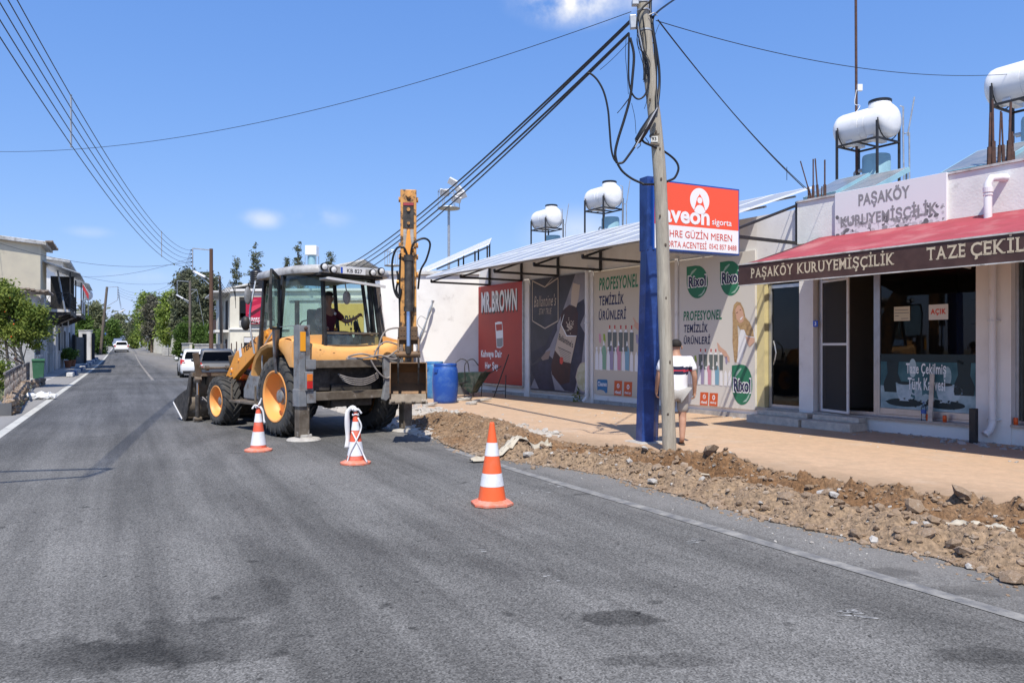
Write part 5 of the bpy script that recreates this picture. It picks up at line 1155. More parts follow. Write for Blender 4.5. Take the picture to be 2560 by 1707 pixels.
cab('cable', [k4(455, 420) + (.1,), k4(500, 260) + (.1,), k4(528, 190) + (.1,)], .004, 'thin wire right of the pole top', n=5, seg=5)
cab('cable', [k4(430, 760), k4(425, 810), k4(410, 855)], .004, 'short broken wire end beside the pole', n=5, seg=5)
mb = MB(); a, c = pp(*k4(350, 1120), -.2), pp(*k4(505, 865), -.2); mb.tube([(0, 0, 0), (c - a) * .06, (c - a) * .35, (c - a) * .8, (c - a) * 1.0], [.022, .055, .062, .05, .02], 12); o = mb.build('splice_closure', 'cable', None, smooth=1, loc=a, label='fat black splice closure strapped across the wooden pole', cat='cable splice')
mb = MB(); mb.tube([(c - a) * .0 + Vector((-.03, -.05, -.08)), (c - a) * 1.02 + Vector((.0, -.05, .01))], .010, 6); mb.build('tie_bar', 'galv', o)
mb = MB(); mb.tube(catmull([(-.03, -.03, .03), (.05, -.06, -.04), (.0, -.05, -.1)], 4), .006, 5); mb.tube(catmull([(.1, -.05, .0), (.17, -.06, -.02), (.12, -.05, .06)], 4), .006, 5); mb.build('tie', 'cable', o)
def line3(name, A, B, s_, r, lab, mat='cable', n=26, group=None, seg=6):
    A, B = Vector(A), Vector(B); mb = MB(); mb.tube([p - A for p in sag(A, B, s_, n)], r, seg); return mb.build(name, mat, None, loc=A, label=lab, cat='cable', group=group)
# bundle running away to the left behind the digger
for i, (pya, pyb, r, s_) in enumerate(((52, 694, .020, 1.15), (58, 700, .017, 1.25), (84, 708, .020, 1.25), (88, 722, .017, 1.35))):
    line3('cable', pp(1576 - i * 2, pya), P3(755, pyb, 58), s_, r, ['uppermost cable of the thick black bundle running left from the pole', 'second cable of the thick black bundle running left from the pole', 'third cable of the thick black bundle running left from the pole', 'lowest cable of the thick black bundle running left from the pole'][i], n=36, group='thick cables from the leaning pole')
line3('cable', pp(1572, 105), P3(1500, 175, YP + .4), .02, .004, 'thin stay wire under the thick bundle beside the pole')
line3('cable', pp(1578, 30), P3(-60, 378, 19), .62, .005, 'thin wire crossing the whole sky to the left', n=40)
line3('cable', pp(1640, 52), P3(2600, 178, 17), .38, .006, 'thin wire crossing the sky to the right', n=30)
line3('cable', pp(1645, 50), P3(2010, 470, 15.9), .12, .009, 'thin straight wire down to the roof corner')
line3('cable', pp(1645, 52), P3(2026, 480, 15.9), .14, .007, 'second thin wire down to the roof corner')
q = P3(1967, 418, 15.2); mb = MB(); mb.tube([(0, 0, 0), (.0, 0, -.26)], .006, 5); mb.build('wire', 'cable', None, loc=q, label='short wire end hanging near the roof corner', cat='cable')
# ---------------------------------------------------------------- blue drums, wheelbarrow
def drum(px, py, r, h, mat, lab, squash=1):
    g = G(px, py); g.z = .045; o = empty('plastic_drum', g, .3, lab, 'drum'); prof = [(0, .0), (r * .80, 0), (r * .88, .03), (r * .93, h * .1), (r * 1.0, h * .35), (r * 1.02, h * .55), (r * .98, h * .8), (r * .92, h * .90), (r * .84, h * .95), (r * .83, h * .955)]
    mb = MB(); mb.lathe(prof, 32); b_ = mb.build('body', mat, o, smooth=.9)
    mb = MB(); mb.lathe([(r * .83, h * .93), (r * .90, h * .935), (r * .91, h * .985), (r * .88, h), (r * .85, h), (r * .84, h * .95), (0, h * .945)], 32); mb.build('rim', mat, o, smooth=.6)
    mb = MB()
    for a in (0.6, 3.7): mb.box((r * 1.0 * cos(a), r * 1.0 * sin(a), h * .82), (.05, .12, .1), Matrix.Rotation(a, 3, 'Z'))
    mb.build('grip', mat, o, bev=.01); return o
drum(1113, 1012, .36, 1.12, 'drum_blue', 'royal blue plastic drum standing nearest the wheelbarrow')
drum(1086, 1000, .30, 1.14, 'drum_cyan', 'dusty lighter blue drum half hidden between bucket and the other drum')
g = G(1172, 997); g.z = .05; o = empty('wheelbarrow', g, radians(-28), 'green wheelbarrow tipped up against the red poster wall', 'wheelbarrow')
# tray seen from the side, handles up to the right, wheel to the left
mb = MB(); top = [(-.30, -.30, .78), (.62, -.30, .80), (.62, .30, .80), (-.30, .30, .78)]; bot = [(-.22, -.2, .38), (.18, -.18, .14), (.18, .18, .14), (-.22, .2, .38)]
mb.add(top + bot, [(0, 4, 5, 1), (1, 5, 6, 2), (2, 6, 7, 3), (3, 7, 4, 0), (4, 7, 6, 5)]); b_ = mb.build('tray', 'barrow_green', o); m_ = b_.modifiers.new('t', 'SOLIDIFY'); m_.thickness = .012
mb = MB()
for y in (-.24, .24): mb.tube([(-.62, y * .3, .30), (-.30, y, .40), (.25, y, .55), (1.0, y * 1.2, .98)], .016, 8); mb.tube([(-.05, y, .45), (.02, y * 1.2, .0), (.28, y * 1.2, .0), (.35, y, .55)], .014, 8)
mb.tube([(.02, -.29, .02), (.02, .29, .02)], .014, 8)
mb.tube(catmull([(-.34, -.3, .5), (-.32, -.32, 1.0), (-.22, -.1, 1.2), (-.05, .0, 1.1), (.0, .02, .8)], 6), .016, 8); mb.tube(catmull([(.05, -.3, .6), (.05, -.3, 1.05), (.2, -.1, 1.2), (.35, 0, 1.0)], 6), .016, 8)
mb.build('frame', 'black_steel', o)
w_ = empty('wheel', (-.62, 0, .42)); w_.parent = o
mb = MB(); RX = Matrix.Rotation(radians(90), 3, 'X'); mb.lathe([(.12, -.03), (.17, -.045), (.20, -.03), (.21, 0), (.20, .03), (.17, .045), (.12, .03)], 24, RX); mb.build('tyre', 'rubber', w_, smooth=1)
mb = MB(); mb.lathe([(0, -.03), (.12, -.02), (.13, 0), (.12, .02), (0, .03)], 20, RX); mb.build('rim', 'rust', w_)
g = G(1255, 1000); o = empty('scrap_bracket', Vector((g.x, g.y, .05)), radians(-40), 'dark bent steel frame leaning beside the wheelbarrow', 'frame')
mb = MB(); mb.tube([(-.35, 0, 0), (.1, .2, 1.35)], .018, 6); mb.tube([(.05, .1, 0), (-.1, .3, .7)], .016, 6); mb.tube([(-.4, 0, .2), (.15, 0, .25)], .016, 6); mb.build('bar', 'black_steel', o)
g = G(1150, 990); o = empty('blue_cap', Vector((g.x, g.y, .05)), 0, 'grey crate with a blue bottle lying on it between drum and barrow', 'crate')
mb = MB(); mb.b2(-.28, .3, -.2, .2, 0, .55); mb.build('box', 'gate_grey', o, bev=.01); mb = MB(); mb.cyl((-.1, -.1, .60), (.12, -.08, .60), .05, 12); mb.build('blue_bottle', 'drum_cyan', o)
# flood light masts behind
def floodmast(px, pyb, pyt, Y, w_, lab, lamps=True):
    q = P3(px, pyb, Y); z0 = min(q.z, 4.2); q.z = 0; o = empty('floodlight_mast', q, 0, lab, 'floodlight mast', 'floodlight masts behind the shops'); zt_ = P3(px, pyt, Y).z
    mb = MB(); mb.tube([(0, 0, 0), (0, 0, zt_)], .09, 8); mb.build('pole', 'galv', o)
    mb = MB(); R_ = w_; mb.tube([(R_ * cos(a), R_ * sin(a), zt_) for a in [2 * pi * i / 20 for i in range(20)]], .05, 6, close=True); mb.tube([(R_ * cos(a), R_ * sin(a), zt_ + 1.15) for a in [2 * pi * i / 20 for i in range(20)]], .025, 6, close=True)
    mb.lathe([(0, -.08), (R_, -.05), (R_, 0), (0, 0)], 20, None, (0, 0, zt_))
    for i in range(6): a = 2 * pi * i / 6; mb.tube([(R_ * cos(a), R_ * sin(a), zt_), (R_ * cos(a), R_ * sin(a), zt_ + 1.15)], .025, 5)
    mb.build('platform', 'galv', o)
    if lamps:
        for (x, z, a) in ((.3, 1.9, .5), (.75, 1.35, .9), (.9, 1.0, -.4), (.55, .75, .3), (-.25, 1.2, .1)): mb = MB(); mb.box((x, -.35, zt_ + z - .2), (.62, .25, .42), Euler((.5, a, 0)).to_matrix()); mb.build('floodlight', 'alu_white', o, bev=.02)
floodmast(1122, 660, 521, 52, .72, 'floodlight mast with a round platform left of the rooftop tanks')
floodmast(981, 700, 664, 60, .6, 'distant round mast platform just left of the digger arm', False)
# ---------------------------------------------------------------- people helper: one skinned surface grown on a joint skeleton
def skinfig(name, J, E, R, mat, parent, root=0, sub=2, loc=None):
    me = bpy.data.meshes.new(name); keys = list(J); ix = {k: i for i, k in enumerate(keys)}
    me.from_pydata([J[k] for k in keys], [(ix[a], ix[b]) for a, b in E], []); me.materials.append(MAT[mat])
    o = link(name, me, parent); m = o.modifiers.new('skin', 'SKIN'); m.use_smooth_shade = True; m.use_x_symmetry = False
    if not me.skin_vertices: bpy.context.view_layer.objects.active = o
    sv = me.skin_vertices[0].data
    for k in keys:
        r = R[k]; sv[ix[k]].radius = r if isinstance(r, tuple) else (r, r)
    for v in sv: v.use_root = False
    sv[root].use_root = True
    s = o.modifiers.new('sub', 'SUBSURF'); s.levels = sub; s.render_levels = sub
    # bake to a plain mesh so that it is one continuous surface
    dg = bpy.context.evaluated_depsgraph_get(); me2 = bpy.data.meshes.new_from_object(o.evaluated_get(dg)); o.modifiers.clear(); o.data = me2
    return o
def hand(J, E, R, pre, wrist, pal, fd, side, curl=.5, sc=1.0):
    # palm and five fingers grown from the wrist: pal = direction of the hand, fd = direction the palm faces, side = towards the thumb
    w_ = Vector(wrist); pal = Vector(pal).normalized(); fd = Vector(fd).normalized(); side = Vector(side).normalized(); pm_ = w_ + pal * .055 * sc
    J[pre + 'palm'] = pm_; R[pre + 'palm'] = (.026 * sc, .017 * sc); E.append((pre + 'wrist', pre + 'palm'))
    for i, (off, ln) in enumerate(((.028, .075), (.010, .085), (-.009, .079), (-.027, .062))):
        b_ = pm_ + side * off * sc + pal * .03 * sc; c_ = b_ + (pal * cos(curl * .6) + fd * sin(curl * .6)) * ln * .5 * sc; d_ = c_ + (pal * cos(curl * 1.7) + fd * sin(curl * 1.7)) * ln * .5 * sc
        for nm, p, r in (('a', b_, .0095), ('b', c_, .0085), ('c', d_, .007)): J[f'{pre}f{i}{nm}'] = p; R[f'{pre}f{i}{nm}'] = r * sc
        E += [(pre + 'palm', f'{pre}f{i}a'), (f'{pre}f{i}a', f'{pre}f{i}b'), (f'{pre}f{i}b', f'{pre}f{i}c')]
    a_ = w_ + pal * .035 * sc + side * .028 * sc; b_ = a_ + (side * .7 + pal * .6 + fd * .3) * .033 * sc; c_ = b_ + (pal + fd * .5) * .028 * sc
    J[pre + 't0'] = a_; R[pre + 't0'] = .011 * sc; J[pre + 't1'] = b_; R[pre + 't1'] = .0095 * sc; J[pre + 't2'] = c_; R[pre + 't2'] = .008 * sc
    E += [(pre + 'wrist', pre + 't0'), (pre + 't0', pre + 't1'), (pre + 't1', pre + 't2')]
# ---------------------------------------------------------------- the backhoe loader
MO = Vector((-3.49, 14.56, 0)); MT = radians(43)
bh = empty('backhoe_loader', MO, MT, 'yellow backhoe loader with dirty glass cab, stabilisers down and dipper upright', 'backhoe loader')
XC = .04
def both(f):
    for s_ in (-1, 1): f(s_)
RY = Matrix.Rotation(radians(90), 3, 'Y')
def wheel(name, x, y, z, Ro, Wd, Rr, s_, nl, parent=bh):
    # s_ = -1: outer face to the left.  Wheel axis along x; u>0 is outboard
    wh = empty(name, (x, y, z)); wh.parent = parent
    mb = MB(); h = Wd / 2
    A = lambda r, u, a: (s_ * u, r * cos(a), r * sin(a))
    prof = [(Rr * .98, h * .80), (Rr * 1.04, h * .93), (Rr + (Ro - Rr) * .35, h * 1.0), (Rr + (Ro - Rr) * .62, h * .99), (Ro * .91, h * .88), (Ro * .93, h * .5), (Ro * .935, 0), (Ro * .93, -h * .5), (Ro * .91, -h * .88), (Rr + (Ro - Rr) * .5, -h), (Rr * 1.0, -h * .85)]
    n_ = 48; vs = [A(r, u, 2 * pi * j / n_) for r, u in prof for j in range(n_)]
    fs = [(i * n_ + j, i * n_ + (j + 1) % n_, (i + 1) * n_ + (j + 1) % n_, (i + 1) * n_ + j) for i in range(len(prof) - 1) for j in range(n_)]
    mb.add(vs, fs)
    for k in range(nl):
        for sd_ in (-1, 1):
            a0 = 2 * pi * (k + (.5 if sd_ > 0 else 0)) / nl; st_ = []
            for (u, r, da, wd) in ((-.06 * sd_, 1.0, .0, .34), (.45, .995, -.5, .36), (.88, .965, -.92, .42), (1.04, .87, -1.15, .44)):
                uu = h * u * (sd_ if u > 0 else 1) if u > 0 else h * u; aa = a0 + da * (2 * pi / nl) * 1.25; hw = wd * pi / nl * .95
                rin = r * Ro * (.90 if u < .9 else .88)
                st_.append([A(rin, uu, aa - hw), A(r * Ro, uu, aa - hw * .72), A(r * Ro, uu, aa + hw * .72), A(rin, uu, aa + hw)])
            vs = [p for q in st_ for p in q]; m_ = len(st_)
            fs = [(i * 4 + j, i * 4 + j + 1, (i + 1) * 4 + j + 1, (i + 1) * 4 + j) for i in range(m_ - 1) for j in range(3)] + [(0, 1, 2, 3), ((m_ - 1) * 4 + 3, (m_ - 1) * 4 + 2, (m_ - 1) * 4 + 1, (m_ - 1) * 4)]
            mb.add(vs, fs)
    mb.build('tyre', 'rubber', wh, smooth=radians(32))
    R_ = Matrix(((0, 0, s_), (1, 0, 0), (0, s_, 0))) if False else None
    mb = MB()
    def lat(prof, n2=40): 
        vs = [A(r, u, 2 * pi * j / n2) for r, u in prof for j in range(n2)]; mb.add(vs, [(i * n2 + j, i * n2 + (j + 1) % n2, (i + 1) * n2 + (j + 1) % n2, (i + 1) * n2 + j) for i in range(len(prof) - 1) for j in range(n2)])
    lat([(Rr * 1.03, h * .90), (Rr * 1.03, h * .96), (Rr * .98, h * .97), (Rr * .93, h * .88), (Rr * .90, h * .45), (Rr * .86, h * .0), (Rr * .80, -h * .15), (Rr * .55, -h * .10), (Rr * .34, -h * .02), (0, -h * .02)])
    mb.build('rim', 'rim', wh, smooth=radians(40))
    mb = MB(); lat([(Rr * .34, -h * .05), (Rr * .34, h * .22), (Rr * .27, h * .30), (Rr * .26, h * .5), (Rr * .20, h * .56), (0, h * .56)], 24)
    for k in range(8): a = 2 * pi * k / 8; p = A(Rr * .44, 0, a); mb.tube([(s_ * (-h * .05), p[1], p[2]), (s_ * h * .05, p[1], p[2])], .014, 6)
    mb.build('hub', 'mach_grey', wh, smooth=radians(35))
    mb = MB(); lat([(Rr * .9, -h * .9), (Rr * .5, -h * .6), (0, -h * .6)], 24); mb.build('inner_disc', 'dark_steel', wh)
wheel('rear_wheel', -.87 + 0, 0, .735, .745, .44, .455, -1, 22); wheel('rear_wheel', .95, 0, .735, .745, .44, .455, 1, 22)
wheel('front_wheel', -.84, 2.80, .505, .52, .36, .315, -1, 18); wheel('front_wheel', .92, 2.80, .505, .52, .36, .315, 1, 18)
# chassis, axles, engine hood
mb = MB(); mb.b2(-.38, .46, -.8, 3.3, .55, .95); mb.cyl((-.7, 0, .735), (.78, 0, .735), .14, 14); mb.ell((XC, 0, .72), (.26, .28, .26), 14, 8); mb.cyl((-.75, 2.8, .5), (.83, 2.8, .5), .09, 12); mb.b2(-.2, .28, 2.6, 3.0, .38, .6); mb.b2(-.6, .68, -.7, .3, .95, 1.5)
mb.build('chassis', 'dark_steel', bh, bev=.015)
mb = MB(); mb.prism([(1.35, .95), (3.35, .9), (3.4, 1.35), (3.2, 1.55), (1.35, 1.75)], lambda y, z: (-.42, y, z), (.92, 0, 0)); mb.build('hood', 'mach_yellow', bh, bev=.05)
mb = MB(); mb.b2(-.4, .48, 3.36, 3.46, .85, 1.3); mb.build('grille', 'black_plastic', bh)
mb = MB(); mb.cyl((.35, 1.9, 1.6), (.35, 1.9, 2.6), .05, 12); mb.build('exhaust', 'rust', bh)
# tank and steps on the left
mb = MB(); mb.prism([(1.0, .60), (1.72, .60), (1.72, .80), (1.45, 1.12), (1.2, 1.30), (1.0, 1.30)], lambda y, z: (-.90, y, z), (.4, 0, 0)); mb.build('side_tank', 'mach_grey', bh, bev=.03)
mb = MB(); mb.b2(-1.12, -.6, .72, 1.9, .54, .585); mb.b2(-1.1, -1.07, .74, .78, .585, .9); mb.b2(-1.1, -1.07, 1.82, 1.86, .585, .9); mb.build('step', 'worn_steel', bh, bev=.006)
mb = MB(); mb.prism([(.95, .62), (1.75, .62), (1.75, .98), (1.5, 1.38), (1.15, 1.42), (.95, 1.2)], lambda y, z: (.56, y, z), (.5, 0, 0)); mb.build('side_tank', 'mach_grey', bh, bev=.03)
# fenders
lo_ = [(.88, 1.08), (.84, 1.22), (.72, 1.40), (.52, 1.55), (.25, 1.62), (0, 1.62), (-.2, 1.58), (-.38, 1.48), (-.5, 1.36), (-.58, 1.28), (-.72, 1.27)]
up_ = [(.92, 1.12), (.88, 1.30), (.76, 1.49), (.56, 1.64), (.28, 1.72), (.0, 1.76), (-.2, 1.775), (-.38, 1.775), (-.5, 1.765), (-.6, 1.75), (-.72, 1.745)]
def fender(s_):
    X_ = lambda x: XC + s_ * (x)
    mb = MB(); n_ = len(lo_); vs = []
    for (a, c), (d, e) in zip(lo_, up_):
        k = max(0, min(1, (.5 - a) / .8)); xi = .55 + .12 * (1 - k)
        vs += [(X_(.55), a, c - .02), (X_(1.12), a, c), (X_(1.15), a * .5 + d * .5, (c + e) / 2), (X_(1.12), d, e - .02), (X_(1.04), d, e + .015), (X_(.78), d * .98, e + .05 + .03 * k), (X_(xi), d * .96, e + .06 + .04 * k)]
    k = 7; mb.add(vs, [(i * k + j, i * k + j + 1, (i + 1) * k + j + 1, (i + 1) * k + j) for i in range(n_ - 1) for j in range(k - 1)] + [tuple(range(7))[::-1], tuple(range((n_ - 1) * 7, n_ * 7))])
    mb.build('fender', 'mach_peach', bh, smooth=radians(50))
both(fender)
mb = MB(); n_ = 24; vs = []
for i in range(n_ + 1):
    u = -1 + 2 * i / n_; x = XC + 1.12 * u; yb = -.85 + .13 * u ** 8; zt_ = 1.63 + .14 * u * u
    vs += [(x, yb + .02, 1.30), (x, yb, 1.35), (x, yb + .02, zt_ - .10), (x, yb + .06, zt_ - .02), (x, yb + .12, zt_), (x, yb + .38, zt_ + .03)]
mb.add(vs, [(i * 6 + j, i * 6 + j + 1, (i + 1) * 6 + j + 1, (i + 1) * 6 + j) for i in range(n_) for j in range(5)]); mb.build('rear_cowl', 'mach_peach', bh, smooth=1)
mb = MB()
for (x, z) in ((-.62, 1.58), (-.58, 1.50), (-.35, 1.52), (-.4, 1.45), (.5, 1.55)): mb.box((x, -.832, z), (.035, .006, .008))
mb.build('vent_slot', 'lt_black', bh, kind='stuff')
# cab: plan outline at the waist (z0) and at the roof (z1)
Z0, Z1 = 1.80, 2.93
planL = [(-.47, -.71), (-.66, -.60), (-.80, -.44), (-.87, -.25), (-.895, -.02), (-.90, .18)]
def at(p, z):
    k = (z - Z0) / (Z1 - Z0); cx_ = XC; return Vector((cx_ + (p[0] - cx_) * (1 - .10 * k), p[1] + (.16 * k if p[1] < -.3 else .06 * k * 0) , z))
mir = lambda p: (2 * .115 - p[0], p[1])
def gpanel(name, pts, za, zb, mat='cab_glass', off=0):
    mb = MB(); vs = []
    for i, p in enumerate(pts):
        a = za[i] if isinstance(za, (list, tuple)) else za; c = zb[i] if isinstance(zb, (list, tuple)) else zb; vs += [at(p, a), at(p, (a + c) / 2), at(p, c)]
    mb.add(vs, [(i * 3 + j, i * 3 + j + 1, (i + 1) * 3 + j + 1, (i + 1) * 3 + j) for i in range(len(pts) - 1) for j in range(2)]); return mb.build(name, mat, bh, smooth=1)
def pil(name, p, za, zb, w_, mat='black_plastic'):
    mb = MB(); mb.beam(at(p, za), at(p, zb), w_, w_ * 1.2); return mb.build(name, mat, bh, bev=.01)
for q in (planL, [mir(p) for p in planL]):
    gpanel('quarter_glass', q, [1.66, 1.70, 1.74, 1.78, 1.80, 1.82], Z1)
    pil('pillar', q[0], 1.62, Z1 + .03, .062); pil('pillar', q[-1], 1.6, Z1 + .03, .075)
fr = (-.74, 1.28); fr2 = mir(fr)
for p in (fr, fr2): pil('pillar', p, 1.2, Z1 + .03, .06)
gpanel('windscreen', [fr, (-.4, 1.42), (.48, 1.42), fr2], 1.5, Z1)
gpanel('side_window', [mir(planL[-1]), fr2], 1.62, Z1)
mb = MB(); mb.beam(at(planL[0], 1.875), at(mir(planL[0]), 1.875), .035, .04); mb.beam(at(planL[0], 1.655), at(mir(planL[0]), 1.655), .03, .03); mb.build('rear_sill', 'worn_steel', bh, bev=.005)
gpanel('lower_rear_glass', [planL[0], mir(planL[0])], 1.67, 1.86)
mb = MB(); mb.beam(at((.47, -.70), 1.9), at((.44, -.70), 2.85), .05); mb.beam(at(mir(planL[0]), 1.9) + Vector((-.10, 0, 0)), at(mir(planL[0]), 2.8) + Vector((-.12, 0, 0)), .035); mb.build('window_rail', 'black_plastic', bh)
# rear window swung up under the roof
mb = MB(); A0, A1 = Vector((-.50, -.60, 2.845)), Vector((.66, -.60, 2.80)); mb.beam(A0, A1, .03, .05); mb.beam(A0 + Vector((0, -.28, -.0)), A1 + Vector((.04, -.28, -.05)), .03, .045); mb.beam(A0, A0 + Vector((0, -.28, 0)), .03); mb.beam(A1, A1 + Vector((.04, -.28, -.05)), .03); mb.build('lifted_window_frame', 'alu_white', bh)
mb = MB(); mb.quad(A0, A1, A1 + Vector((.04, -.28, -.05)), A0 + Vector((0, -.28, 0))); mb.build('lifted_window', 'cab_glass', bh)
# roof
def rplan(k, z, dy=0): 
    P_ = [(-.53, -.80), (-.72, -.62), (-.86, -.2), (-.86, .6), (-.78, 1.35), (-.5, 1.55)]; P_ = P_ + [mir(p) for p in P_[::-1]]
    return [(XC + (x - XC) * k, .35 + (y - .35) * k, z) for x, y in P_]
mb = MB(); rings = [rplan(.93, 2.93), rplan(1.0, 2.945), rplan(1.015, 3.00), rplan(.985, 3.065), rplan(.90, 3.10), rplan(.5, 3.115)]
vs = [p for q in rings for p in q]; n_ = 12
mb.add(vs, [(i * n_ + j, i * n_ + (j + 1) % n_, (i + 1) * n_ + (j + 1) % n_, (i + 1) * n_ + j) for i in range(5) for j in range(n_)] + [tuple(range(60, 72)), tuple(range(12))[::-1]]); mb.build('roof', 'roof_dirty', bh, smooth=radians(60))
mb = MB(); mb.b2(-.58, .66, -.62, 1.3, 2.88, 2.93); mb.build('headlining', 'black_plastic', bh)
mb = MB(); mb.b2(-.60, .68, -.845, -.70, 2.94, 3.075); mb.build('lamp_board', 'roof_dirty', bh, bev=.02)
mb = MB(); mb.b2(-.62, .70, -.80, -.5, 2.90, 2.938); mb.build('painted_shadow_lip', 'black_plastic', bh)  # black strip standing in for the shadow under the lamp board
for x in (-.565, -.385, .43, .62):
    z = 3.04 if abs(x) > .45 else 3.0; Rl = Matrix.Rotation(radians(90), 3, 'X'); o = empty('work_lamp', (x, -.86, z)); o.parent = bh
    mb = MB(); mb.lathe([(.04, -.06), (.066, -.02), (.07, .02), (.066, .035), (.055, .038)], 20, Rl); mb.build('housing', 'black_plastic', o, smooth=.8)
    mb = MB(); mb.lathe([(.056, .034), (.03, .045), (0, .048)], 20, Rl); mb.build('lens', 'lamp_glass', o, smooth=1)
o = empty('number_plate', (-.24, -.862, 2.945)); o.parent = bh
mb = MB(); mb.b2(0, .52, -.008, 0, 0, .115); mb.build('plate', 'plate_white', o); mb = MB(); mb.b2(.004, .045, -.010, -.0085, .004, .111); mb.build('plate_band', 'plate_blue', o)
mb = MB(); text_into(mb, 'KB 827', .13, .45, .022, .092, lambda u, v: (u, -.0105, v), .01); mb.build('lettering', 'lt_black', o)
# open door
DH = Vector((-.93, .12, 0)); dd_ = empty('cab_door', DH, atan2(-.81, -.59)); dd_.parent = bh
dl = .80
def fpoly(name, pts, th, mat):
    mb = MB(); mb.prism(pts, lambda x, z: (x, -th / 2, z), (0, th, 0)); return mb.build(name, mat, dd_)
mb = MB(); P_ = [(0, 1.95), (.03, 2.88), (dl * .92, 2.96), (dl, 2.7), (dl * .96, 1.95)]
for a, c in zip(P_, P_[1:] + P_[:1]): mb.beam((a[0], 0, a[1]), (c[0], 0, c[1]), .04, .045)
mb.build('door_frame', 'black_plastic', dd_)
mb = MB(); mb.poly([(x, 0, z) for x, z in P_]); mb.build('door_glass', 'cab_glass', dd_)
mb = MB(); mb.prism([(.0, 1.94), (.55, 1.94), (.45, 1.5), (.28, 1.15), (.10, 1.15), (.04, 1.5)], lambda x, z: (x, -.025, z), (0, .05, 0)); mb.build('lower_door', 'mach_grey', dd_, bev=.01)
mb = MB()
for z in (2.72, 2.02): mb.box((-.03, 0, z), (.12, .07, .08)); mb.cyl((-.02, 0, z - .07), (-.02, 0, z + .07), .02, 8)
mb.build('hinge', 'black_plastic', dd_)
mb = MB(); mb.tube(catmull([(-.93, .3, 1.95), (-1.0, .6, 1.6), (-1.0, .65, 1.2), (-.95, .62, 1.1)], 5), .016, 6); mb.tube([(-.9, .18, 2.0), (-1.06, -.2, 1.98), (-1.05, -.85, 2.0)], .006, 5); mb.tube(catmull([(-.86, 1.25, 2.9), (-1.0, 1.2, 2.2), (-.95, 1.1, 1.5)], 5), .02, 6); mb.build('grab_rail', 'galv', bh, smooth=1)
mb = MB(); mb.tube([(-.76, 1.35, 2.86), (-1.06, 1.12, 2.84), (-1.08, 1.08, 2.66)], .014, 6); mb.build('mirror_arm', 'black_plastic', bh)
mb = MB(); mb.ell((-1.09, 1.08, 2.60), (.075, .035, .17), 14, 10); mb.build('mirror', 'mach_grey', bh, smooth=1)
mb = MB(); mb.tube([(-.74, 1.4, 2.1), (-1.0, 1.3, 2.12)], .014, 6); mb.ell((-1.06, 1.24, 2.08), (.09, .09, .14), 14, 10); mb.build('head_lamp', 'black_plastic', bh, smooth=1)
mb = MB(); q = at((.18, -.5), 2.55); mb.ell(q, (.085, .03, .13), 14, 10); mb.tube([q + Vector((0, 0, .1)), (.1, -.45, 2.82), (.05, -.3, 2.9)], .012, 6); mb.build('inner_mirror', 'roof_dirty', bh, smooth=1)
# inside the cab
mb = MB(); mb.b2(-.6, .68, -.45, 1.2, 1.30, 1.36); mb.b2(-.5, .58, -.42, -.30, 1.36, 1.62); mb.build('floor', 'dark_steel', bh)
mb = MB(); mb.b2(-.22, .28, -.05, .42, 1.62, 1.74); mb.b2(-.20, .26, .36, .48, 1.74, 2.35); mb.b2(-.15, .21, 0, .4, 1.36, 1.62); mb.build('seat', 'black_plastic', bh, bev=.04)
mb = MB(); mb.cyl((.02, .95, 1.4), (.02, .78, 1.98), .05, 10); mb.tube([(.02 + .19 * cos(a), .76 + .19 * sin(a) * .5, 2.0 + .19 * sin(a) * .8) for a in [2 * pi * i / 20 for i in range(20)]], .014, 6, close=True); mb.build('steering_wheel', 'black_plastic', bh)
mb = MB()
for x in (-.28, -.18, .3, .38): mb.tube([(x, -.35, 1.6), (x + .02, -.30, 1.95)], .008, 6); mb.ell((x + .02, -.30, 1.97), (.02, .02, .025), 8, 6)
mb.tube(catmull([(.45, -.40, 1.6), (.48, -.35, 1.9), (.40, -.3, 2.1), (.46, -.32, 1.7)], 6), .03, 7); mb.build('lever', 'black_plastic', bh, smooth=1)
# loader arms
def larm(s_):
    X0 = XC + s_ * .66; mb = MB()
    mb.prism([(.95, 2.02), (1.30, 1.93), (2.62, 1.50), (2.90, 1.20), (3.62, .50), (3.52, .32), (2.86, .86), (2.60, 1.00), (2.42, 1.10), (1.30, 1.66), (.95, 1.78)], lambda y, z: (X0 - .06, y, z), (.12, 0, 0)); mb.build('loader_arm', 'mach_yellow', bh, bev=.012)
    mb = MB(); mb.cyl((X0 - s_ * .12, 1.5, 1.0), (X0 - s_ * .12, 2.5, 1.12), .065, 14); mb.cyl((X0 - s_ * .12, 2.4, 1.12), (X0 - s_ * .12, 2.75, 1.15), .03, 12); mb.build('lift_cylinder', 'black_plastic', bh, smooth=.6)
    mb = MB(); mb.cyl((X0 - s_ * .02, 2.45, 1.35), (X0 + s_ * .075, 2.45, 1.35), .03, 10); mb.cyl((X0, 2.80, 1.12), (X0 + s_ * .08, 2.80, 1.12), .045, 12); mb.cyl((X0, 1.15, 1.88), (X0 + s_ * .08, 1.15, 1.88), .05, 12); mb.build('pin', 'mach_yellow', bh)
both(larm)
xa = XC - .66 - .0615; yz = lambda u, v: (xa - .002, 2.24 - u * .952 - v * .0, 1.615 + u * .31 * 1.0 - .0 + v)
mb = MB(); dirv = Vector((0, -.962, .315)) * -1; 
def armfn(u, v): return (xa - .002, 2.20 - u * .95 + v * .30, 1.50 + u * .33 + v * .95)
text_into(mb, 'TEREX', .0, .62, .0, .13, armfn, .03); mb.build('lettering', 'lt_black', bh)
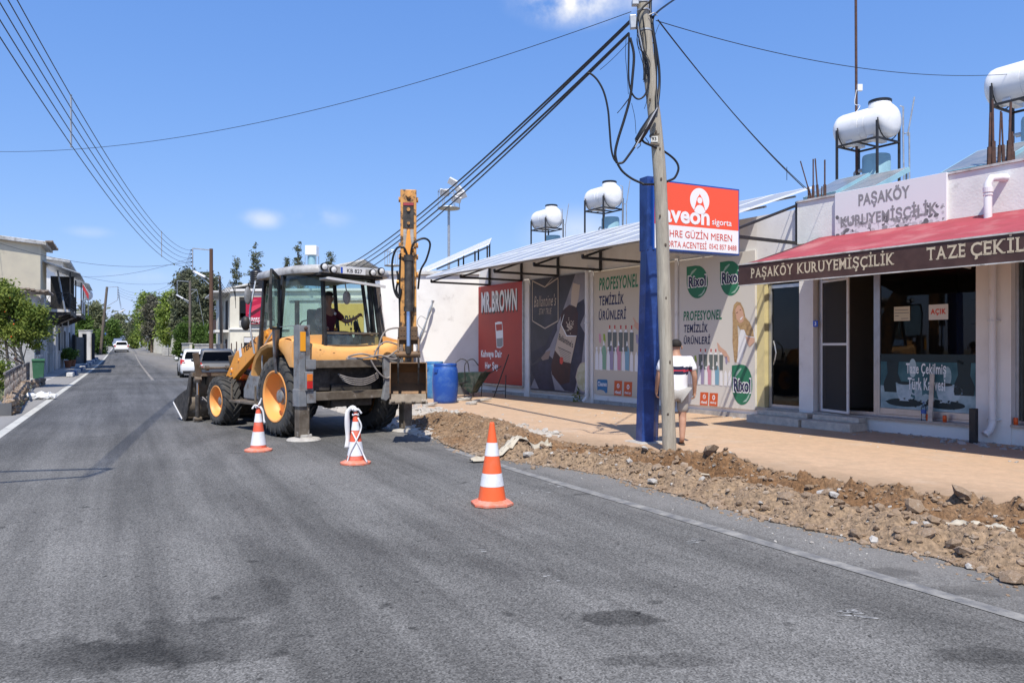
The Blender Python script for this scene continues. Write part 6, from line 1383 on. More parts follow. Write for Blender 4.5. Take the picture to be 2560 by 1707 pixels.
mb = MB(); mb.poly([armfn(-.20, -.03), armfn(-.08, -.03), armfn(-.08, .16), armfn(-.20, .16)]); mb.poly([(xa - .002, 2.86, 1.04), (xa - .002, 2.79, 1.06), (xa - .002, 2.75, 1.20), (xa - .002, 2.82, 1.18)]); mb.build('sticker', 'lt_white', bh, kind='stuff')
# front bucket with its folded forks
fb = empty('front_bucket', (0, 0, 0)); fb.parent = bh
prof = [(3.72, 1.04), (3.85, 1.06), (3.98, .72), (4.36, .60), (4.72, .46), (4.77, .38), (4.24, .03), (4.12, .0), (4.0, .08), (3.84, .5)]
x0_, x1_ = -1.17, 1.24
for x in (x0_, x1_ - .03): mb = MB(); mb.prism(prof, lambda y, z: (x, y, z), (.03, 0, 0)); mb.build('side_plate', 'dark_steel', fb, bev=.004)
mb = MB(); back = [(3.80, 1.02), (3.87, .55), (4.02, .12), (4.15, .03), (4.26, .05)]
for a, c in zip(back, back[1:]): mb.quad((x0_, a[0], a[1]), (x1_, a[0], a[1]), (x1_, c[0], c[1]), (x0_, c[0], c[1]))
ob = mb.build('shell', 'worn_steel', fb, smooth=1); m_ = ob.modifiers.new('t', 'SOLIDIFY'); m_.thickness = .02
mb = MB(); mb.b2(x0_, x1_, 3.66, 3.78, .985, 1.085); mb.build('top_bar', 'worn_steel', fb, bev=.01)
mb = MB(); mb.b2(-.85, 1.0, 3.60, 3.78, .80, .98); mb.build('cross_box', 'black_plastic', fb)
mb = MB(); mb.prism([(4.26, .035), (4.78, .365), (4.78, .40), (4.24, .06)], lambda y, z: (x0_ - .012, y, z), (.012, 0, 0)); mb.build('cutting_edge', 'lt_white', fb)
mb = MB(); mb.prism([(4.74, .43), (4.30, .62), (4.30, .59), (4.74, .38), (4.24, .02), (4.27, .01), (4.80, .38)], lambda y, z: (x1_, y, z), (.012, 0, 0)); mb.build('cutting_edge', 'worn_steel', fb)
for x in (-1.06, 1.12):
    c_ = empty('clam_cylinder', (x, 3.66, 0)); c_.parent = fb
    mb = MB(); mb.cyl((0, 0, .92), (0, 0, .86), .075, 12); mb.cyl((0, 0, .12), (0, .0, .60), .048, 12); mb.build('barrel', 'dark_steel', c_, smooth=.6)
    mb = MB(); mb.cyl((0, 0, .60), (0, 0, .9), .026, 10); mb.build('rod', 'chrome', c_, smooth=.6)
    mb = MB(); mb.cyl((-.07, 0, .93), (.07, 0, .93), .055, 12); mb.cyl((-.08, 0, .08), (.08, 0, .08), .05, 12); mb.build('pin', 'worn_steel', c_)
mb = MB()
for (xa_, xb_, l_) in ((-1.02, -1.12, .42), (-.24, -.34, .36), (.5, .4, .36), (1.1, 1.0, .4)): mb.beam((xa_, 3.68, 1.0), (xb_, 3.62, 1.08 + l_), .13, .04, up=(0, 1, 0))
mb.build('folded_fork', 'worn_steel', fb, bev=.006)
mb = MB(); mb.cyl((-1.0, 3.64, 1.17), (1.1, 3.64, 1.17), .028, 10)
for x in (-.9, -.45, -.2, .2, .7): mb.cyl((x, 3.64, 1.17), (x + .07, 3.64, 1.17), .055, 12)
mb.build('fork_shaft', 'worn_steel', fb)
mb = MB(); mb.tube(catmull([(-.98, 3.62, .5), (-.8, 3.5, .46), (-.7, 3.35, .55), (-.6, 3.2, .8)], 6), .016, 6); mb.tube(catmull([(-.98, 3.6, .55), (-.85, 3.45, .40), (-.7, 3.3, .4), (-.6, 3.1, .5)], 6), .016, 6); mb.build('hose', 'hose', fb, smooth=1)
mb = MB()
for s_ in (-1, 1): mb.beam((XC + s_ * .66, 3.58, .40), (XC + s_ * .66, 3.85, .45), .10, .16); mb.beam((XC + s_ * .4, 3.4, .9), (XC + s_ * .4, 3.8, .75), .07)
mb.build('link', 'dark_steel', fb)
# stabiliser frame at the rear
YR = -.86
def stab(x0, grey='mach_grey'):
    st_ = empty('stabiliser', (x0, YR, 0)); st_.parent = bh
    mb = MB(); mb.b2(-.10, .02, -.09, .12, .62, 2.0); mb.b2(.021, .115, -.07, .12, .66, 2.0); mb.build('mast', grey, st_, bev=.008)
    mb = MB(); mb.b2(-.09, .10, -.075, .10, .08, .66); mb.build('leg', 'worn_steel', st_, bev=.006)
    mb = MB(); mb.lathe([(0, 0), (.27, 0), (.30, .015), (.27, .05), (.1, .07), (0, .07)], 24, None, (.04, .02, .0)); mb.box((.04, .02, .09), (.22, .2, .06)); pd = mb.build('pad', 'stone_pale', st_, bev=.01)
    mb = MB(); mb.b2(-.085, .015, -.10, -.091, 1.555, 1.885); mb.build('reflector', 'reflector', st_)
    mb = MB(); mb.ell((.02, -.10, 1.945), (.035, .025, .035), 12, 8); mb.cyl((.02, -.06, 1.945), (.02, -.12, 1.945), .025, 10)
    for z in (1.86, 1.6): mb.cyl((.12, 0, z), (.15, 0, z), .018, 8)
    mb.build('bolt', 'rust', st_, smooth=.7)
    mb = MB(); mb.b2(-.115, .035, -.105, .13, .60, .90); mb.build('collar', grey, st_, bev=.01)
    return st_
stab(-.985); stab(1.18)
mb = MB(); mb.b2(-.96, 1.2, YR - .10, YR + .06, 1.255, 1.395); mb.build('upper_beam', 'worn_steel', bh, bev=.008)
mb = MB(); mb.b2(-.96, 1.2, YR - .10, YR + .06, .69, .835); mb.build('lower_beam', 'worn_steel', bh, bev=.008)
mb = MB(); mb.b2(-.95, -.78, YR - .115, YR - .101, .655, .86); mb.b2(-.97, -.78, YR - .115, YR - .101, 1.24, 1.41); mb.b2(-.88, -.78, YR - .02, YR + .05, .84, 1.25); mb.build('joint_plate', 'mach_grey', bh, bev=.006)
mb = MB(); mb.b2(-.78, .7, -.72, -.68, .80, 1.30); mb.b2(-.76, -.42, -.80, -.72, .86, 1.24); mb.build('rear_panel', 'dark_steel', bh)
o = empty('tail_lamp', (-.955, YR - .1, .88)); o.parent = bh
mb = MB(); mb.b2(-.035, .11, -.04, .03, -.01, .32); mb.build('housing', 'mach_grey', o, bev=.01)
mb = MB(); mb.b2(-.015, .09, -.055, -.041, .16, .28); mb.build('amber_lens', 'lamp_amber', o, bev=.004); mb = MB(); mb.b2(-.015, .09, -.055, -.041, .03, .155); mb.build('red_lens', 'lamp_red', o, bev=.004)
for k in range(4):
    mb = MB(); z = 1.13 - k * .036; mb.tube(catmull([(-.30 + .03 * k, YR - .02, z + .01), (-.1, YR - .12 - .01 * k, z - .06), (.15, YR - .14, z - .08), (.38, YR - .1, z - .03), (.55, YR - .02, z + .04)], 6), .0105, 6); mb.build('hose', 'hose', bh, smooth=1)
for k, pts in enumerate(([(-.1, -.8, 1.44), (.1, -.98, 1.5), (.35, -1.0, 1.46), (.6, -1.02, 1.42), (.85, -1.15, 1.6)], [(-.05, -.8, 1.42), (.2, -1.0, 1.43), (.5, -1.03, 1.47), (.75, -1.1, 1.40), (.95, -1.2, 1.5)], [(.45, -1.0, 1.40), (.5, -1.0, 1.70), (.62, -1.02, 1.92), (.8, -1.1, 1.98), (.95, -1.25, 1.95)], [(.4, -.95, 1.42), (.45, -1.0, 1.6), (.6, -1.05, 1.72), (.85, -1.15, 1.66)], [(.3, -1.0, 1.40), (.42, -1.03, 1.2), (.6, -1.05, 1.05), (.75, -1.05, 1.1)])):
    mb = MB(); mb.tube(catmull([Vector(p) for p in pts], 7), .016, 7); mb.build('hose', 'hose', bh, smooth=1)
mb = MB(); mb.b2(-.12, .20, YR - .06, YR + .02, 1.396, 1.44); mb.build('valve_block', 'alu', bh, bev=.008)
# sliding carriage and swing post
KX, KY = 1.0, -1.20
mb = MB(); mb.prism([(.56, 1.45), (.80, 1.50), (1.3, 1.48), (1.3, .60), (.9, .58), (.72, .70), (.62, .62), (.54, .66), (.60, .95), (.58, 1.2)], lambda x, z: (x, YR - .18, z), (0, .075, 0)); mb.build('carriage', 'mach_grey', bh, bev=.015)
mb = MB(); mb.cyl((KX, KY + .06, .70), (KX, KY + .06, 1.42), .10, 18); mb.b2(KX - .14, KX + .14, KY + .05, YR - .12, .72, .86); mb.b2(KX - .14, KX + .14, KY + .05, YR - .12, 1.25, 1.40); mb.build('swing_post', 'mach_grey', bh, bev=.01)
arm = empty('digging_arm', (KX, KY, 0), radians(-35.2)); arm.parent = bh
def ribbon(name, C, w_, depth, mat, parent=arm, bev=.01):
    # a box beam whose centre line lies in the arm's upright plane: C = (y, z, depth) stations
    mb = MB(); vs = []; n_ = len(C)
    for i, (y, z, d) in enumerate(C):
        a = C[max(i - 1, 0)]; b_ = C[min(i + 1, n_ - 1)]; t_ = Vector((0, b_[0] - a[0], b_[1] - a[1])).normalized(); q_ = Vector((0, -t_.z, t_.y)); c_ = Vector((0, y, z))
        for sx_, sd2 in ((-1, -1), (1, -1), (1, 1), (-1, 1)): vs.append(c_ + Vector((sx_ * w_ / 2, 0, 0)) + q_ * sd2 * d / 2)
    mb.add(vs, [(i * 4 + j, i * 4 + (j + 1) % 4, (i + 1) * 4 + (j + 1) % 4, (i + 1) * 4 + j) for i in range(n_ - 1) for j in range(4)] + [(3, 2, 1, 0), (n_ * 4 - 4, n_ * 4 - 3, n_ * 4 - 2, n_ * 4 - 1)])
    return mb.build(name, mat, parent, bev=bev)
ribbon('boom', [(0, 1.0, .26), (-.06, 1.5, .34), (-.12, 2.1, .36), (-.28, 2.8, .38), (-.6, 3.4, .34), (-.98, 3.85, .28), (-1.22, 4.05, .2)], .19, .3, 'arm_yellow')
ribbon('boom_cylinder', [(-.12, 1.25, .12), (-.38, 2.3, .12), (-.62, 3.1, .12)], .12, .1, 'dark_steel')
DY = -1.34
mb = MB(); mb.b2(-.135, .135, DY - .13, DY + .13, 3.30, 4.27); mb.b2(-.135, -.06, DY - .11, DY + .12, 1.75, 3.30); mb.b2(.06, .135, DY - .11, DY + .12, 1.75, 3.30); mb.b2(-.045, .045, DY - .0, DY + .12, 1.75, 3.30); mb.build('dipper', 'arm_yellow', arm, bev=.012)
mb = MB(); mb.b2(-.09, .09, DY - .142, DY - .131, 3.62, 4.05); mb.build('wear_plate', 'dark_steel', arm, bev=.004)
mb = MB(); mb.b2(-.085, .085, DY - .150, DY - .1425, 4.0, 4.045); mb.build('pink_mark', 'awning_red', arm)
mb = MB()
for (x, z, r_) in ((0, 4.17, .035), (0, 3.93, .03), (0, 3.70, .025)): mb.cyl((x, DY - .17, z), (x, DY - .12, z), r_, 12)
for z in (4.12, 3.15, 2.85, 3.35): mb.cyl((-.165, DY, z), (.165, DY, z), .045, 12)
mb.build('pin', 'arm_yellow', arm)
mb = MB(); mb.prism([(-.02, 3.58), (.02, 3.58), (.075, 3.12), (.05, 3.05), (-.05, 3.05), (-.075, 3.12)], lambda x, z: (x, DY - .20, z), (0, .07, 0)); mb.build('cylinder_bracket', 'mach_yellow', arm, bev=.006)
mb = MB(); mb.b2(-.085, -.03, DY - .150, DY - .131, 3.28, 3.60); mb.b2(.03, .085, DY - .150, DY - .131, 3.28, 3.60); mb.build('white_flash', 'roof_dirty', arm)
bc = empty('bucket_cylinder', (0, DY - .20, 0)); bc.parent = arm
mb = MB(); mb.cyl((0, 0, 2.26), (0, 0, 3.13), .066, 20); mb.cyl((0, 0, 2.22), (0, 0, 2.30), .078, 20); mb.cyl((0, 0, 3.06), (0, 0, 3.16), .075, 20); mb.tube([(.075, -.0, 2.3), (.085, -.01, 2.7), (.078, 0, 3.1)], .014, 6); mb.build('barrel', 'dark_steel', bc, smooth=.6)
mb = MB(); mb.cyl((0, 0, 1.60), (0, 0, 2.25), .034, 18); mb.build('rod', 'rod_blue', bc, smooth=.7)
mb = MB(); mb.cyl((0, 0, 1.52), (0, 0, 1.64), .05, 14); mb.build('rod_eye', 'dark_steel', bc)
mb = MB(); mb.b2(-.155, .155, DY - .12, DY + .12, 1.74, 1.97)
for x in (-.12, -.07, .07, .12):
    for z in (1.82, 1.91): mb.cyl((x, DY - .13, z), (x, DY - .11, z), .014, 6)
mb.build('lower_block', 'bucket_tan', arm, bev=.01)
mb = MB()
for x in (-.185, .155): mb.prism([(DY - .22, 1.56), (DY - .05, 1.76), (DY + .10, 1.80), (DY + .12, 1.5), (DY - .02, 1.30), (DY - .2, 1.42)], lambda y, z: (x, y, z), (.03, 0, 0))
mb.cyl((-.2, DY - .17, 1.50), (.2, DY - .17, 1.50), .055, 14); mb.cyl((-.17, DY, 1.72), (.17, DY, 1.72), .05, 14); mb.build('tipping_link', 'bucket_tan', arm, bev=.005)
bk = empty('digging_bucket', (0, DY, 0)); bk.parent = arm; bw = .31
pr = [(-.16, 1.37), (.06, 1.34), (.20, 1.20), (.22, 1.0), (.12, .82), (-.04, .72), (-.26, .70)]
mb = MB()
for (a, c) in zip(pr, pr[1:]): mb.quad((-bw, a[0], a[1]), (bw, a[0], a[1]), (bw, c[0], c[1]), (-bw, c[0], c[1]))
ob = mb.build('shell', 'bucket_tan', bk); m_ = ob.modifiers.new('t', 'SOLIDIFY'); m_.thickness = .02
for x in (-bw, bw - .018): mb = MB(); mb.prism(pr + [(-.34, .86), (-.30, 1.1)], lambda y, z: (x, y, z), (.018, 0, 0)); mb.build('side_plate', 'bucket_tan', bk)
mb = MB()
for x in (-.185, .155): mb.prism([(-.22, 1.50), (.02, 1.50), (.05, 1.30), (-.02, 1.02), (-.06, 1.0), (-.20, 1.28)], lambda y, z: (x, y, z), (.03, 0, 0))
mb.build('ear', 'dark_steel', bk, bev=.004)
mb = MB(); mb.b2(-bw - .01, bw + .01, -.345, -.20, .685, .715); mb.prism([(-.345, .70), (-.335, .70), (-.20, .84), (-.21, .845)], lambda y, z: (-bw, y, z), (2 * bw, 0, 0)); mb.build('lip', 'worn_steel', bk, bev=.006)
for k in range(4): mb = MB(); x = -bw + .06 + k * (2 * bw - .12) / 3; mb.beam((x, -.30, .70), (x, -.44, .73), .07, .05, w1=.04, h1=.015); mb.build('tooth', 'worn_steel', bk)
for pts in ([(-.02, DY - .2, 3.16), (-.08, DY - .22, 3.28), (-.20, DY - .2, 3.26), (-.27, DY - .16, 3.02), (-.24, DY - .14, 2.6), (-.16, DY - .14, 2.45), (-.12, DY - .14, 2.6)],
            [(.03, DY - .2, 3.10), (.08, DY - .24, 3.34), (.25, DY - .22, 3.44), (.36, DY - .18, 3.36), (.30, DY - .16, 3.1), (.2, DY - .14, 2.9), (.16, DY - .1, 2.6)],
            [(-.13, DY - .1, 3.2), (-.15, DY - .1, 2.6), (-.14, DY - .06, 2.0), (-.17, DY, 1.6)], [(-.19, DY - .1, 2.9), (-.17, DY - .12, 2.75), (-.2, DY - .1, 2.6), (-.17, DY - .1, 2.45)]):
    mb = MB(); mb.tube(catmull([Vector(p) for p in pts], 8), .018, 8); mb.build('hose', 'cable', arm, smooth=1)
mb = MB(); mb.cyl((-.20, DY - .12, 2.72), (-.16, DY - .12, 2.72), .03, 8); mb.build('fitting', 'reflector', arm)
# ---------------------------------------------------------------- the driver, turned to face the rear
op = empty('person', MO + Matrix.Rotation(MT, 3, 'Z') @ Vector((.02, .14, 1.76)), MT + radians(12), 'driver in a maroon shirt sitting in the cab facing the digging arm', 'person')
# local: faces -y; seat at z 0
J = dict(pel=(0, 0, .10), bel=(0, -.03, .26), che=(0, -.06, .46), nk0=(0, -.07, .60), nk1=(.0, -.09, .68), hd=(.0, -.12, .78), crown=(0, -.10, .88),
    hL=(.10, -.02, .06), kL=(.17, -.48, .10), aL=(.17, -.52, -.32), tL=(.18, -.66, -.34), hR=(-.10, -.02, .06), kR=(-.17, -.48, .10), aR=(-.17, -.52, -.32), tR=(-.18, -.66, -.34),
    sL=(.19, -.06, .54), eL=(.32, -.22, .34), Lwrist=(.50, -.34, .44), sR=(-.19, -.06, .54), eR=(-.34, -.16, .30), Rwrist=(-.40, -.40, .24))
E = [('pel', 'bel'), ('bel', 'che'), ('che', 'nk0'), ('nk0', 'nk1'), ('nk1', 'hd'), ('hd', 'crown'), ('pel', 'hL'), ('hL', 'kL'), ('kL', 'aL'), ('aL', 'tL'), ('pel', 'hR'), ('hR', 'kR'), ('kR', 'aR'), ('aR', 'tR'), ('che', 'sL'), ('sL', 'eL'), ('eL', 'Lwrist'), ('che', 'sR'), ('sR', 'eR'), ('eR', 'Rwrist')]
R = dict(pel=(.15, .12), bel=(.15, .12), che=(.16, .12), nk0=.07, nk1=.055, hd=(.078, .09), crown=(.06, .07), hL=.09, kL=.065, aL=.045, tL=.04, hR=.09, kR=.065, aR=.045, tR=.04, sL=.06, eL=.042, Lwrist=.028, sR=.06, eR=.042, Rwrist=.028)
hand(J, E, R, 'L', J['Lwrist'], (.6, -.3, .5), (0, -.3, -1), (-.4, 0, .6), .9); hand(J, E, R, 'R', J['Rwrist'], (0, -1, -.1), (0, 0, -1), (1, 0, 0), .9)
skinfig('body', J, E, R, 'skin_dark', op)
def sub(keys, J, E, R, k=1.12, add=.012):
    return {a: J[a] for a in keys}, [(a, b_) for a, b_ in E if a in keys and b_ in keys], {a: (tuple(v * k + add for v in R[a]) if isinstance(R[a], tuple) else R[a] * k + add) for a in keys}
Js = dict(J); Js['mL'] = tuple(Vector(J['sL']).lerp(Vector(J['eL']), .8)); Js['mR'] = tuple(Vector(J['sR']).lerp(Vector(J['eR']), .8)); Rs = dict(R); Rs['mL'] = Rs['mR'] = .052
a_, b_, c_ = sub(['pel', 'bel', 'che', 'sL', 'sR', 'mL', 'mR'], Js, E + [('sL', 'mL'), ('sR', 'mR')], Rs); skinfig('shirt', a_, b_, c_, 'maroon', op)
a_, b_, c_ = sub(['pel', 'hL', 'kL', 'aL', 'hR', 'kR', 'aR'], J, E, R); skinfig('trousers', a_, b_, c_, 'trousers', op)
mb = MB(); mb.ell((0, -.10, .85), (.085, .10, .075), 18, 10, z0=-.15); mb.build('hair', 'hair', op, smooth=1)
mb = MB(); mb.ell((0, -.222, .79), (.016, .02, .03), 8, 6); mb.ell((.095, -.11, .79), (.012, .03, .035), 8, 6); mb.ell((-.095, -.11, .79), (.012, .03, .035), 8, 6); mb.build('nose_and_ears', 'skin_dark', op, smooth=1)
mb = MB(); mb.ell((.032, -.205, .815), (.012, .008, .007), 8, 6); mb.ell((-.032, -.205, .815), (.012, .008, .007), 8, 6); mb.ell((0, -.212, .74), (.03, .008, .007), 8, 6); mb.build('eyes_and_mouth', 'hair', op, smooth=1)
mb = MB(); mb.ell((.085, -.185, .50), (.03, .008, .03), 12, 6); mb.build('chest_badge', 'sign_white', op, smooth=1)
# ---------------------------------------------------------------- the man walking behind the pole, seen from the back
mx_ = (1691 - CX) / F * 12.45; man = empty('person', (mx_, 12.45, .045), radians(-4), 'man in a white polo with navy and red band walking behind the wooden pole', 'person')
J = dict(pel=(0, 0, .90), bel=(0, .0, 1.06), che=(0, .0, 1.28), nk0=(0, .01, 1.42), nk1=(0, .03, 1.49), hd=(0, .05, 1.58), crown=(0, .04, 1.655),
    hL=(-.09, 0, .84), kL=(-.10, .06, .47), aL=(-.09, .12, .09), tL=(-.10, .27, .035), hR=(.09, 0, .84), kR=(.09, .0, .47), aR=(.07, -.10, .09), tR=(.08, .03, .035),
    sL=(-.20, 0, 1.37), eL=(-.27, .02, 1.10), Lwrist=(-.285, .10, .88), sR=(.20, 0, 1.37), eR=(.27, -.03, 1.10), Rwrist=(.275, .03, .87))
R = dict(pel=(.155, .125), bel=(.15, .12), che=(.165, .115), nk0=.075, nk1=.056, hd=(.075, .088), crown=(.058, .066), hL=.09, kL=.062, aL=.038, tL=.035, hR=.09, kR=.062, aR=.038, tR=.035, sL=.062, eL=.044, Lwrist=.029, sR=.062, eR=.044, Rwrist=.029)
Em = [('pel', 'bel'), ('bel', 'che'), ('che', 'nk0'), ('nk0', 'nk1'), ('nk1', 'hd'), ('hd', 'crown'), ('pel', 'hL'), ('hL', 'kL'), ('kL', 'cL'), ('cL', 'aL'), ('aL', 'tL'), ('pel', 'hR'), ('hR', 'kR'), ('kR', 'cR'), ('cR', 'aR'), ('aR', 'tR'), ('che', 'sL'), ('sL', 'eL'), ('eL', 'Lwrist'), ('che', 'sR'), ('sR', 'eR'), ('eR', 'Rwrist')]
J['cL'] = (-.10, .07, .33); J['cR'] = (.085, -.045, .33); R['cL'] = R['cR'] = .058
hand(J, Em, R, 'L', J['Lwrist'], (-.05, .2, -1), (.6, .3, 0), (0, 1, .1), .7); hand(J, Em, R, 'R', J['Rwrist'], (.05, .1, -1), (-.6, .3, 0), (0, 1, .1), .7)
skinfig('body', J, Em, R, 'skin', man)
Jm = dict(J); Jm['mL'] = tuple(Vector(J['sL']).lerp(Vector(J['eL']), .72)); Jm['mR'] = tuple(Vector(J['sR']).lerp(Vector(J['eR']), .72)); Jm['hem'] = (0, 0, .84); Rm = dict(R); Rm['mL'] = Rm['mR'] = .058; Rm['hem'] = (.16, .13)
shirt = skinfig('polo_shirt', *sub(['hem', 'pel', 'bel', 'che', 'sL', 'sR', 'mL', 'mR', 'nk0'], Jm, Em + [('hem', 'pel'), ('sL', 'mL'), ('sR', 'mR')], Rm, 1.08, .014), 'polo_white', man, sub=4)
shirt.data.materials.append(MAT['polo_navy']); shirt.data.materials.append(MAT['polo_red'])
for p in shirt.data.polygons:
    z = p.center.z; x = abs(p.center.x)
    if 1.135 < z < 1.265 and x < .225: p.material_index = 1
    if 1.187 < z < 1.213 and x < .225: p.material_index = 2
Jm['sh1'] = (-.10, .055, .50); Jm['sh2'] = (.092, .0, .50); Rm['sh1'] = Rm['sh2'] = .078
skinfig('shorts', *sub(['pel', 'hL', 'sh1', 'hR', 'sh2'], Jm, Em + [('hL', 'sh1'), ('hR', 'sh2')], Rm, 1.06, .010), 'shorts', man)
mb = MB(); mb.ell((0, .035, 1.625), (.085, .10, .085), 18, 12, z0=-.5); mb.build('hair', 'hair', man, smooth=1)
mb = MB(); mb.ell((-.09, .06, 1.57), (.012, .02, .032), 8, 6); mb.ell((.09, .06, 1.57), (.012, .02, .032), 8, 6); mb.ell((0, .15, 1.57), (.014, .02, .028), 8, 6); mb.build('ears_and_nose', 'skin', man, smooth=1)
for (x, y, s2) in ((-.10, .20, 0), (.075, -.03, 0)): mb = MB(); mb.ell((x, y, .012), (.05, .14, .012), 14, 6); mb.tube([(x - .045, y + .04, .02), (x, y + .04, .065), (x + .045, y + .04, .02)], .01, 6); mb.build('sandal', 'sandal', man, smooth=1)
man.scale = (1.07, 1.05, 1)
# ---------------------------------------------------------------- traffic cones
def cone(px, py, h_, wb, lab, mats=('cone_orange', 'cone_base'), bands=None, octo=True, cx=None):
    g = G(px, py); o = empty('traffic_cone', g, .25, lab, 'traffic cone', 'traffic cones on the road')
    mb = MB(); a = wb / 2; P_ = [(-a, -a * .55), (-a * .55, -a), (a * .55, -a), (a, -a * .55), (a, a * .55), (a * .55, a), (-a * .55, a), (-a, a * .55)] if octo else [(a * cos(t), a * sin(t)) for t in [2 * pi * i / 28 for i in range(28)]]
    mb.prism(P_, lambda x, y: (x, y, .012), (0, 0, .022)); n2 = len(P_)
    rb = h_ * .165
    vs = [(x * .99, y * .99, .034) for x, y in P_] + [(rb * 1.06 * cos(atan2(y, x)), rb * 1.06 * sin(atan2(y, x)), .065) for x, y in P_]
    mb.add(vs, [(i, (i + 1) % n2, n2 + (i + 1) % n2, n2 + i) for i in range(n2)])
    for k in range(8): t = 2 * pi * (k + .5) / 8; mb.box((a * .85 * cos(t), a * .85 * sin(t), .007), (.05, .05, .014))
    mb.build('base', mats[1], o, smooth=.5)
    rad = lambda z: rb * (1 - (z - .06) / (h_ - .06)) + .021 * (z - .06) / (h_ - .06)
    zs_ = [.055] + [h_ * t for t in (.235, .385, .59, .745)] + [h_ * .97]
    if bands: zs_ = [.055] + [h_ * t for t in bands] + [h_ * .97]
    for i in range(5):
        za, zb_ = zs_[i], zs_[i + 1]; mb = MB(); ex = .002 if i % 2 else 0
        mb.lathe([(rad(za + (zb_ - za) * t) + ex, za + (zb_ - za) * t) for t in (0, .25, .5, .75, 1)], 32)
        if i == 4: mb.lathe([(rad(zb_), zb_), (rad(zb_) * .8, zb_ + .012), (.012, zb_ + .012), (.011, zb_ - .05)], 20)
        mb.build('sleeve' if i % 2 else 'cone_body', 'cone_white' if i % 2 else mats[0], o, smooth=1)
    return o
c1_ = cone(1230, 1262, .865, .40, 'bright orange cone with two white bands standing nearest the camera', cx=1)
c2_ = cone(646, 1128, .74, .42, 'faded red cone with round base in front of the rear wheel', ('cone_faded', 'cone_base'), (.14, .42, .62, .80), False)
c3_ = cone(889, 1160, .74, .42, 'faded red cone wrapped in white cloth strips between the stabilisers', ('cone_faded', 'cone_base'), (.17, .43, .64, .80), False)
# knotted strips
def strips(o, h_, seed, long_=False):
    rk2 = random.Random(seed)
    k_ = empty('cloth_strip', o.location, o.rotation_euler[2], 'white cloth strip ' + ('wound down the middle cone' if long_ else 'knotted round the tip of the left cone'), 'cloth')
    def rib(pts, w_):
        P_ = catmull([Vector(p) for p in pts], 6); mb = MB(); vs = []
        for i, p in enumerate(P_):
            t_ = (P_[min(i + 1, len(P_) - 1)] - P_[max(i - 1, 0)]).normalized(); q_ = t_.cross(Vector((.25, -1, .1))).normalized(); ww = w_ * (.9 + .12 * sin(i * .45)); vs += [p - q_ * ww / 2, p + q_ * ww / 2 + Vector((0, -.008 * sin(i * .5), 0))]
        mb.add(vs, [(2 * i, 2 * i + 1, 2 * i + 3, 2 * i + 2) for i in range(len(P_) - 1)]); ob = mb.build('strip', 'tape_white', k_, smooth=1); m_ = ob.modifiers.new('t', 'SOLIDIFY'); m_.thickness = .003
    mb = MB(); mb.tube([(.04 * cos(a), .04 * sin(a), h_ * .93 + .008 * sin(3 * a)) for a in [2 * pi * i / 14 for i in range(14)]], .010, 6, close=True); mb.build('knot', 'tape_white', k_, smooth=1)
    if long_:
        rib([(.0, -.03, h_ * 1.02), (-.05, -.03, h_ * 1.06), (-.11, -.03, h_ * .98), (-.115, -.03, h_ * .75), (-.11, -.04, h_ * .5), (-.12, -.05, h_ * .32)], .07)
        rib([(-.02, -.03, h_ * 1.0), (.03, -.05, h_ * 1.03), (.08, -.04, h_ * .95)], .035)
        rib([(.03, -.05, h_ * .88), (.075, -.06, h_ * .7), (.0, -.105, h_ * .45), (-.08, -.10, h_ * .22), (-.12, -.1, .05)], .022); rib([(-.05, -.06, h_ * .62), (.03, -.10, h_ * .40), (.10, -.12, h_ * .2), (.15, -.14, .04)], .022)
    else:
        rib([(0, -.04, h_ * .97), (.03, -.04, h_ * 1.04), (.05, -.04, h_ * 1.12)], .03); rib([(.0, -.05, h_ * .95), (-.05, -.05, h_ * .97), (-.09, -.05, h_ * .9)], .035); rib([(.03, -.05, h_ * .95), (.07, -.05, h_ * .85), (.085, -.06, h_ * .68), (.10, -.06, h_ * .6)], .03)
strips(c2_, .74, 3); strips(c3_, .74, 4, True)
# ---------------------------------------------------------------- trees and shrubs
import numpy as np
def leafmesh(name, C, S, mat, parent, seed, flat=0.0, asp=1.5):
    rg = np.random.default_rng(seed); n = len(C)
    a = rg.normal(size=(n, 3)); a[:, 2] *= (1 - flat); a /= np.linalg.norm(a, axis=1)[:, None]
    b = rg.normal(size=(n, 3)); b[:, 2] *= (1 - flat); b -= a * np.sum(a * b, axis=1)[:, None]; b /= np.linalg.norm(b, axis=1)[:, None]
    s = S[:, None] * rg.uniform(.6, 1.35, (n, 1))
    V = np.stack([C - a * s * asp, C - b * s * .6, C + a * s * asp, C + b * s * .6], axis=1).reshape(-1, 3)
    me = bpy.data.meshes.new(name); me.vertices.add(4 * n); me.vertices.foreach_set('co', V.astype(np.float32).ravel())
    me.loops.add(4 * n); me.loops.foreach_set('vertex_index', np.arange(4 * n, dtype=np.int32)); me.polygons.add(n)
    me.polygons.foreach_set('loop_start', np.arange(n, dtype=np.int32) * 4); me.polygons.foreach_set('loop_total', np.full(n, 4, dtype=np.int32))
    me.materials.append(MAT[mat]); me.update(); me.validate()
    return link(name, me, parent)
def crown_pts(blobs, n, seed, ncl, spread):
    rg = np.random.default_rng(seed); vol = np.array([b[3] * b[4] * b[5] for b in blobs]) ** .7; pick = rg.choice(len(blobs), ncl, p=vol / vol.sum()); B = np.array(blobs)[pick]
    d = rg.normal(size=(ncl, 3)); d /= np.linalg.norm(d, axis=1)[:, None]; rad = rg.uniform(.45, 1.05, (ncl, 1)) ** .6
    K = B[:, :3] + d * B[:, 3:] * rad; w_ = rg.integers(0, ncl, n); sz = rg.uniform(.5, 1.3, ncl)
    return K[w_] + rg.normal(size=(n, 3)) * (spread * sz[w_])[:, None] * np.array([1, 1, .75]), K
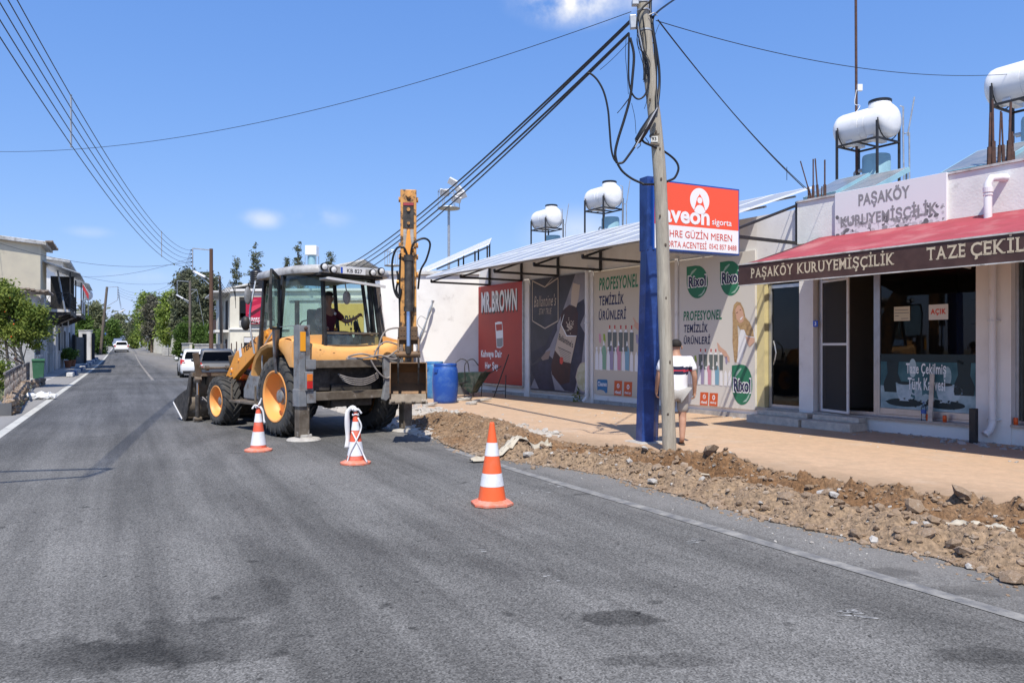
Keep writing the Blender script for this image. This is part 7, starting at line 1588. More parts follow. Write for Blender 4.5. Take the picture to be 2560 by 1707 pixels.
def tree(name, X, Y, blobs, n, leaf, mat, label, seed, trunk_r=.15, bark='bark', ncl=60, spread=.35, group=None, cat='tree', stems=None, zg=None, flat=0.0):
    z0 = ez(Y) if zg is None else zg; o = empty(name, (X, Y, z0), 0, label, cat, group)
    P_, K = crown_pts(blobs, n, seed, ncl, spread); leafmesh('crown', P_, np.full(n, leaf), mat, o, seed + 1, flat)
    rk_ = random.Random(seed); mb = MB(); top = max(b[2] for b in blobs); cx_ = sum(b[0] for b in blobs) / len(blobs); cy_ = sum(b[1] for b in blobs) / len(blobs)
    for (bx, by) in (stems or [(0, 0)]):
        pts = [Vector((bx, by, -.1)), Vector((bx + cx_ * .2, by, top * .3)), Vector((cx_ * .6 + bx * .6, cy_ * .6, top * .62)), Vector((cx_, cy_, top * .95))]; P2_ = catmull(pts, 4); m_ = len(P2_)
        mb.tube(P2_, [trunk_r * (1 - .75 * i / m_) for i in range(m_)], 8)
    for k in range(min(len(K), 22)):
        q = Vector(K[k]); zb = q.z * rk_.uniform(.45, .8); s_ = P2_[min(m_ - 1, int(m_ * zb / max(.1, top)))]; mb.tube([s_, s_.lerp(q, .5) + Vector((0, 0, .1)), q], [trunk_r * .32, trunk_r * .2, trunk_r * .06], 5)
    mb.build('trunk', bark, o, smooth=1); return o
def X_(px, Y): return (px - CX) / F * Y
def Z_(py, Y): return H - (py - HY) / F * Y
def tree_px(name, pxa, pxb, pyt, Y, n, leaf, mat, label, seed, base=.12, parts=9, shape='round', **kw):
    # a tree standing at distance Y that spans pxa..pxb and reaches up to pyt
    xa, xb = X_(pxa, Y), X_(pxb, Y); z0 = ez(Y); zt_ = Z_(pyt, Y) - z0; w_ = (xb - xa) / 2; xc = (xa + xb) / 2; rk_ = random.Random(seed); bl = []
    for i in range(parts):
        t = (i + .5) / parts; z = zt_ * (base + (1 - base) * t) * .93
        if shape == 'cone': ww = w_ * (1.05 - t) * .9 + .12
        elif shape == 'pine': ww = w_ * (.55 + .45 * sin(pi * min(1, t * 1.05)))
        else: ww = w_ * (.35 + .65 * sin(pi * (t * .85 + .12)))
        off = rk_.uniform(-.35, .35) * w_ * (0 if shape == 'cone' else 1); r_ = ww * rk_.uniform(.5, .8)
        for q in range(1 if shape == 'cone' else 2):
            of = off if q == 0 else -off + rk_.uniform(-.3, .3) * w_; of = max(-w_ + r_, min(w_ - r_, of)); bl.append((of, rk_.uniform(-.3, .3) * ww, z - (0 if q == 0 else .1 * zt_ / parts), ww if shape == 'cone' else r_, ww * .8 if shape == 'cone' else r_, zt_ / parts * (.8 if shape == 'cone' else .85)))
    return tree(name, xc, Y, bl, n, leaf, mat, label, seed, **kw)
# the citrus tree behind the fence at the left edge
bl = [(-.1, 0, 2.45, 1.0, .9, .85), (-.9, .2, 2.95, 1.0, .9, .85), (.45, 0, 2.1, .7, .6, .55), (-.6, 0, 3.6, .65, .65, .55), (-1.7, .1, 2.7, 1.1, .9, 1.0), (.55, .1, 2.7, .5, .5, .45), (-1.5, 0, 1.6, .7, .6, .5)]
tree('citrus_tree', X_(42, 30), 30, bl, 25000, .050, 'leaf_citrus', 'citrus tree with small orange fruit leaning over the wire fence at the left', 21, .07, 'bark_pale', 150, .20, stems=[(.1, 0), (-.3, .1), (.35, 0)])
o = tree('shrub', X_(-6, 24), 24, [(0, 0, .7, .45, .45, .42), (-.2, 0, .95, .35, .35, .3)], 2600, .035, 'leaf_citrus', 'small leafy shrub inside the wire fence at the picture edge', 23, .02, 'bark_pale', 50, .12, cat='shrub')
ct = bpy.data.objects['citrus_tree']; rk = random.Random(8)
fm = MB(); fm.ell((0, 0, 0), (.028, .028, .028), 8, 6); fme = None
for k in range(9):
    b_ = bl[rk.randrange(6)]; a = rk.uniform(3.4, 6.0); 
    if fme is None: o = fm.build('fruit', 'can_orange', ct, smooth=1); fme = o.data
    else: o = link('fruit', fme, ct)
    e = rk.uniform(-.7, .7); o.location = (b_[0] + b_[3] * cos(a) * cos(e), b_[1] + b_[4] * sin(a) * cos(e), b_[2] + b_[5] * sin(e))
TR = [
 ('pine_tree', 336, 410, 734, 118, 5200, .26, 'leaf_pine', 'bright green pine at the left end of the roadside trees', 31, dict(shape='pine', parts=8, base=.15)),
 ('conifer_tree', 356, 402, 742, 108, 4200, .2, 'leaf_grey', 'dark conifer with a bare lower trunk between the bright pines', 32, dict(shape='round', parts=8, base=.28)),
 ('pine_tree', 394, 458, 716, 98, 5600, .24, 'leaf_pine', 'yellow green pine just left of the lamp pole', 33, dict(shape='pine', parts=9, base=.2)),
 ('conifer_tree', 428, 500, 668, 92, 8200, .22, 'leaf_dark', 'tall dark conifer with a pointed left top behind the lamp pole', 34, dict(shape='round', parts=11, base=.15)),
 ('conifer_tree', 478, 546, 676, 84, 8200, .2, 'leaf_dark', 'tall dark conifer behind the brown pole', 35, dict(shape='round', parts=11, base=.12)),
 ('leafy_tree', 432, 482, 790, 76, 4200, .13, 'leaf_mid', 'rounded green tree at the foot of the dark conifers', 36, dict(parts=6, base=.05)),
 ('leafy_tree', 476, 522, 806, 72, 4200, .12, 'leaf_mid', 'dense dark green shrub tree beside the brown pole', 37, dict(parts=5, base=.05)),
 ('leafy_tree', 512, 547, 812, 68, 3600, .11, 'leaf_mid', 'green shrub tree against the corner of the market house', 38, dict(parts=5, base=.05)),
 ('cypress_tree', 326, 346, 792, 160, 1500, .3, 'leaf_dark', 'small pointed cypress far down the road', 39, dict(shape='cone', parts=7, base=.05)),
 ('leafy_tree', 329, 343, 834, 130, 900, .2, 'leaf_citrus', 'light green bush at the roadside in the distance', 40, dict(parts=4, base=.05)),
 ('leafy_tree', 343, 372, 800, 150, 1800, .28, 'leaf_mid', 'mid green tree beyond the triangular road sign', 41, dict(parts=5)),
 ('olive_tree', 184, 262, 752, 104, 6000, .22, 'leaf_olive', 'pale olive green tree behind the garden gates on the left', 42, dict(parts=8, base=.25)),
 ('leafy_tree', 186, 232, 782, 96, 3600, .2, 'leaf_mid', 'dark green tree below the pale one on the left', 43, dict(parts=6)),
 ('leafy_tree', 230, 270, 826, 100, 2600, .14, 'leaf_mid', 'green bush at the foot of the leaning pole', 44, dict(parts=4, base=.03)),
 ('pine_tree', 262, 296, 800, 150, 2200, .3, 'leaf_mid', 'low green tree behind the blue road sign', 45, dict(parts=5)),
 ('pine_tree', 283, 318, 786, 165, 2600, .32, 'leaf_olive', 'feathery far tree above the white car', 46, dict(parts=6)),
 ('leafy_tree', 306, 334, 822, 175, 1400, .34, 'leaf_dark', 'dark far tree at the end of the road', 47, dict(parts=4)),
]
for nm, a, b_, t_, Y, n, lf, mt_, lb, sd_, kw in TR: tree_px(nm, a, b_, t_, Y, int(n * 2.1), lf * .62, mt_, lb, sd_, trunk_r=.2, ncl=120, spread=lf * 1.7, **kw)
for k, (a, b_, t_, Y, lb) in enumerate(((572, 612, 652, 74, 'slim ragged conifer left of the black roof tank'), (612, 668, 612, 76, 'tall ragged conifer behind the black roof tank'), (722, 768, 600, 80, 'tall ragged conifer behind the white boxy tank'), (808, 842, 634, 84, 'conifer top showing over the right of the cab'), (700, 735, 640, 88, 'narrow conifer just left of the white boxy tank'))):
    xa = X_(a, Y); xb = X_(b_, Y); z0 = ez(Y); zt_ = Z_(t_, Y) - z0; w_ = (xb - xa) / 2; rk_ = random.Random(60 + k); bl = []
    for i in range(20):
        t = i / 19; z = zt_ * (.30 + .69 * t); ww = w_ * 1.6 * (1.02 - t) ** .7; a_ = rk_.uniform(0, 6.28); r_ = ww * rk_.uniform(.25, .95); bl.append((r_ * cos(a_), r_ * sin(a_), z, .10 + ww * .36, .10 + ww * .36, zt_ * .02)); bl.append((-r_ * .8 * cos(a_), -r_ * sin(a_), z + .1, .12 + ww * .28, .15 + ww * .3, zt_ * .025))
    tree('conifer_tree', (xa + xb) / 2, Y, bl, 4800, .075, 'leaf_dark', lb, 70 + k, .12, ncl=170, spread=.15, group='ragged conifers behind the roofs')
# far-off wood along the horizon
rg = np.random.default_rng(5); n = 26000; px = rg.uniform(-900, 700, n); Yd = rg.uniform(215, 290, n); xx = (px - CX) / F * Yd; hh = 5.5 + 2.6 * np.sin(xx * .09) + 1.8 * np.sin(xx * .31 + 1) + rg.normal(0, .5, n); zz = ez(200) + rg.uniform(-1, 1, n) ** 2 * hh
leafmesh('distant_wood', np.stack([xx, Yd, zz], axis=1), np.full(n, .65), 'leaf_dark', None, 6); tag(bpy.data.objects['distant_wood'], 'low dark belt of far-off trees along the horizon', 'wood', kind='stuff')
# ---------------------------------------------------------------- street poles and overhead wires
def cyl_obj(name, parent, a, b_, r, mat, r1=None, n=10):
    mb = MB(); mb.tube([a, b_], [r, r1 or r], n); return mb.build(name, mat, parent, smooth=.8)
def streetpole(px, Y, pyt, r, mat, label, lean=0, dirx=-1, stack=(5, .28), arm=1.55, lamp=None, drop=0.0):
    z0 = ez(Y); x0 = X_(px, Y); zt_ = Z_(pyt, Y) - z0; o = empty('street_pole', (x0, Y, z0), 0, label, 'utility pole', 'poles along the street')
    cyl_obj('shaft', o, (0, 0, -.3), (lean, 0, zt_), r, mat, r * .78, 14)
    xa = lean + dirx * arm; zt2 = zt_ - .08; n_, sp_ = stack
    mb = MB(); mb.beam((lean, 0, zt2), (xa, 0, zt2 + .10), .06); mb.beam((xa, 0, zt2 + .10), (xa, 0, zt2 - n_ * sp_), .05); mb.beam((xa, 0, zt2 - n_ * sp_), (lean * .8 + dirx * r, 0, zt2 - n_ * sp_ - .8), .05); mb.build('bracket', 'galv', o)
    pos = []
    for i in range(n_):
        z = zt2 - i * sp_; mb = MB(); mb.lathe([(0, -.04), (.05, -.03), (.03, 0), (.05, .03), (0, .05)], 8, Matrix.Rotation(radians(90), 3, 'Y'), (xa + dirx * .07, 0, z)); mb.build('insulator', 'black_plastic', o); pos.append(Vector((x0 + xa + dirx * .10, Y, z0 + z)))
    if lamp:
        lx, lz, tilt = lamp; q = Vector((lean + dirx * lx, -.1, zt_ + lz)); mb = MB(); mb.tube([(lean * .8, 0, q.z - .15 - abs(lx) * .35), q + Vector((-dirx * .4, 0, -.2))], .03, 6); mb.build('lamp_arm', 'galv', o)
        R_ = Matrix.Rotation(tilt, 3, 'Y'); mb = MB(); mb.box(q, (.75, .22, .12), R_); mb.build('lamp_head', 'sign_white', o, bev=.03)
    return o, pos
oA, sA = streetpole(528, 43.5, 622, .125, 'pole_brown', 'tall reddish brown pole with bracket of five insulators behind the parked cars', arm=1.05, stack=(5, .222), lamp=(.62, -1.45, .45))
oB, sB = streetpole(475, 72, 702, .14, 'pole_old', 'thinner greyish pole with a square bracket among the trees', arm=1.2, stack=(4, .3), lamp=(.9, -1.5, .5))
mb = MB(); mb.beam((0, 0, 5.6 + 1.2), (.65, 0, 5.6 + 1.2), .05); mb.beam((.65, 0, 6.8), (0, 0, 6.3), .04); mb.tube([(.65, 0, 6.8), (1.75, 0, 1.2)], .015, 5); mb.build('stay', 'galv', oB)
oC, sC = streetpole(250, 98, 717, .19, 'pole_old', 'leaning old pole on the left kerb with a lamp arm to the right', lean=.9, dirx=1, arm=1.35, stack=(5, .32), lamp=(2.0, -3.1, -.45))
oD, sD = streetpole(-910, 5.6, 400, .125, 'pole_old', 'pole outside the picture on the left that carries the street wires', dirx=1, arm=1.3, stack=(5, .222)) if False else (None, None)
z_t = 7.9; oD = empty('street_pole', (-6.75, 5.2, 0), 0, 'street pole beyond the left picture edge carrying the wires', 'utility pole', 'poles along the street'); cyl_obj('shaft', oD, (0, 0, -.3), (0, 0, z_t + .1), .13, 'pole_old', .1, 14)
mb = MB(); mb.beam((0, 0, z_t), (1.5, .3, z_t), .06); mb.beam((1.5, .3, z_t), (1.5, .3, z_t - 1.05), .05); mb.beam((1.5, .3, z_t - 1.05), (.1, 0, z_t - 1.8), .05); mb.build('bracket', 'galv', oD)
def wire(P_, r, lab, grp=None):
    o_ = Vector(P_[0]); mb = MB(); mb.tube([Vector(p) - o_ for p in P_], r, 5); return mb.build('overhead_wire', 'cable_thin', None, loc=o_, label=lab, cat='wire', group=grp)
names = ['topmost', 'second', 'third', 'fourth', 'lowest']
for i in range(5):
    P_ = []
    for k in range(41):
        t = k / 40; Y = 5.5 + (43.5 - 5.5) * t; Yu = Y / .75; zu = .002634 * Yu * Yu - .1708 * Yu + 10.12; z = 1.62 + (zu - 1.62) * .75 - i * .226; X = (-4.37 * .75) - .344 * Y
        P_.append((X, Y, z))
    d = sA[i] - Vector(P_[-1]); P_ = [Vector(p) + d * ((k / 40) ** 3) for k, p in enumerate(P_)]
    wire(P_, .0085, names[i] + ' of the five overhead wires sweeping down from the upper left', 'five street wires')
for (px, Y, za, zb_) in ((182, 14.25, 0, .90), (405, 29.2, 0, .9)):
    Yu = Y / .75; zt_ = 1.62 + (.002634 * Yu * Yu - .1708 * Yu + 10.12 - 1.62) * .75; X = -3.28 - .344 * Y; mb = MB(); mb.beam((0, 0, .03), (0, 0, -.95), .025); mb.build('wire_spacer', 'galv', None, loc=(X, Y, zt_), label=('nearer' if px < 300 else 'farther') + ' wooden spacer rod clipped on the five wires', cat='spacer')
for i in range(4):
    wire(sag(sA[i], sB[i], .3, 10), .009, names[i] + ' wire between the brown pole and the next pole', 'wires between the poles'); wire(sag(sB[i], sC[i] , .9, 14), .011, names[i] + ' wire crossing from the grey pole to the leaning pole', 'wires crossing to the leaning pole'); wire(sag(sC[i], Vector((sC[i].x - 26, 150, sC[i].z + .5)), .5, 8), .012, names[i] + ' wire running on beyond the leaning pole', 'wires beyond the leaning pole')
for (A_, B_, s_, lb) in ((P3(-20, 602, 36), sA[3], .65, 'service wire from the left houses sagging low to the brown pole'), (P3(-20, 618, 40), sB[0], .9, 'thin second service wire across the street'), (P3(195, 691, 52), sA[2], .35, 'wire from the balcony roof up to the brown pole')): wire(sag(A_, B_, s_, 18), .009, lb)
# ---------------------------------------------------------------- houses on the left
LF = lambda Y: -4.4 - .51 * Y
def hmesh(name, mat, parent, quads=None, **kw):
    mb = MB()
    for q in quads: mb.poly(q)
    return mb.build(name, mat, parent, **kw)
LU = Vector((-.4543, .8908, 0)); LN = Vector((.8908, .4543, 0)); LA = atan2(.8908, -.4543)
def lroot(name, Y, label, cat='building'):       # local x along the street away from the camera, y to the left of it (into the house)
    return empty(name, (LF(Y), Y, ez(Y)), LA, label, cat)
def lbox(mb, s0, s1, t0, t1, z0, z1): mb.b2(s0, s1, -t1 if False else min(t0, t1), max(t0, t1), z0, z1)
hA = lroot('house', 42.3, 'cream two storey house with a thick pale roof edge on the left')
ang = radians(27)
# gable wall set square to the camera side: built in the local frame, slightly skewed
mb = MB(); mb.prism([(0, 0), (9.5, 0), (12, 12), (-4.5, 12)], lambda x, y: (x, y, -.2), (0, 0, 4.6)); mb.build('ground_floor', 'old_white', hA)
mb = MB(); mb.prism([(.0, 4.4), (3.9, 4.4), (3.9, 7.3), (0, 7.25)], lambda x, z: (x, 0, z), (-5.2, 11, 0)); mb.build('upper_floor', 'cream_wall', hA)
mb = MB(); mb.prism([(-.12, -.3), (4.4, -.3), (-.6, 11.2), (-5.4, 11.2)], lambda x, y: (x, y, 7.2 + .045 * y + .012 * x), (0, 0, .22)); mb.build('roof', 'roof_edge', hA, bev=.03)
mb = MB()
rk = random.Random(31)
for i in range(22): x = -.45 + i * .22; mb.box((x, -.42 + rk.uniform(-.04, .04), 7.38 + .012 * x), (.2, .35, .07), Matrix.Rotation(rk.uniform(-.1, .1), 3, 'X'))
mb.build('eave_tiles', 'tile_old', hA, kind='stuff')
# street windows and pilasters on the ground floor
def lwin(parent, s, w_, z0, z1, mat='gate_grey'):
    o = empty('window', (s, 0, 0)); o.parent = parent
    mb = MB(); mb.b2(-w_ / 2, w_ / 2, -.03, .02, z0, z1); mb.build('pane', 'house_glass', o)
    mb = MB(); mb.b2(-w_ / 2 - .06, -w_ / 2, -.06, .02, z0, z1); mb.b2(w_ / 2, w_ / 2 + .06, -.06, .02, z0, z1); mb.b2(-w_ / 2, w_ / 2, -.06, .02, z1, z1 + .06); mb.b2(-.03, .03, -.05, 0, z0, z1); mb.build('frame', mat, o)
    mb = MB(); mb.b2(-w_ / 2 - .15, w_ / 2 + .15, -.16, .02, z0 - .1, z0 - .001); mb.build('sill', 'old_white', o)
s_of = lambda Y: (Y - 42.3) / .8908
for Y in (44.6, 48.6): lwin(hA, s_of(Y), .9, 1.35, 2.7)
o = empty('door', (s_of(46.5), 0, 0)); o.parent = hA; mb = MB(); mb.b2(-.5, .5, -.04, .02, 0, 2.3); mb.build('leaf', 'barrow_green', o); mb = MB(); mb.b2(-.62, -.5, -.08, .02, 0, 2.4); mb.b2(.5, .62, -.08, .02, 0, 2.4); mb.b2(-.5, .5, -.08, .02, 2.3, 2.4); mb.build('frame', 'old_white', o)
mb = MB()
for s_ in (-.1, 1.1, 6.2): mb.b2(s_, s_ + .35, -.18, .0, 0, 4.3)
mb.build('pilaster', 'old_white', hA, kind='stuff')
# gable window
o = empty('window', (-2.2, 4.66, 0)); o.parent = hA; mb = MB(); q = Vector((-5.2, 11, 0)).normalized(); nn_ = Vector((-q.y, q.x, 0)); 
mb = MB(); w0_ = Vector((.0, 0, 0)); 
for (a, c, d, e, mt_) in ((0, 1.5, 5.15, 6.35, 'house_glass'),):
    P0_ = Vector((0, 0, 0)); mb.add([Vector((0, 0, 5.15)) + nn_ * .03, q * 1.6 + Vector((0, 0, 5.15)) + nn_ * .03, q * 1.6 + Vector((0, 0, 6.35)) + nn_ * .03, Vector((0, 0, 6.35)) + nn_ * .03], [(0, 1, 2, 3)])
mb.build('pane', 'house_glass', o)
mb = MB()
for a in (0, .8, 1.6): mb.beam(q * a + nn_ * .05 + Vector((0, 0, 5.1)), q * a + nn_ * .05 + Vector((0, 0, 6.4)), .09, .07)
for z in (5.12, 5.75, 6.38): mb.beam(nn_ * .05 + Vector((0, 0, z)), nn_ * .05 + q * 1.6 + Vector((0, 0, z)), .09, .07)
mb.build('frame', 'galv', o)
mb = MB(); mb.beam(-q * .9 + nn_ * .08 + Vector((0, 0, 6.62)), q * 2.0 + nn_ * .08 + Vector((0, 0, 6.62)), .12, .06); mb.build('lintel', 'gate_grey', o)
# annex in front
hN = lroot('annex', 39.3, 'single storey annex with broken tile eaves behind the citrus tree'); mb = MB(); mb.prism([(0, 0), (3.3, 0), (0, 8), (-3.6, 8)], lambda x, y: (x, y, -.1), (0, 0, 4.4)); mb.build('wall', 'old_white', hN)
mb = MB(); mb.prism([(-.3, -.4), (3.3, -.4), (-.3, 8), (-4.0, 8)], lambda x, y: (x, y, 4.3 + .05 * x), (0, 0, .12)); mb.build('roof', 'tile_old', hN)
mb = MB()
for i in range(40): p = Vector((-.3, -.4, 0)).lerp(Vector((-4.0, 8, 0)), i / 40); mb.box((p.x - .05, p.y, 4.46 + rk.uniform(-.03, .03)), (.4, .2, .08), Matrix.Rotation(rk.uniform(-.2, .2), 3, 'Y'))
for i in range(16): mb.box((-.3 + i * .22, -.45, 4.46 + rk.uniform(-.03, .03)), (.2, .4, .08), Matrix.Rotation(rk.uniform(-.15, .15), 3, 'X'))
mb.build('eave_tiles', 'tile_old', hN, kind='stuff'); lwin(hN, .9, .5, 1.2, 2.2); lwin(hN, 2.3, .5, 1.2, 2.2)
# house B, white, further on
hB = lroot('house', 52.2, 'old white house with long street front beyond the cream house')
mb = MB(); mb.prism([(0, 0), (25, 0), (22, 9), (-3, 9)], lambda x, y: (x, y, -.3), (0, 0, 4.5)); mb.build('ground_floor', 'old_white', hB)
mb = MB(); mb.prism([(7.6, .0), (24, .0), (20, 9), (3.6, 9)], lambda x, y: (x, y, 4.2), (0, 0, 3.9)); mb.build('upper_floor', 'white_wall', hB)
mb = MB(); mb.prism([(7.2, -.5), (24.5, -.5), (20.3, 9.2), (3.0, 9.2)], lambda x, y: (x, y, 8.05 + .09 * y), (0, 0, .22)); mb.build('roof', 'roof_edge', hB, bev=.03)
for Y in (55, 60.5, 66, 71.7): lwin(hB, (Y - 52.2) / .8908, .8, 1.3, 2.75, 'gate_grey' if Y < 70 else 'sign_blue')
mb = MB()
for s_ in (5.6, 11.5, 17.5): mb.b2(s_, s_ + .5, -.15, 0, 0, 4.2)
mb.build('pilaster', 'old_white', hB, kind='stuff')
o = empty('air_conditioner', (LF(54.3) + .25, 54.3, 3.05), LA, 'air conditioner box on the white house wall under the balcony', 'air conditioner'); mb = MB(); mb.b2(-.45, .45, -.45, -.05, 0, .62); mb.build('case', 'alu_white', o, bev=.02); mb = MB(); mb.b2(-.455, -.451, -.4, -.1, .08, .54); mb.b2(-.3, .3, -.456, -.452, .08, .54); mb.build('grille', 'lt_black', o)
def balcony(Y, ln, z, dep, label, mat_r, roofz):
    o = lroot('balcony', Y, label, 'balcony'); mb = MB(); mb.b2(0, ln, -dep, 0, z - .16, z); mb.build('slab', 'old_white', o); mb = MB(); mb.b2(-.02, ln, -dep - .03, -dep, z - .3, z - .02)
    for s_ in (.1, ln * .5, ln - .1): mb.prism([(-dep, z - .17), (0, z - .17), (0, z - .9)], lambda y, zz: (s_, y, zz), (.1, 0, 0))
    mb.build('console', 'dark_steel', o)
    mb = MB(); rl = lambda a, b_, c, r=.022: mb.beam(a, b_, r)
    for zz in (z + .08, z + .95): mb.beam((0, -dep, zz), (ln, -dep, zz), .04); mb.beam((0, -dep, zz), (0, 0, zz), .04)
    nn = int(ln / .45)
    for i in range(nn): a = i * ln / nn; b2_ = (i + 1) * ln / nn; mb.beam((a, -dep, z + .08), (b2_, -dep, z + .95), .02); mb.beam((b2_, -dep, z + .08), (a, -dep, z + .95), .02); mb.beam((a, -dep, z + .08), (a, -dep, z + .95), .025)
    for i in range(3): a = -i * dep / 3; b2_ = -(i + 1) * dep / 3; mb.beam((0, a, z + .08), (0, b2_, z + .95), .02); mb.beam((0, b2_, z + .08), (0, a, z + .95), .02); mb.beam((0, b2_, z + .08), (0, b2_, z + .95), .025)
    mb.build('railing', mat_r, o)
    mb = MB()
    for s_ in (0.02, ln * .5, ln - .05): mb.beam((s_, -dep, z), (s_, -dep, roofz - .55), .07)
    mb.build('post', 'black_steel', o)
    mb = MB(); mb.prism([(.1, roofz), (.1, roofz + .06), (-dep - .5, roofz - .60), (-dep - .5, roofz - .66)], lambda y, zz: (-.3, y, zz), (ln + .6, 0, 0)); mb.build('canopy', 'galv', o); return o
bA = balcony(43.6, 6.2, 3.75, 1.35, 'dark railed balcony with sloping sheet roof on the cream house', 'dark_steel', 6.45)
mb = MB(); mb.b2(4.7, 5.2, -1.30, -.05, 3.76, 6.0); mb.build('dark_screen', 'black_plastic', bA)
mb = MB(); mb.beam((-.1, -1.1, 3.6), (.3, -.7, 6.0), .07); mb.build('leaning_pole', 'galv', bA)
bB = balcony(52.6, 6.5, 3.9, 1.5, 'white lattice balcony with flat sheet roof on the white house', 'alu_white', 6.55)
q = LN * 1.6; o = empty('flag', (LF(52.4) + q.x, 52.4 + q.y, 6.0), 0, 'small red flag hanging from the balcony roof', 'flag'); mb = MB(); vs = [(u * .42, .05 * sin(u * 6), -.7 * u - v * .38) for u in (0, .25, .5, .75, 1) for v in (0, 1)]; mb.add(vs, [(2 * i, 2 * i + 1, 2 * i + 3, 2 * i + 2) for i in range(4)]); ob = mb.build('cloth', 'flag_red', o); m_ = ob.modifiers.new('t', 'SOLIDIFY'); m_.thickness = .01
mb = MB(); mb.cyl((0, 0, .05), (.5, .0, -.75), .015, 6); mb.build('staff', 'galv', o)
o = empty('satellite_dish', (LF(56) + 1.7, 56.6, 5.15), 0, 'white satellite dish on the corner post of the white balcony', 'satellite dish'); mb = MB(); mb.ell((0, 0, .3), (.38, .12, .4), 18, 8); mb.build('dish', 'sign_white', o, smooth=1); mb = MB(); mb.cyl((0, .05, -1.2), (0, .05, .2), .03, 6); mb.cyl((0, 0, .1), (.1, -.4, .15), .015, 5); mb.build('mount', 'galv', o)
# gates and garden walls beyond
def lwall(name, pxa, Ya, pxb, Yb, z1, mat, label, th=.2, cat='wall', zb=-.2, post=None):
    a = Vector((X_(pxa, Ya), Ya, ez(Ya))); b_ = Vector((X_(pxb, Yb), Yb, ez(Yb))); o = empty(name, a, atan2(b_.y - a.y, b_.x - a.x), label, cat); L_ = (b_.xy - a.xy).length
    mb = MB(); mb.b2(0, L_, -th / 2, th / 2, zb, z1); mb.build('panel' if cat == 'gate' else 'body', mat, o)
    if post: mb = MB(); mb.b2(L_ - .08, L_ + .12, -.14, .14, zb, z1 + .3); mb.b2(-.1, .08, -.14, .14, zb, z1 + .2); mb.build('post', post, o)
    if cat == 'wall': mb = MB(); mb.b2(-.04, L_ + .04, -th / 2 - .05, th / 2 + .05, z1, z1 + .08); mb.build('coping', 'roof_edge', o)
    return o
lwall('garden_gate', 186, 67.5, 211, 69, 2.35, 'gate_grey', 'wide grey sheet metal gate panel beyond the white house', .06, 'gate', 0, 'black_steel')
lwall('garden_wall', 199, 80, 229, 79, 3.0, 'old_white', 'tall cream garden wall between the two gates'); lwall('garden_gate', 226, 84, 233, 76, 2.3, 'dark_steel', 'second darker gate standing open at the road edge', .06, 'gate', 0, 'black_steel')
lwall('garden_wall', 236, 112, 262, 108, 1.0, 'market_wall', 'low sandy wall behind the foot of the leaning pole'); lwall('garden_wall', 262, 150, 312, 165, 2.2, 'white_wall', 'distant low white wall at the end of the road')
lwall('garden_wall', 458, 64, 477, 60, 1.75, 'market_wall', 'short cream wall beside the parked white car'); lwall('garden_wall', 489, 58, 570, 56.5, 1.7, 'block', 'unpainted block wall in front of the market house', .2)
lwall('garden_wall', 386, 108, 436, 96, 2.1, 'market_wall', 'layered sandy wall under the roadside pines', .25)
g_ = empty('pallet_stack', (X_(405, 92), 92, ez(92)), 0, 'grey stack of pallets or blocks beside the road under the pines', 'pallets'); 
for k in range(4):
    for j in range(2): mb = MB(); mb.b2(j * .82, j * .82 + .76, 0, .8, .05 + k * .26, .27 + k * .26); mb.build('block', 'block', g_, bev=.01)
for (px, Y, hgt, lb, sh) in ((369.5, 112, 2.6, 'back of a triangular road sign with a round one below on a thin post', 1),):
    z0 = ez(Y); o = empty('road_sign', (X_(px, Y), Y, z0), 0, lb, 'road sign'); cyl_obj('post', o, (0, 0, 0), (0, 0, 3.2), .04, 'galv')
    mb = MB(); mb.prism([(-.6, 2.3), (.6, 2.3), (0, 3.35)], lambda x, z: (x, -.05, z), (0, .02, 0)); mb.prism(circle_pts(0, 1.9, .38, n=18), lambda x, z: (x, -.05, z), (0, .02, 0)); mb.build('plate', 'galv', o)
o = empty('road_sign', (X_(252, 118), 118, ez(118)), 0, 'blue direction sign with white writing beside the leaning pole', 'road sign'); mb = MB(); mb.b2(-.85, .85, -.04, 0, 2.05, 3.0); mb.build('plate', 'sign_traffic', o)
mb = MB(); mb.b2(-.75, -.45, -.055, -.045, 2.6, 2.9); mb.b2(-.3, .6, -.055, -.045, 2.68, 2.8); mb.b2(-.3, .4, -.055, -.045, 2.3, 2.42); mb.build('lettering', 'lt_white', o); mb = MB(); mb.cyl((-.7, .03, 0), (-.7, .03, 3), .05, 8); mb.cyl((.7, .03, 0), (.7, .03, 3), .05, 8); mb.build('post', 'galv', o)
# kerb stones painted blue and white, left
mb = None; kme = {}
for k in range(14):
    px = 150 + k * 4.2; Y = 41.5 + k * 3.0; m_ = 'kerb_blue' if k % 2 else 'kerb_white'
    if m_ not in kme: mb = MB(); mb.b2(-.9, .9, -.15, .15, 0, .22); o = mb.build('kerb_stone', m_, None, bev=.03); kme[m_] = o.data
    else: o = link('kerb_stone', kme[m_])
    o.location = (-2.9 - .505 * Y, Y, ez(Y) + .003); o.rotation_euler = (0, 0, LA); tag(o, ('blue' if k % 2 else 'white') + ' painted kerb stone along the left pavement', 'kerb stone', ('blue' if k % 2 else 'white') + ' kerb stones on the left')
# pots
for (px, Y, r_, lb) in ((170, 57, .25, 'larger terracotta pot with a green plant by the house wall'), (182, 60, .22, 'smaller terracotta pot with a green plant behind the first')):
    x = X_(px, Y); o = empty('plant_pot', (x, Y, ez(Y)), 0, lb, 'plant pot'); mb = MB(); mb.lathe([(0, 0), (r_ * .7, 0), (r_, .45), (r_ * 1.1, .46), (r_ * 1.1, .54), (r_ * .9, .54), (0, .5)], 16); mb.build('pot', 'terracotta', o, smooth=.7)
    P_, K = crown_pts([(0, 0, .95, .42, .4, .34)], 700, int(px), 20, .12); leafmesh('plant', P_, np.full(700, .07), 'leaf_mid', o, 9)
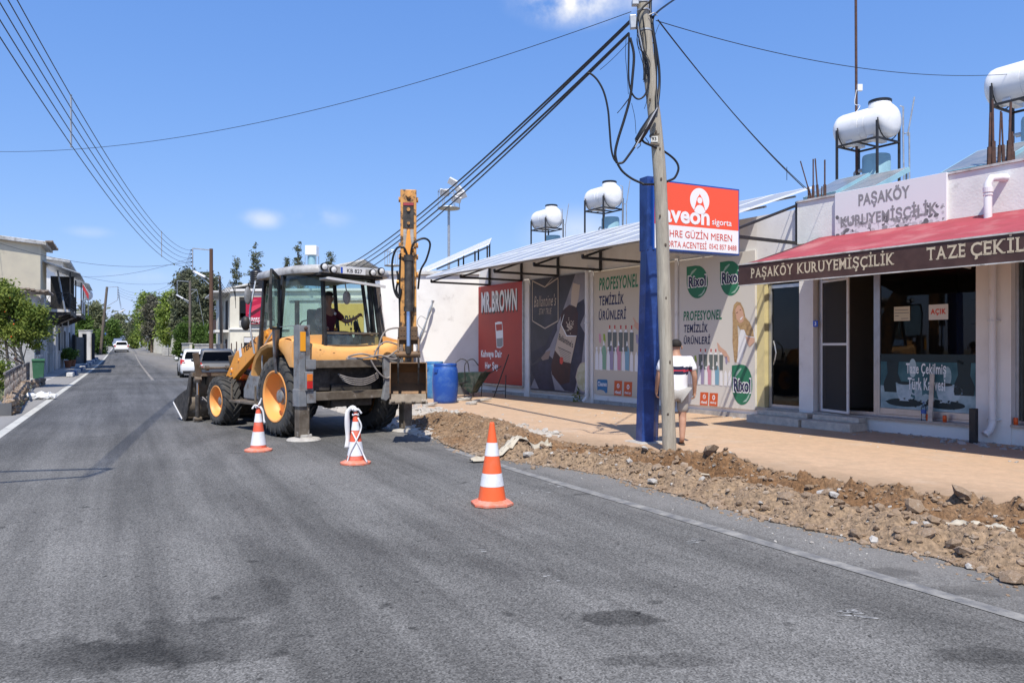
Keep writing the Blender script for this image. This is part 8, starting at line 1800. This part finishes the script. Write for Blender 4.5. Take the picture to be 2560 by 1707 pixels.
# wheelie bin
g = G(96, 948); o = empty('wheelie_bin', (g.x, g.y, 0), radians(30), 'green wheeled rubbish bin on the left pavement', 'bin')
mb = MB(); mb.add([(-.22, -.24, .04), (.22, -.24, .04), (.22, .24, .04), (-.22, .24, .04), (-.27, -.30, .92), (.27, -.30, .92), (.27, .30, .92), (-.27, .30, .92)], [(3, 2, 1, 0), (4, 5, 6, 7), (0, 1, 5, 4), (1, 2, 6, 5), (2, 3, 7, 6), (3, 0, 4, 7)]); mb.build('body', 'bin_green', o, bev=.02)
mb = MB(); mb.prism([(-.34, .92), (.34, .95), (.30, 1.02), (-.1, 1.04), (-.34, .98)], lambda y, z: (-.29, y, z), (.58, 0, 0)); mb.build('lid', 'bin_green', o, bev=.015)
for x in (-.2, .2): mb = MB(); mb.cyl((x - .03, .28, .1), (x + .03, .28, .1), .1, 12); mb.build('wheel', 'rubber', o)
# plastic bags
mb = MB(); rk = random.Random(2); g = G(76, 1000)
for k in range(9):
    c = Vector((rk.uniform(-.5, .5), rk.uniform(-.2, .2), .10)); vs = len(mb.v); mb.ell(c, (rk.uniform(.15, .28), rk.uniform(.12, .2), rk.uniform(.07, .15)), 12, 8)
    for i in range(vs, len(mb.v)): p = Vector(mb.v[i]); n3 = noise.noise(p * 9 + Vector((k, 0, 0))); mb.v[i] = tuple(p + (p - c) * n3 * .5)
mb.build('plastic_bags', 'plastic_bag', None, loc=(g.x, g.y, 0), label='crumpled pile of clear white plastic bags beside the left road line', cat='plastic bags')
# low stone wall and wire fence at the left edge
def stonewall(p0, p1, z1, lb, seed):
    p0, p1 = Vector(p0), Vector(p1); L_ = (p1 - p0).length; o = empty('stone_wall', p0, atan2(p1.y - p0.y, p1.x - p0.x), lb, 'wall'); rk_ = random.Random(seed); me = None
    mb = MB(); mb.b2(0, L_, -.14, .14, -.1, z1 - .12); mb.build('core', 'gate_grey', o)
    rows = 2; n_ = int(L_ / .30)
    for r_ in range(rows):
        for i in range(n_):
            if me is None: mb = MB(); mb.rock((0, 0, 0), .19, rk_, .8); ob = mb.build('stone', 'stone', o); me = ob.data
            else: ob = link('stone', me, o)
            ob.location = (.15 + i * .30 + (.15 if r_ else 0), -.10 + rk_.uniform(-.04, .04), .08 + r_ * z1 * .5); ob.rotation_euler = (rk_.uniform(-.5, .5), rk_.uniform(-.5, .5), rk_.uniform(0, 6)); ob.scale = (rk_.uniform(.8, 1.15),) * 3
    return o
fa = G(54, 983); fb_ = Vector((-11.9, 18.0, 0)); stonewall(fb_, fa, .42, 'low rough stone kerb wall under the wire fence at the left edge', 3)
fc = Vector((fa.x - 2.0, 30.3, 0)); stonewall(Vector((-18.35, 28.7, 0)), Vector((-19.8, 32.2, 0)), .34, 'short stone kerb wall beyond the fence post', 4)
o = empty('wire_fence', fb_, atan2(fa.y - fb_.y, fa.x - fb_.x), 'rusty wire mesh fence with slanting rail in front of the citrus tree', 'fence'); L_ = (fa - fb_).length
def post(x, z1, nm='post'): mb = MB(); mb.beam((x, 0, .1), (x, 0, z1), .06); mb.build(nm, 'fence_metal', o)
for x in (L_ - .03, L_ - 1.9, L_ - 4.0, L_ - 6.2, L_ - 8.4): post(x, 1.05 if x > L_ - 1 else .98)
mb = MB(); mb.beam((0, 0, 1.0), (L_, 0, 1.03), .045); mb.beam((0, 0, .30), (L_, 0, .32), .03); mb.build('rail', 'fence_metal', o); mb = MB(); mb.beam((L_ - 6, -.03, 1.3), (L_, -.03, 1.06), .05); mb.build('rail', 'rust', o)
mb = MB(); nn = int(L_ / .2)
for i in range(nn): x = i * .2; mb.beam((x, 0, .32), (min(L_, x + .34), 0, 1.0), .006); mb.beam((x + .3, 0, .32), (x, 0, 1.0), .006)
mb.build('wire_mesh', 'fence_metal', o, kind='stuff')
p_ = Vector((fa.x - .35, fa.y + .6, 0)); o = empty('wire_fence', p_, radians(120), 'second short mesh fence panel returning towards the green bin', 'fence'); L_ = 5.2
for x in (0, L_): post(x, 1.0)
mb = MB(); mb.beam((0, 0, .98), (L_, 0, .98), .045); mb.beam((0, 0, .3), (L_, 0, .3), .03); mb.build('rail', 'fence_metal', o)
mb = MB()
for i in range(25): x = i * .2; mb.beam((x, 0, .3), (x + .3, 0, .97), .007); mb.beam((x + .3, 0, .3), (x, 0, .97), .007)
mb.build('wire_mesh', 'fence_metal', o, kind='stuff')
q = FW(FP(1452), .12, .05); n = 36; rg = np.random.default_rng(4); P_ = np.stack([q.x + rg.normal(0, .06, n), q.y + rg.normal(0, .06, n), q.z + rg.uniform(0, .42, n)], axis=1); leafmesh('weed', P_, np.full(n, .028), 'leaf_citrus', None, 8, 0, 3.0); tag(bpy.data.objects['weed'], 'thin green weed growing beside the white drain pipe foot', 'weed')
# dry weeds behind the fence
rg = np.random.default_rng(9); n = 1500; t = rg.uniform(0, 1, n); P_ = np.stack([fb_.x + (fa.x - fb_.x) * t - rg.uniform(.2, 1.4, n), fb_.y + (fa.y - fb_.y) * t + rg.uniform(0, 1, n), rg.uniform(.05, .35, n)], axis=1); leafmesh('dry_weeds', P_, np.full(n, .05), 'leaf_olive', None, 3); tag(bpy.data.objects['dry_weeds'], 'dry weeds and leaf litter behind the low stone wall', 'weeds', kind='stuff')
# ---------------------------------------------------------------- market house behind the cars
mh = empty('market_house', (X_(575, 54), 54, 0), 0, 'cream two storey market house with a black tank and a red sign', 'building')
WM = 9.4
mb = MB(); mb.prism([(0, 0), (WM, -.6), (WM, 9), (-4.9, 10.2)], lambda x, y: (x, y, -.2), (0, 0, 5.75)); mb.build('wall', 'market_wall', mh)
mb = MB(); mb.prism([(-.15, -.2), (WM + .1, -.8), (WM + .1, 9.2), (-5.1, 10.3)], lambda x, y: (x, y, 5.55), (0, 0, .16)); mb.prism([(-.05, -.1), (WM, -.7), (WM, -.55), (0, .02)], lambda x, y: (x, y, 2.86), (0, 0, .10)); mb.build('cornice', 'white_wall', mh)
mb = MB(); mb.prism([(-5.6, 10.4), (-.6, .8), (WM, .2), (WM, 9.6)], lambda x, y: (x, y, 5.75 + .20 * max(0, x + .6)), (0, 0, .10)); mb.build('roof', 'roof_edge', mh)
fr_ = lambda x: -.064 * x      # the front wall runs slightly towards the camera
def mrect(name, mat, x0, x1, z0, z1, d0, d1, parent=mh): mb = MB(); mb.prism([(x0, fr_(x0) - d1), (x1, fr_(x1) - d1), (x1, fr_(x1) - d0), (x0, fr_(x0) - d0)], lambda x, y: (x, y, z0), (0, 0, z1 - z0)); return mb.build(name, mat, parent)
mrect('loggia_opening', 'dark_inside', .68, 3.2, 3.15, 5.15, .0, .03); mrect('loggia_parapet', 'old_white', .68, 3.2, 3.15, 3.5, .03, .10); mrect('window', 'house_glass', .75, 1.4, 3.7, 4.9, .031, .05)
mrect('shop_opening', 'dark_inside', 1.0, 6.5, .0, 2.35, .0, .03)
for x in (1.3, 1.75, 3.2, 5.0): mrect('mullion', 'alu_white', x, x + .08, 0, 2.0, .031, .07)
mrect('shop_shutter', 'alu_white', 1.05, 6.45, 1.95, 2.3, .032, .12)
for i in range(4):
    for j in range(5): mrect('lattice_block', 'house_glass', 4.55 + i * .22 + (.35 if i > 1 else 0), 4.55 + i * .22 + .16 + (.35 if i > 1 else 0), 3.6 + j * .26, 3.6 + j * .26 + .18, .002, .02)
# street side of the house, seen along the road
mb = MB(); d_ = Vector((-4.9, 10.2, 0)).normalized(); nn_ = Vector((-d_.y, d_.x, 0)) ; nn_ = nn_ if nn_.x < 0 else -nn_
def srect(name, mat, a, c, z0, z1, o0, o1):
    mb = MB(); p = [d_ * a + nn_ * o0, d_ * c + nn_ * o0, d_ * c + nn_ * o1, d_ * a + nn_ * o1]; mb.prism([(q.x, q.y) for q in p], lambda x, y: (x, y, z0), (0, 0, z1 - z0)); return mb.build(name, mat, mh)
srect('side_balcony_slab', 'white_wall', 1, 7, 2.7, 2.86, .0, .9); srect('side_doorway', 'dark_inside', 1.5, 3.0, 2.9, 5.0, .001, .03); srect('side_doorway', 'dark_inside', 2.0, 3.2, 0, 2.2, .001, .03); srect('side_doorway', 'gate_grey', 5.0, 6.0, 0, 2.2, .001, .03)
srect('curtain', 'sign_white', 4.6, 6.6, 3.0, 5.2, .80, .84); srect('curtain', 'sign_white', .6, 1.2, 3.9, 5.3, .6, .64); srect('side_balcony_rail', 'rust', 1, 4.4, 2.9, 3.6, .84, .87)
srect('side_eave', 'old_white', -.2, 8, 5.45, 5.56, .0, 1.1)
# sign
q = Vector((1.25, fr_(1.25) - .22, 3.25)); o = empty('market_sign', Vector((X_(575, 54), 54, 0)) + q, -.064, 'crimson market sign with white lettering on the cream house', 'sign')
mb = MB(); mb.b2(0, 1.42, -.08, 0, 0, 1.85); mb.build('board', 'market_red', o)
mb = MB(); mb.poly([(.12, -.082, .72), (.5, -.082, 1.25), (1.2, -.082, 1.45), (1.05, -.082, .95), (.5, -.082, .62)]); mb.poly([(.1, -.082, 1.55), (.6, -.082, 1.72), (.9, -.082, 1.66), (.3, -.082, 1.48)]); mb.build('print_shape', 'market_red2', o, kind='stuff')
mb = MB(); mb.poly([(.1, -.084, .60), (.55, -.084, .9), (1.2, -.084, 1.28), (1.25, -.084, 1.1), (.6, -.084, .66), (.3, -.084, .52)]); mb.build('print_shade', 'market_dark', o)
mb = MB(); text_into(mb, 'MESARYA', .10, 1.18, .27, .45, lambda u, v: (u, -.086, v), .03); text_into(mb, 'MARKET', .16, 1.10, .04, .22, lambda u, v: (u, -.086, v), .03); mb.build('lettering', 'lt_white', o)
mb = MB(); mb.b2(1.28, 1.38, -.085, -.08, .05, .85); mb.build('white_bar', 'lt_white', o)
# black ribbed tank on the roof
q = Vector((X_(633, 53.5), 54.2, 5.78)); o = empty('roof_tank', q, 0, 'black ribbed plastic water tank on the market roof', 'water tank'); mb = MB(); prof = [(0, 0), (.42, 0)]
for i in range(8): z = .04 + i * .14; prof += [(.42, z), (.44, z + .03), (.44, z + .08), (.42, z + .11)]
prof += [(.40, 1.2), (.25, 1.28), (.16, 1.29), (.16, 1.36), (0, 1.37)]; mb.lathe(prof, 24); mb.build('body', 'tank_black', o, smooth=.5)
q = Vector((X_(780, 56), 56, 5.7)); o = empty('roof_tank', q, 0, 'white boxy water tank on a teal cylinder above the cab', 'water tank'); mb = MB(); mb.b2(-.42, .42, -.4, .4, 2.6, 3.3); mb.build('body', 'tank_white', o, bev=.05); mb = MB(); mb.cyl((0, 0, 1.3), (0, 0, 2.58), .3, 18); mb.build('boiler', 'boiler_blue', o, smooth=.7); mb = MB(); [mb.beam((x, y, 0), (x, y, 2.6), .04) for x in (-.4, .4) for y in (-.38, .38)]; mb.build('stand', 'galv', o)
# thin dark pole with cables at the house corner
z0 = 0; o = empty('service_pole', (X_(553, 51), 51, 0), 0, 'thin dark pole wrapped in cables at the corner of the market house', 'utility pole'); cyl_obj('shaft', o, (0.1, 0, 0), (-.1, 0, 6.35), .11, 'pole_old', .08); cyl_obj('cable_guard', o, (.03, -.12, 2.0), (-.05, -.12, 5.6), .07, 'black_plastic')
for k in range(4): mb = MB(); mb.tube(catmull([(-.1, -.1, 6.2 - .1 * k), (.3, -.1, 5.5 - .2 * k), (.6 + .1 * k, -.1, 5.9), (1.0, -.1, 5.1 - .3 * k)], 5), .018, 5); mb.build('cable', 'cable', o)
for k in range(4): x = X_(566 + k * 14, 52); o = empty('iron_bar', (x, 52 - k * .1, 0), 0, ['first', 'second', 'third', 'fourth'][k] + ' thin iron bar from the left standing by the block wall', 'bar', 'iron bars by the block wall'); cyl_obj('bar', o, (0, 0, 0), (0, 0, 2.0 - .1 * (k % 2)), .035, 'rust')
# yellow-fronted shop seen through the cab
o = empty('yellow_shop', (X_(700, 47), 49, 0), 0, 'pale shop front with a yellow board seen through the cab', 'building'); W_ = X_(962, 47) - X_(700, 47); mb = MB(); mb.b2(0, W_, 0, 5, -.2, 4.6); mb.build('wall', 'market_wall', o)
mb = MB(); mb.b2(-.05, W_ + .05, -.1, 5.1, 4.6, 4.75); mb.build('roof_edge', 'roof_edge', o)
x0 = X_(828, 48.8) - X_(700, 47); x1 = X_(908, 48.8) - X_(700, 47); mk('board_yellow', (.70, .48, .12), .5)
mb = MB(); mb.b2(x0, x1, -.10, -.001, 2.6, 4.4); mb.build('yellow_board', 'board_yellow', o); mb = MB(); text_into(mb, 'RVA', x0 + .85, x1 - .28, 3.0, 3.65, lambda u, v: (u, -.104, v), .03); mb.build('lettering', 'lt_black', o)
mb = MB(); mb.b2(x0 - 2.0, x0 - .3, -.02, -.001, .2, 2.2); mb.b2(x0 + .3, x0 + 1.6, -.02, -.001, .2, 2.2); mb.build('dark_glass', 'house_glass', o)
# ---------------------------------------------------------------- cars
def car(name, X, Y, hd, paint, label, suv=False, plate=None, oncoming=False, L_=3.95, W_=1.70, Hh=1.50):
    # y from the rear bumper (0) to the nose (L_), heading hd
    o = empty(name, (X, Y, ez(Y)), hd, label, 'car'); w = W_ / 2; k = Hh / 1.5
    def loft(name_, st, mat, n2=None, cap=True, bev=None):
        mb = MB(); vs = []; m_ = None
        for ring in st: vs += ring; m_ = len(ring)
        n_ = len(st); fs = [(i * m_ + j, i * m_ + (j + 1) % m_, (i + 1) * m_ + (j + 1) % m_, (i + 1) * m_ + j) for i in range(n_ - 1) for j in range(m_)]
        if cap: fs += [tuple(range(m_))[::-1], tuple(range((n_ - 1) * m_, n_ * m_))]
        mb.add(vs, fs); return mb.build(name_, mat, o, smooth=radians(38))
    def ring(y, hw, zb, zm, zt_, tw):     # lower body section
        return [(-hw * .90, y, zb), (-hw * .99, y, zb + .12), (-hw, y, zm), (-tw, y, zt_), (-tw * .5, y, zt_ + .015), (tw * .5, y, zt_ + .015), (tw, y, zt_), (hw, y, zm), (hw * .99, y, zb + .12), (hw * .90, y, zb)]
    belt = .93 * k
    st = [ring(-.02, w * .86, .36, .55, .66, w * .82), ring(.04, w * .95, .24, .62, .74, w * .92), ring(.16, w, .20, .64, belt, w * .93), ring(.6, w, .18, .66, belt + .02, w * .95), ring(2.4, w, .18, .66, belt, w * .95), ring(3.0, w * .99, .18, .64, belt - .04, w * .90), ring(L_ - .45, w * .95, .20, .58, .76, w * .82), ring(L_ - .1, w * .86, .24, .5, .62, w * .72), ring(L_, w * .72, .3, .45, .52, w * .6)]
    loft('body', st, paint)
    def gr(y, hw, z0_, zt_, tw): return [(-hw, y, z0_), (-(hw + tw) / 2, y, (z0_ + zt_) / 2), (-tw, y, zt_ - .04), (-tw * .85, y, zt_), (tw * .85, y, zt_), (tw, y, zt_ - .04), ((hw + tw) / 2, y, (z0_ + zt_) / 2), (hw, y, z0_)]
    loft('cabin', [gr(.12, w * .90, belt - .02, belt + .02, w * .86), gr(.22, w * .91, belt - .02, Hh * .80, w * .80), gr(.40, w * .92, belt - .02, Hh * .965, w * .74), gr(.8, w * .92, belt - .02, Hh, w * .73), gr(1.7, w * .92, belt - .02, Hh, w * .73), gr(2.25, w * .91, belt - .02, Hh * .93, w * .70), gr(3.0, w * .86, belt - .05, belt, w * .80)], paint)
    mb = MB(); mb.add([(-w * .76, .112, belt + .06), (w * .76, .112, belt + .06), (w * .72, .205, Hh * .80), (-w * .72, .205, Hh * .80), (w * .64, .318, Hh * .91), (-w * .64, .318, Hh * .91)], [(0, 1, 2, 3), (3, 2, 4, 5)]); mb.build('rear_window', 'car_glass', o)
    for s_ in (-1, 1):
        mb = MB(); X2 = lambda z: s_ * (w * .925 - (z - belt) / (Hh - belt) * w * .175 + .008)
        P_ = [(.42, belt + .05), (2.75, belt + .03), (2.2, Hh * .90), (1.7, Hh * .93), (.8, Hh * .93), (.5, Hh * .86)]; mb.poly([(X2(z), y, z) for y, z in P_]); mb.build('side_window', 'car_glass', o)
        mb = MB(); mb.ell((s_ * (w + .08), 2.55, belt + .05), (.10, .05, .075), 10, 8); mb.build('mirror', paint if not oncoming else 'black_plastic', o, smooth=1)
        t_ = empty('tail_light', (s_ * w * .86, .03, .80 * k)); t_.parent = o
        mb = MB(); mb.prism([(-s_ * .16, -.10), (s_ * .10, -.12), (s_ * .125, .02), (s_ * .10, .17), (-s_ * .06, .12)], lambda x, z: (x, -.02 + .35 * max(0, s_ * x) + .10 * max(0, z), z), (0, .10, 0)); mb.build('lens', 'lamp_red', t_, bev=.01)
        mb = MB(); mb.b2(min(-s_ * .12, s_ * .02), max(-s_ * .12, s_ * .02), -.026, -.0, -.02, .04); mb.build('clear_lens', 'lamp_glass', t_)
        mb = MB(); mb.prism([(0, 0), (s_ * .22, .02), (s_ * .2, .12), (s_ * .04, .10)], lambda x, z: (x + s_ * w * .50, L_ - .10, z + .52), (0, .04, 0)); mb.build('headlight', 'lamp_glass', o)
        for y in (.72, L_ - .78):
            wh_ = empty('wheel', (s_ * (w - .10), y, .31)); wh_.parent = o; R_ = Matrix.Rotation(radians(90), 3, 'Y'); mb = MB(); mb.lathe([(.18, -.10), (.29, -.10), (.31, -.07), (.31, .07), (.29, .10), (.18, .10)], 22, R_); mb.build('tyre', 'rubber', wh_, smooth=.7); mb = MB(); mb.lathe([(0, .085 * s_), (.1, .09 * s_), (.19, .07 * s_), (.19, -.07 * s_)], 16, R_); mb.build('rim', 'alu', wh_)
            mb = MB(); mb.prism(circle_pts(y, .33, .36, n=18, a0=0, a1=pi) , lambda a, z: (s_ * (w + .003) - s_ * .0, a, z), (-s_ * .02, 0, 0)); mb.build('wheel_arch', 'lt_black', o)
    mb = MB(); mb.b2(-w * .86, w * .86, -.045, .0, .24, .36); mb.build('bumper_insert', 'black_plastic', o, bev=.01)
    if plate:
        mb = MB(); mb.b2(-.26, .26, -.06, -.03, .60 * k, .60 * k + .12); mb.build('number_plate', 'plate_white', o); mb = MB(); mb.b2(-.262, -.21, -.062, -.058, .602 * k, .60 * k + .118); mb.build('plate_band', 'plate_blue', o)
        mb = MB(); text_into(mb, plate, -.17, .22, .60 * k + .025, .60 * k + .095, lambda u, v: (u, -.063, v), 0); mb.build('lettering', 'lt_black', o)
    mb = MB(); mb.beam((-.1, .12, belt + .07), (.28, .20, belt + .20), .02); mb.build('wiper', 'lt_black', o)
    mb = MB(); mb.beam((0, .75, Hh), (0, .60, Hh + .14), .012); mb.build('aerial', 'lt_black', o)
    return o
car('parked_car', X_(545, 33), 33.0, radians(24), 'car_grey', 'dark grey hatchback standing nearest behind the loader bucket', plate='', L_=4.0, W_=1.68, Hh=1.53)
car('parked_car', -16.35, 40.0, radians(26), 'car_white', 'white hatchback standing in front of the dark grey one', Hh=1.48)
car('driving_car', X_(304, 110), 110, radians(27), 'car_white', 'white car driving away down the street', W_=1.85, Hh=1.60, L_=4.4)
c_ = car('driving_car', X_(287, 137) - 1.5, 141, radians(207), 'car_silver', 'silver car just beyond the white one on the street', W_=1.8, Hh=1.6, oncoming=True)
c_ = car('parked_car', X_(327, 140), 142, radians(207), 'car_white', 'small white car coming the other way in the far distance', W_=1.7, Hh=1.5, oncoming=True)
# far walker in a blue shirt
fw = empty('person', (X_(445, 88), 88, ez(88)), radians(20), 'walker in a blue shirt and pale trousers on the far right pavement', 'person')
J2 = {k: v for k, v in J.items() if not (k[1:].startswith('f') or k[1:2] == 't' and k[1:] in ('t0', 't1', 't2') or 'palm' in k)}
J2 = dict(pel=(0, 0, .92), bel=(0, 0, 1.08), che=(0, 0, 1.3), nk=(0, .0, 1.48), hd=(0, .02, 1.6), crown=(0, .02, 1.68), hL=(-.09, 0, .85), kL=(-.10, .08, .48), aL=(-.09, .0, .08), tL=(-.09, .15, .04), hR=(.09, 0, .85), kR=(.10, -.02, .48), aR=(.11, -.14, .10), tR=(.11, .0, .04), sL=(-.2, 0, 1.4), eL=(-.26, .0, 1.12), wL=(-.24, .14, .92), xL=(-.24, .18, .82), sR=(.2, 0, 1.4), eR=(.26, -.04, 1.12), wR=(.25, .02, .88), xR=(.25, .04, .79))
R2 = dict(pel=(.15, .12), bel=(.14, .11), che=(.16, .11), nk=.055, hd=(.08, .09), crown=.06, hL=.09, kL=.06, aL=.04, tL=.035, hR=.09, kR=.06, aR=.04, tR=.035, sL=.06, eL=.042, wL=.03, xL=.035, sR=.06, eR=.042, wR=.03, xR=.035)
E2 = [('pel', 'bel'), ('bel', 'che'), ('che', 'nk'), ('nk', 'hd'), ('hd', 'crown'), ('pel', 'hL'), ('hL', 'kL'), ('kL', 'aL'), ('aL', 'tL'), ('pel', 'hR'), ('hR', 'kR'), ('kR', 'aR'), ('aR', 'tR'), ('che', 'sL'), ('sL', 'eL'), ('eL', 'wL'), ('wL', 'xL'), ('che', 'sR'), ('sR', 'eR'), ('eR', 'wR'), ('wR', 'xR')]
skinfig('body', J2, E2, R2, 'skin', fw, sub=1); skinfig('shirt', *sub(['pel', 'bel', 'che', 'sL', 'sR', 'eL', 'eR'], J2, E2, R2), 'blue_shirt', fw, sub=1); skinfig('trousers', *sub(['pel', 'hL', 'kL', 'aL', 'hR', 'kR', 'aR'], J2, E2, R2), 'shorts', fw, sub=1)
mb = MB(); mb.ell((0, .0, 1.66), (.09, .10, .08), 10, 8); mb.build('hair', 'letter_grey', fw, smooth=1)
# white kerb blocks on the far right
for k in range(9):
    Y = 72 + k * 4.6; o = empty('kerb_block', (5.9 - .505 * Y, Y, ez(Y)), LA, 'white painted kerb block on the right of the far road', 'kerb block', 'white kerb blocks on the far right'); mb = MB(); mb.b2(-1.3, 1.3, -.15, .15, 0, .26); mb.build('block', 'kerb_white', o)
